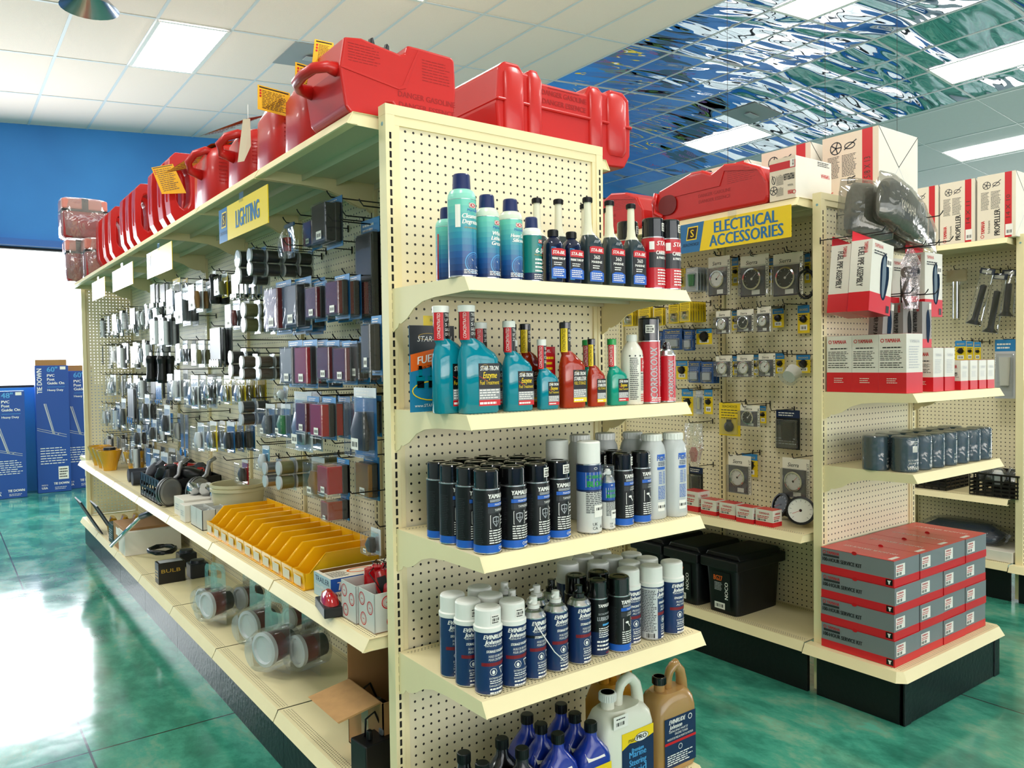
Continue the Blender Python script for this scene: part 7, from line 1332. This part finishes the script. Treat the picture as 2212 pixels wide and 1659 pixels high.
for x, y, t in ((q.x, q.y+3.4, 'black battery-like block behind the front corner of the lowest deck'), (q2.x, q2.y+3.4, 'black block with two studs at the very front of the lowest deck')):
    o = root('black_block', (x, y, DZ), t, 'block', rz=.1); MB().box(0, 4.6, -3.4, 0, 0, 4.4, black).box(1, 1.6, -2.4, -1.8, 4.4, 5.6, black).box(2.8, 3.6, -2.4, -1.6, 4.4, 5.2, greyp).build('block', o, bev=.15); MB().tube([(1.4, -1, 4.4), (1.5, -1, 6.4), (2.6, -1.2, 7), (3.4, -1.4, 5)], .14, black, 6).build('lead_wire', o)
# clamshell compasses / speakers standing on the deck
def clam(label, x, y, s=1.0, rz=0, rx=0):
    o = root('clamshell_horn', (x, y, DZ+.05), label, 'pack', 'clamshell horns on the lowest deck', rz=rz); o.scale = (s, s, s); T = Matrix.Rotation(-PI/2, 4, 'Y')
    MB().lathe([(2.0, -1.6), (2.1, -.4), (2.2, .3)], redl2, 26, Matrix.Translation((-1.0, 0, 3.6)) @ T).build('red_band', o); MB().lathe([(2.3, .3), (2.35, .9), (1.9, 1.0), (1.7, .7), (.01, .7)], whitep, 26, Matrix.Translation((-1.0, 0, 3.6)) @ T, cap=False).build('white_ring', o)
    MB().lathe([(1.6, -3.6), (1.9, -1.6)], black, 22, Matrix.Translation((-1.0, 0, 3.6)) @ T).build('body', o)
    m = MB(); cl = [(-2.4, 0), (2.4, 0), (2.6, 3), (2.4, 9.8), (1.8, 10.6), (-1.8, 10.6), (-2.4, 9.8), (-2.6, 3)]; inn = [(-.9, 8.0), (.9, 8.0), (1.2, 8.3), (1.2, 9.0), (.9, 9.4), (-.9, 9.4), (-1.2, 9.0), (-1.2, 8.3)]
    holed(m, cl, inn, .45, .55, 'x', pvc); m.loft([(0, 0, -3.1, 2.6, 2.6, 2.2), (0, 0, 1.2, 2.9, 2.6, 2.2), (0, 0, 2.5, 2.4, 2.4, 2)], pvc, 24, Matrix.Translation((-.6, 0, 3.5)) @ T); m.build('clamshell', o); return o
cp = [('c', 470, 520, .9, 'clamshell horn nearest the bulb boxes at the far left of its group'), ('c', 520, 590, 1.05, 'large clamshell horn with white ring, left pair'), ('c', 760, 520, .95, 'clamshell horn lying back in the middle'), ('c', 830, 760, 1.1, 'clamshell horn with white face showing, centre of the deck'), ('c', 950, 960, 1.15, 'nearest clamshell horn with red band, centre of the deck'), ('c', 1200, 960, 1.05, 'clamshell horn right against the open cardboard box'), ('c', 1120, 660, .8, 'clamshell horn at the back under the shelf')]
base = None
for rg, x, y, s_, t in cp:
    q = at(rg, x, y, z=DZ); 
    if base is None: base = clam(t, q.x+1.5, q.y, s_, .25)
    else: dup(base, (q.x+1.5, q.y, DZ+.05), t, rz=.25+.1*((x//10) % 3-1), scale=(s_, s_, s_))
q = at('c', 150, 290, z=DZ); prbox('bulb_box', 'small black and yellow bulb box upright on the lowest deck', q.x, q.y+3.5, DZ, 5.6, 3.4, 4.6, mat('box_black_print', '191512', .4), lambda D, D2, D3: (D2.text('BULB', 2.6, 2.4, .8, P['gold'], l=1, w=4), D.fine(.4, 3, 1, 3, 3, P['gold'], 1), D3.rect(.4, .3, 5.2, 3.1, P['silv'], 1)))
for rg, x, y, t in (('c', 270, 165, 'black coil box with a knob behind the bulb box'), ('c', 350, 250, 'round-topped black switch on the lowest deck')):
    q = at(rg, x, y, z=DZ); o = root('switch_box', (q.x+1, q.y+3.5, DZ), t, 'switch'); MB().box(0, 4, -4, 0, 0, 3.2, mat('slate_plastic', '26292E', .35)).build('case', o, bev=.25); MB().lathe([(1.6, 3.2), (1.5, 3.8), (.01, 3.9)], mat('slate_plastic', '26292E', .35), 20, Matrix.Translation((2, -2, 0)), cap=False).build('knob', o)
q = at('b', 210, 1400, z=DZ); prbox('white_carton', 'long plain white carton on the lowest deck under the bins', -1.2, q.y+9, DZ, 13.5, 8.5, 6.0, cart, lambda D, D2, D3: None)
q = at('b', 130, 1310, z=DZ); prbox('dark_carton', 'dark green carton left of the long white one', -1.2, q.y+7, DZ, 6, 6.6, 5.4, mat('carton_dark_green', '1D332E', .5), lambda D, D2, D3: (D.fine(.8, 5.6, 1, 4, 5, P['silv'], 1),)); prbox('brown_carton', 'low brown carton at the far part of the lowest deck', -1.0, 160, DZ, 12, 15, 6.6, dcl, lambda D, D2, D3: D.rect(4, 3.6, 8.5, 5.6, sticker, 1))
o = root('coiled_harness', (2, 117, DZ+6.2), 'black wiring harness coiled on the cartons of the lowest deck', 'cable'); MB().tube([(2.8*math.cos(t*.5), 3.6*math.sin(t*.5), .2*math.sin(t*1.3)) for t in range(26)], .42, black, 8).build('cable', o)
for i, (x, t) in enumerate(((-1.4, 'black mat leaning out at the far end of the lowest deck, front one'), (1.2, 'black mat leaning out at the far end, behind the front one'))):
    o = root('black_mat', (x, 188-10*i, DZ+.2), t, 'mat', ry=-.5); MB().box(0, .4, -12, 0, 0, 11, mat('dark_mat', '2A2E36', .6)).build('sheet', o)
for i in range(3):
    o = root('yellow_bag', (1+3*i, 172, DZ), 'yellow bag at the far end of the lowest deck, %s of three' % ('first', 'second', 'third')[i], 'bag'); MB().loft([(0, 0, 0, 1.4, 2.6, 3), (0, 0, 3, 1.5, 3, 3), (0, 0, 5.5, .5, 3, 3)], yt, 14).build('bag', o)
o = root('jack_handle', (-1.5, 140, 18.9), 'chrome and black lever leaning on the brown carton', 'lever'); MB().tube([(-2, 8, -8), (2, -9, 1.6)], .5, zinc, 10).tube([(2, -9, 1.6), (4, -17, 4.0)], .75, black, 10).build('lever', o)
# tall cartons against the back wall
ctb = mat('carton_deep_blue', '1E4C9C', .45)
def tie(label, x0, x1, z1, num, y=338, dx=4.5, tilt=.0):
    w_ = x1-x0; o = root('tall_carton', (x0, y, 0), label, 'box', 'tall blue post cartons', rx=tilt); MB().box(0, w_, 0, dx, .05, z1, ctb).build('carton', o, bev=.12)
    if num == '60': MB().box(.3, w_-.6, .4, dx-.4, z1, z1+2.6, dcl).build('cardboard_insert', o)
    D = Dec(lambda u, v, e: Vector((u, -e*4, v)), 0)
    D.text('TIE DOWN', w_*.2, z1-.8-w_*.9, w_*.15, P['wht'], al='l', rot=PI/2, l=1, w=w_*.85, bold=.12); D.text(num+'"', w_*.36, z1-w_*.22, w_*.17, P['lblu'], al='l', l=1, bold=.15)
    for i, t in enumerate(('PVC', 'Post', 'Guide On')): D.text(t, w_*.36, z1-w_*(.39+i*.13), w_*.09, P['wht'], al='l', l=1, bold=.1)
    D.line((w_*.36, z1-w_*.74), (w_*.88, z1-w_*.74), .15, P['lblu'], 1); D.text('Heavy Duty', w_*.36, z1-w_*.88, w_*.07, P['wht'], al='l', l=1, bold=.06)
    c = z1*.46 if num == '60' else z1*.42; a = P['silv']; D.line((w_*.25, c+z1*.24), (w_*.5, c), .5, a, 1); D.line((w_*.3, c+z1*.24), (w_*.54, c), .25, a, 1); D.line((w_*.02, c+z1*.05), (w_*.9, c-z1*.01), .2, a, 1); D.line((w_*.02, c+z1*.035), (w_*.9, c-z1*.028), .2, a, 1); D.text('4"', w_*.66, c-.6, w_*.08, a, l=1)
    D.fine(w_*.1, w_*.9, z1*.22, z1*.36, 7, P['wht'], 1, .3); D.text('MADE IN', w_*.2, z1*.055, w_*.05, P['wht'], l=1, w=w_*.18); D.text('USA', w_*.2, z1*.03, w_*.07, P['wht'], l=1, w=w_*.17, bold=.1); D.text('TIE DOWN', w_*.7, z1*.06, w_*.08, P['wht'], l=1, w=w_*.46, bold=.1); D.fine(w_*.5, w_*.92, z1*.02, z1*.045, 2, P['wht'], 1, .3)
    D.rect(w_*.75, z1-1.9, w_*.92, z1-.5, sticker, 1)
    if num == '60': D.rect(w_*.62, z1*.1, w_*.93, z1*.2, sticker, 1); D.fine(w_*.65, w_*.9, z1*.11, z1*.19, 4, P['dgry'], 2)
    D.build('printed_face', o)
a0, a1 = at('y', 383, 1440, y=338), at('y', 715, 1440, y=338); tie('taller blue carton marked 60, leaning at the back wall', a0.x, a1.x, at('y', 550, 135, y=338).z, '60')
a0, a1 = at('y', -90, 1490, y=331), at('y', 275, 1490, y=331); tie('shorter blue carton marked 48, cut by the left edge', a0.x, a1.x, at('y', 150, 390, y=331).z, '48', y=331)
a0, a1 = at('y', 722, 1440, y=342), at('y', 770, 1440, y=342)
tie('blue carton edge showing behind the taller one', a1.x-5, a1.x+9, at('y', 730, 190, y=344).z, '60', y=343.5, dx=4)
# an unlit hanging spot at the top left corner
q = at('l', 500, 10, z=zc(8)-5); o = root('hanging_lamp', q, 'glass-and-metal shade tip cut by the top left edge', 'lamp'); MB().lathe([(8, -2), (7.6, -1.6), (2, 4), (1.2, 5)], steelg, 24, cap=False).build('shade', o); MB().tube([(0, 0, 4), (0, 0, 5.4)], .3, black).build('stem', o)
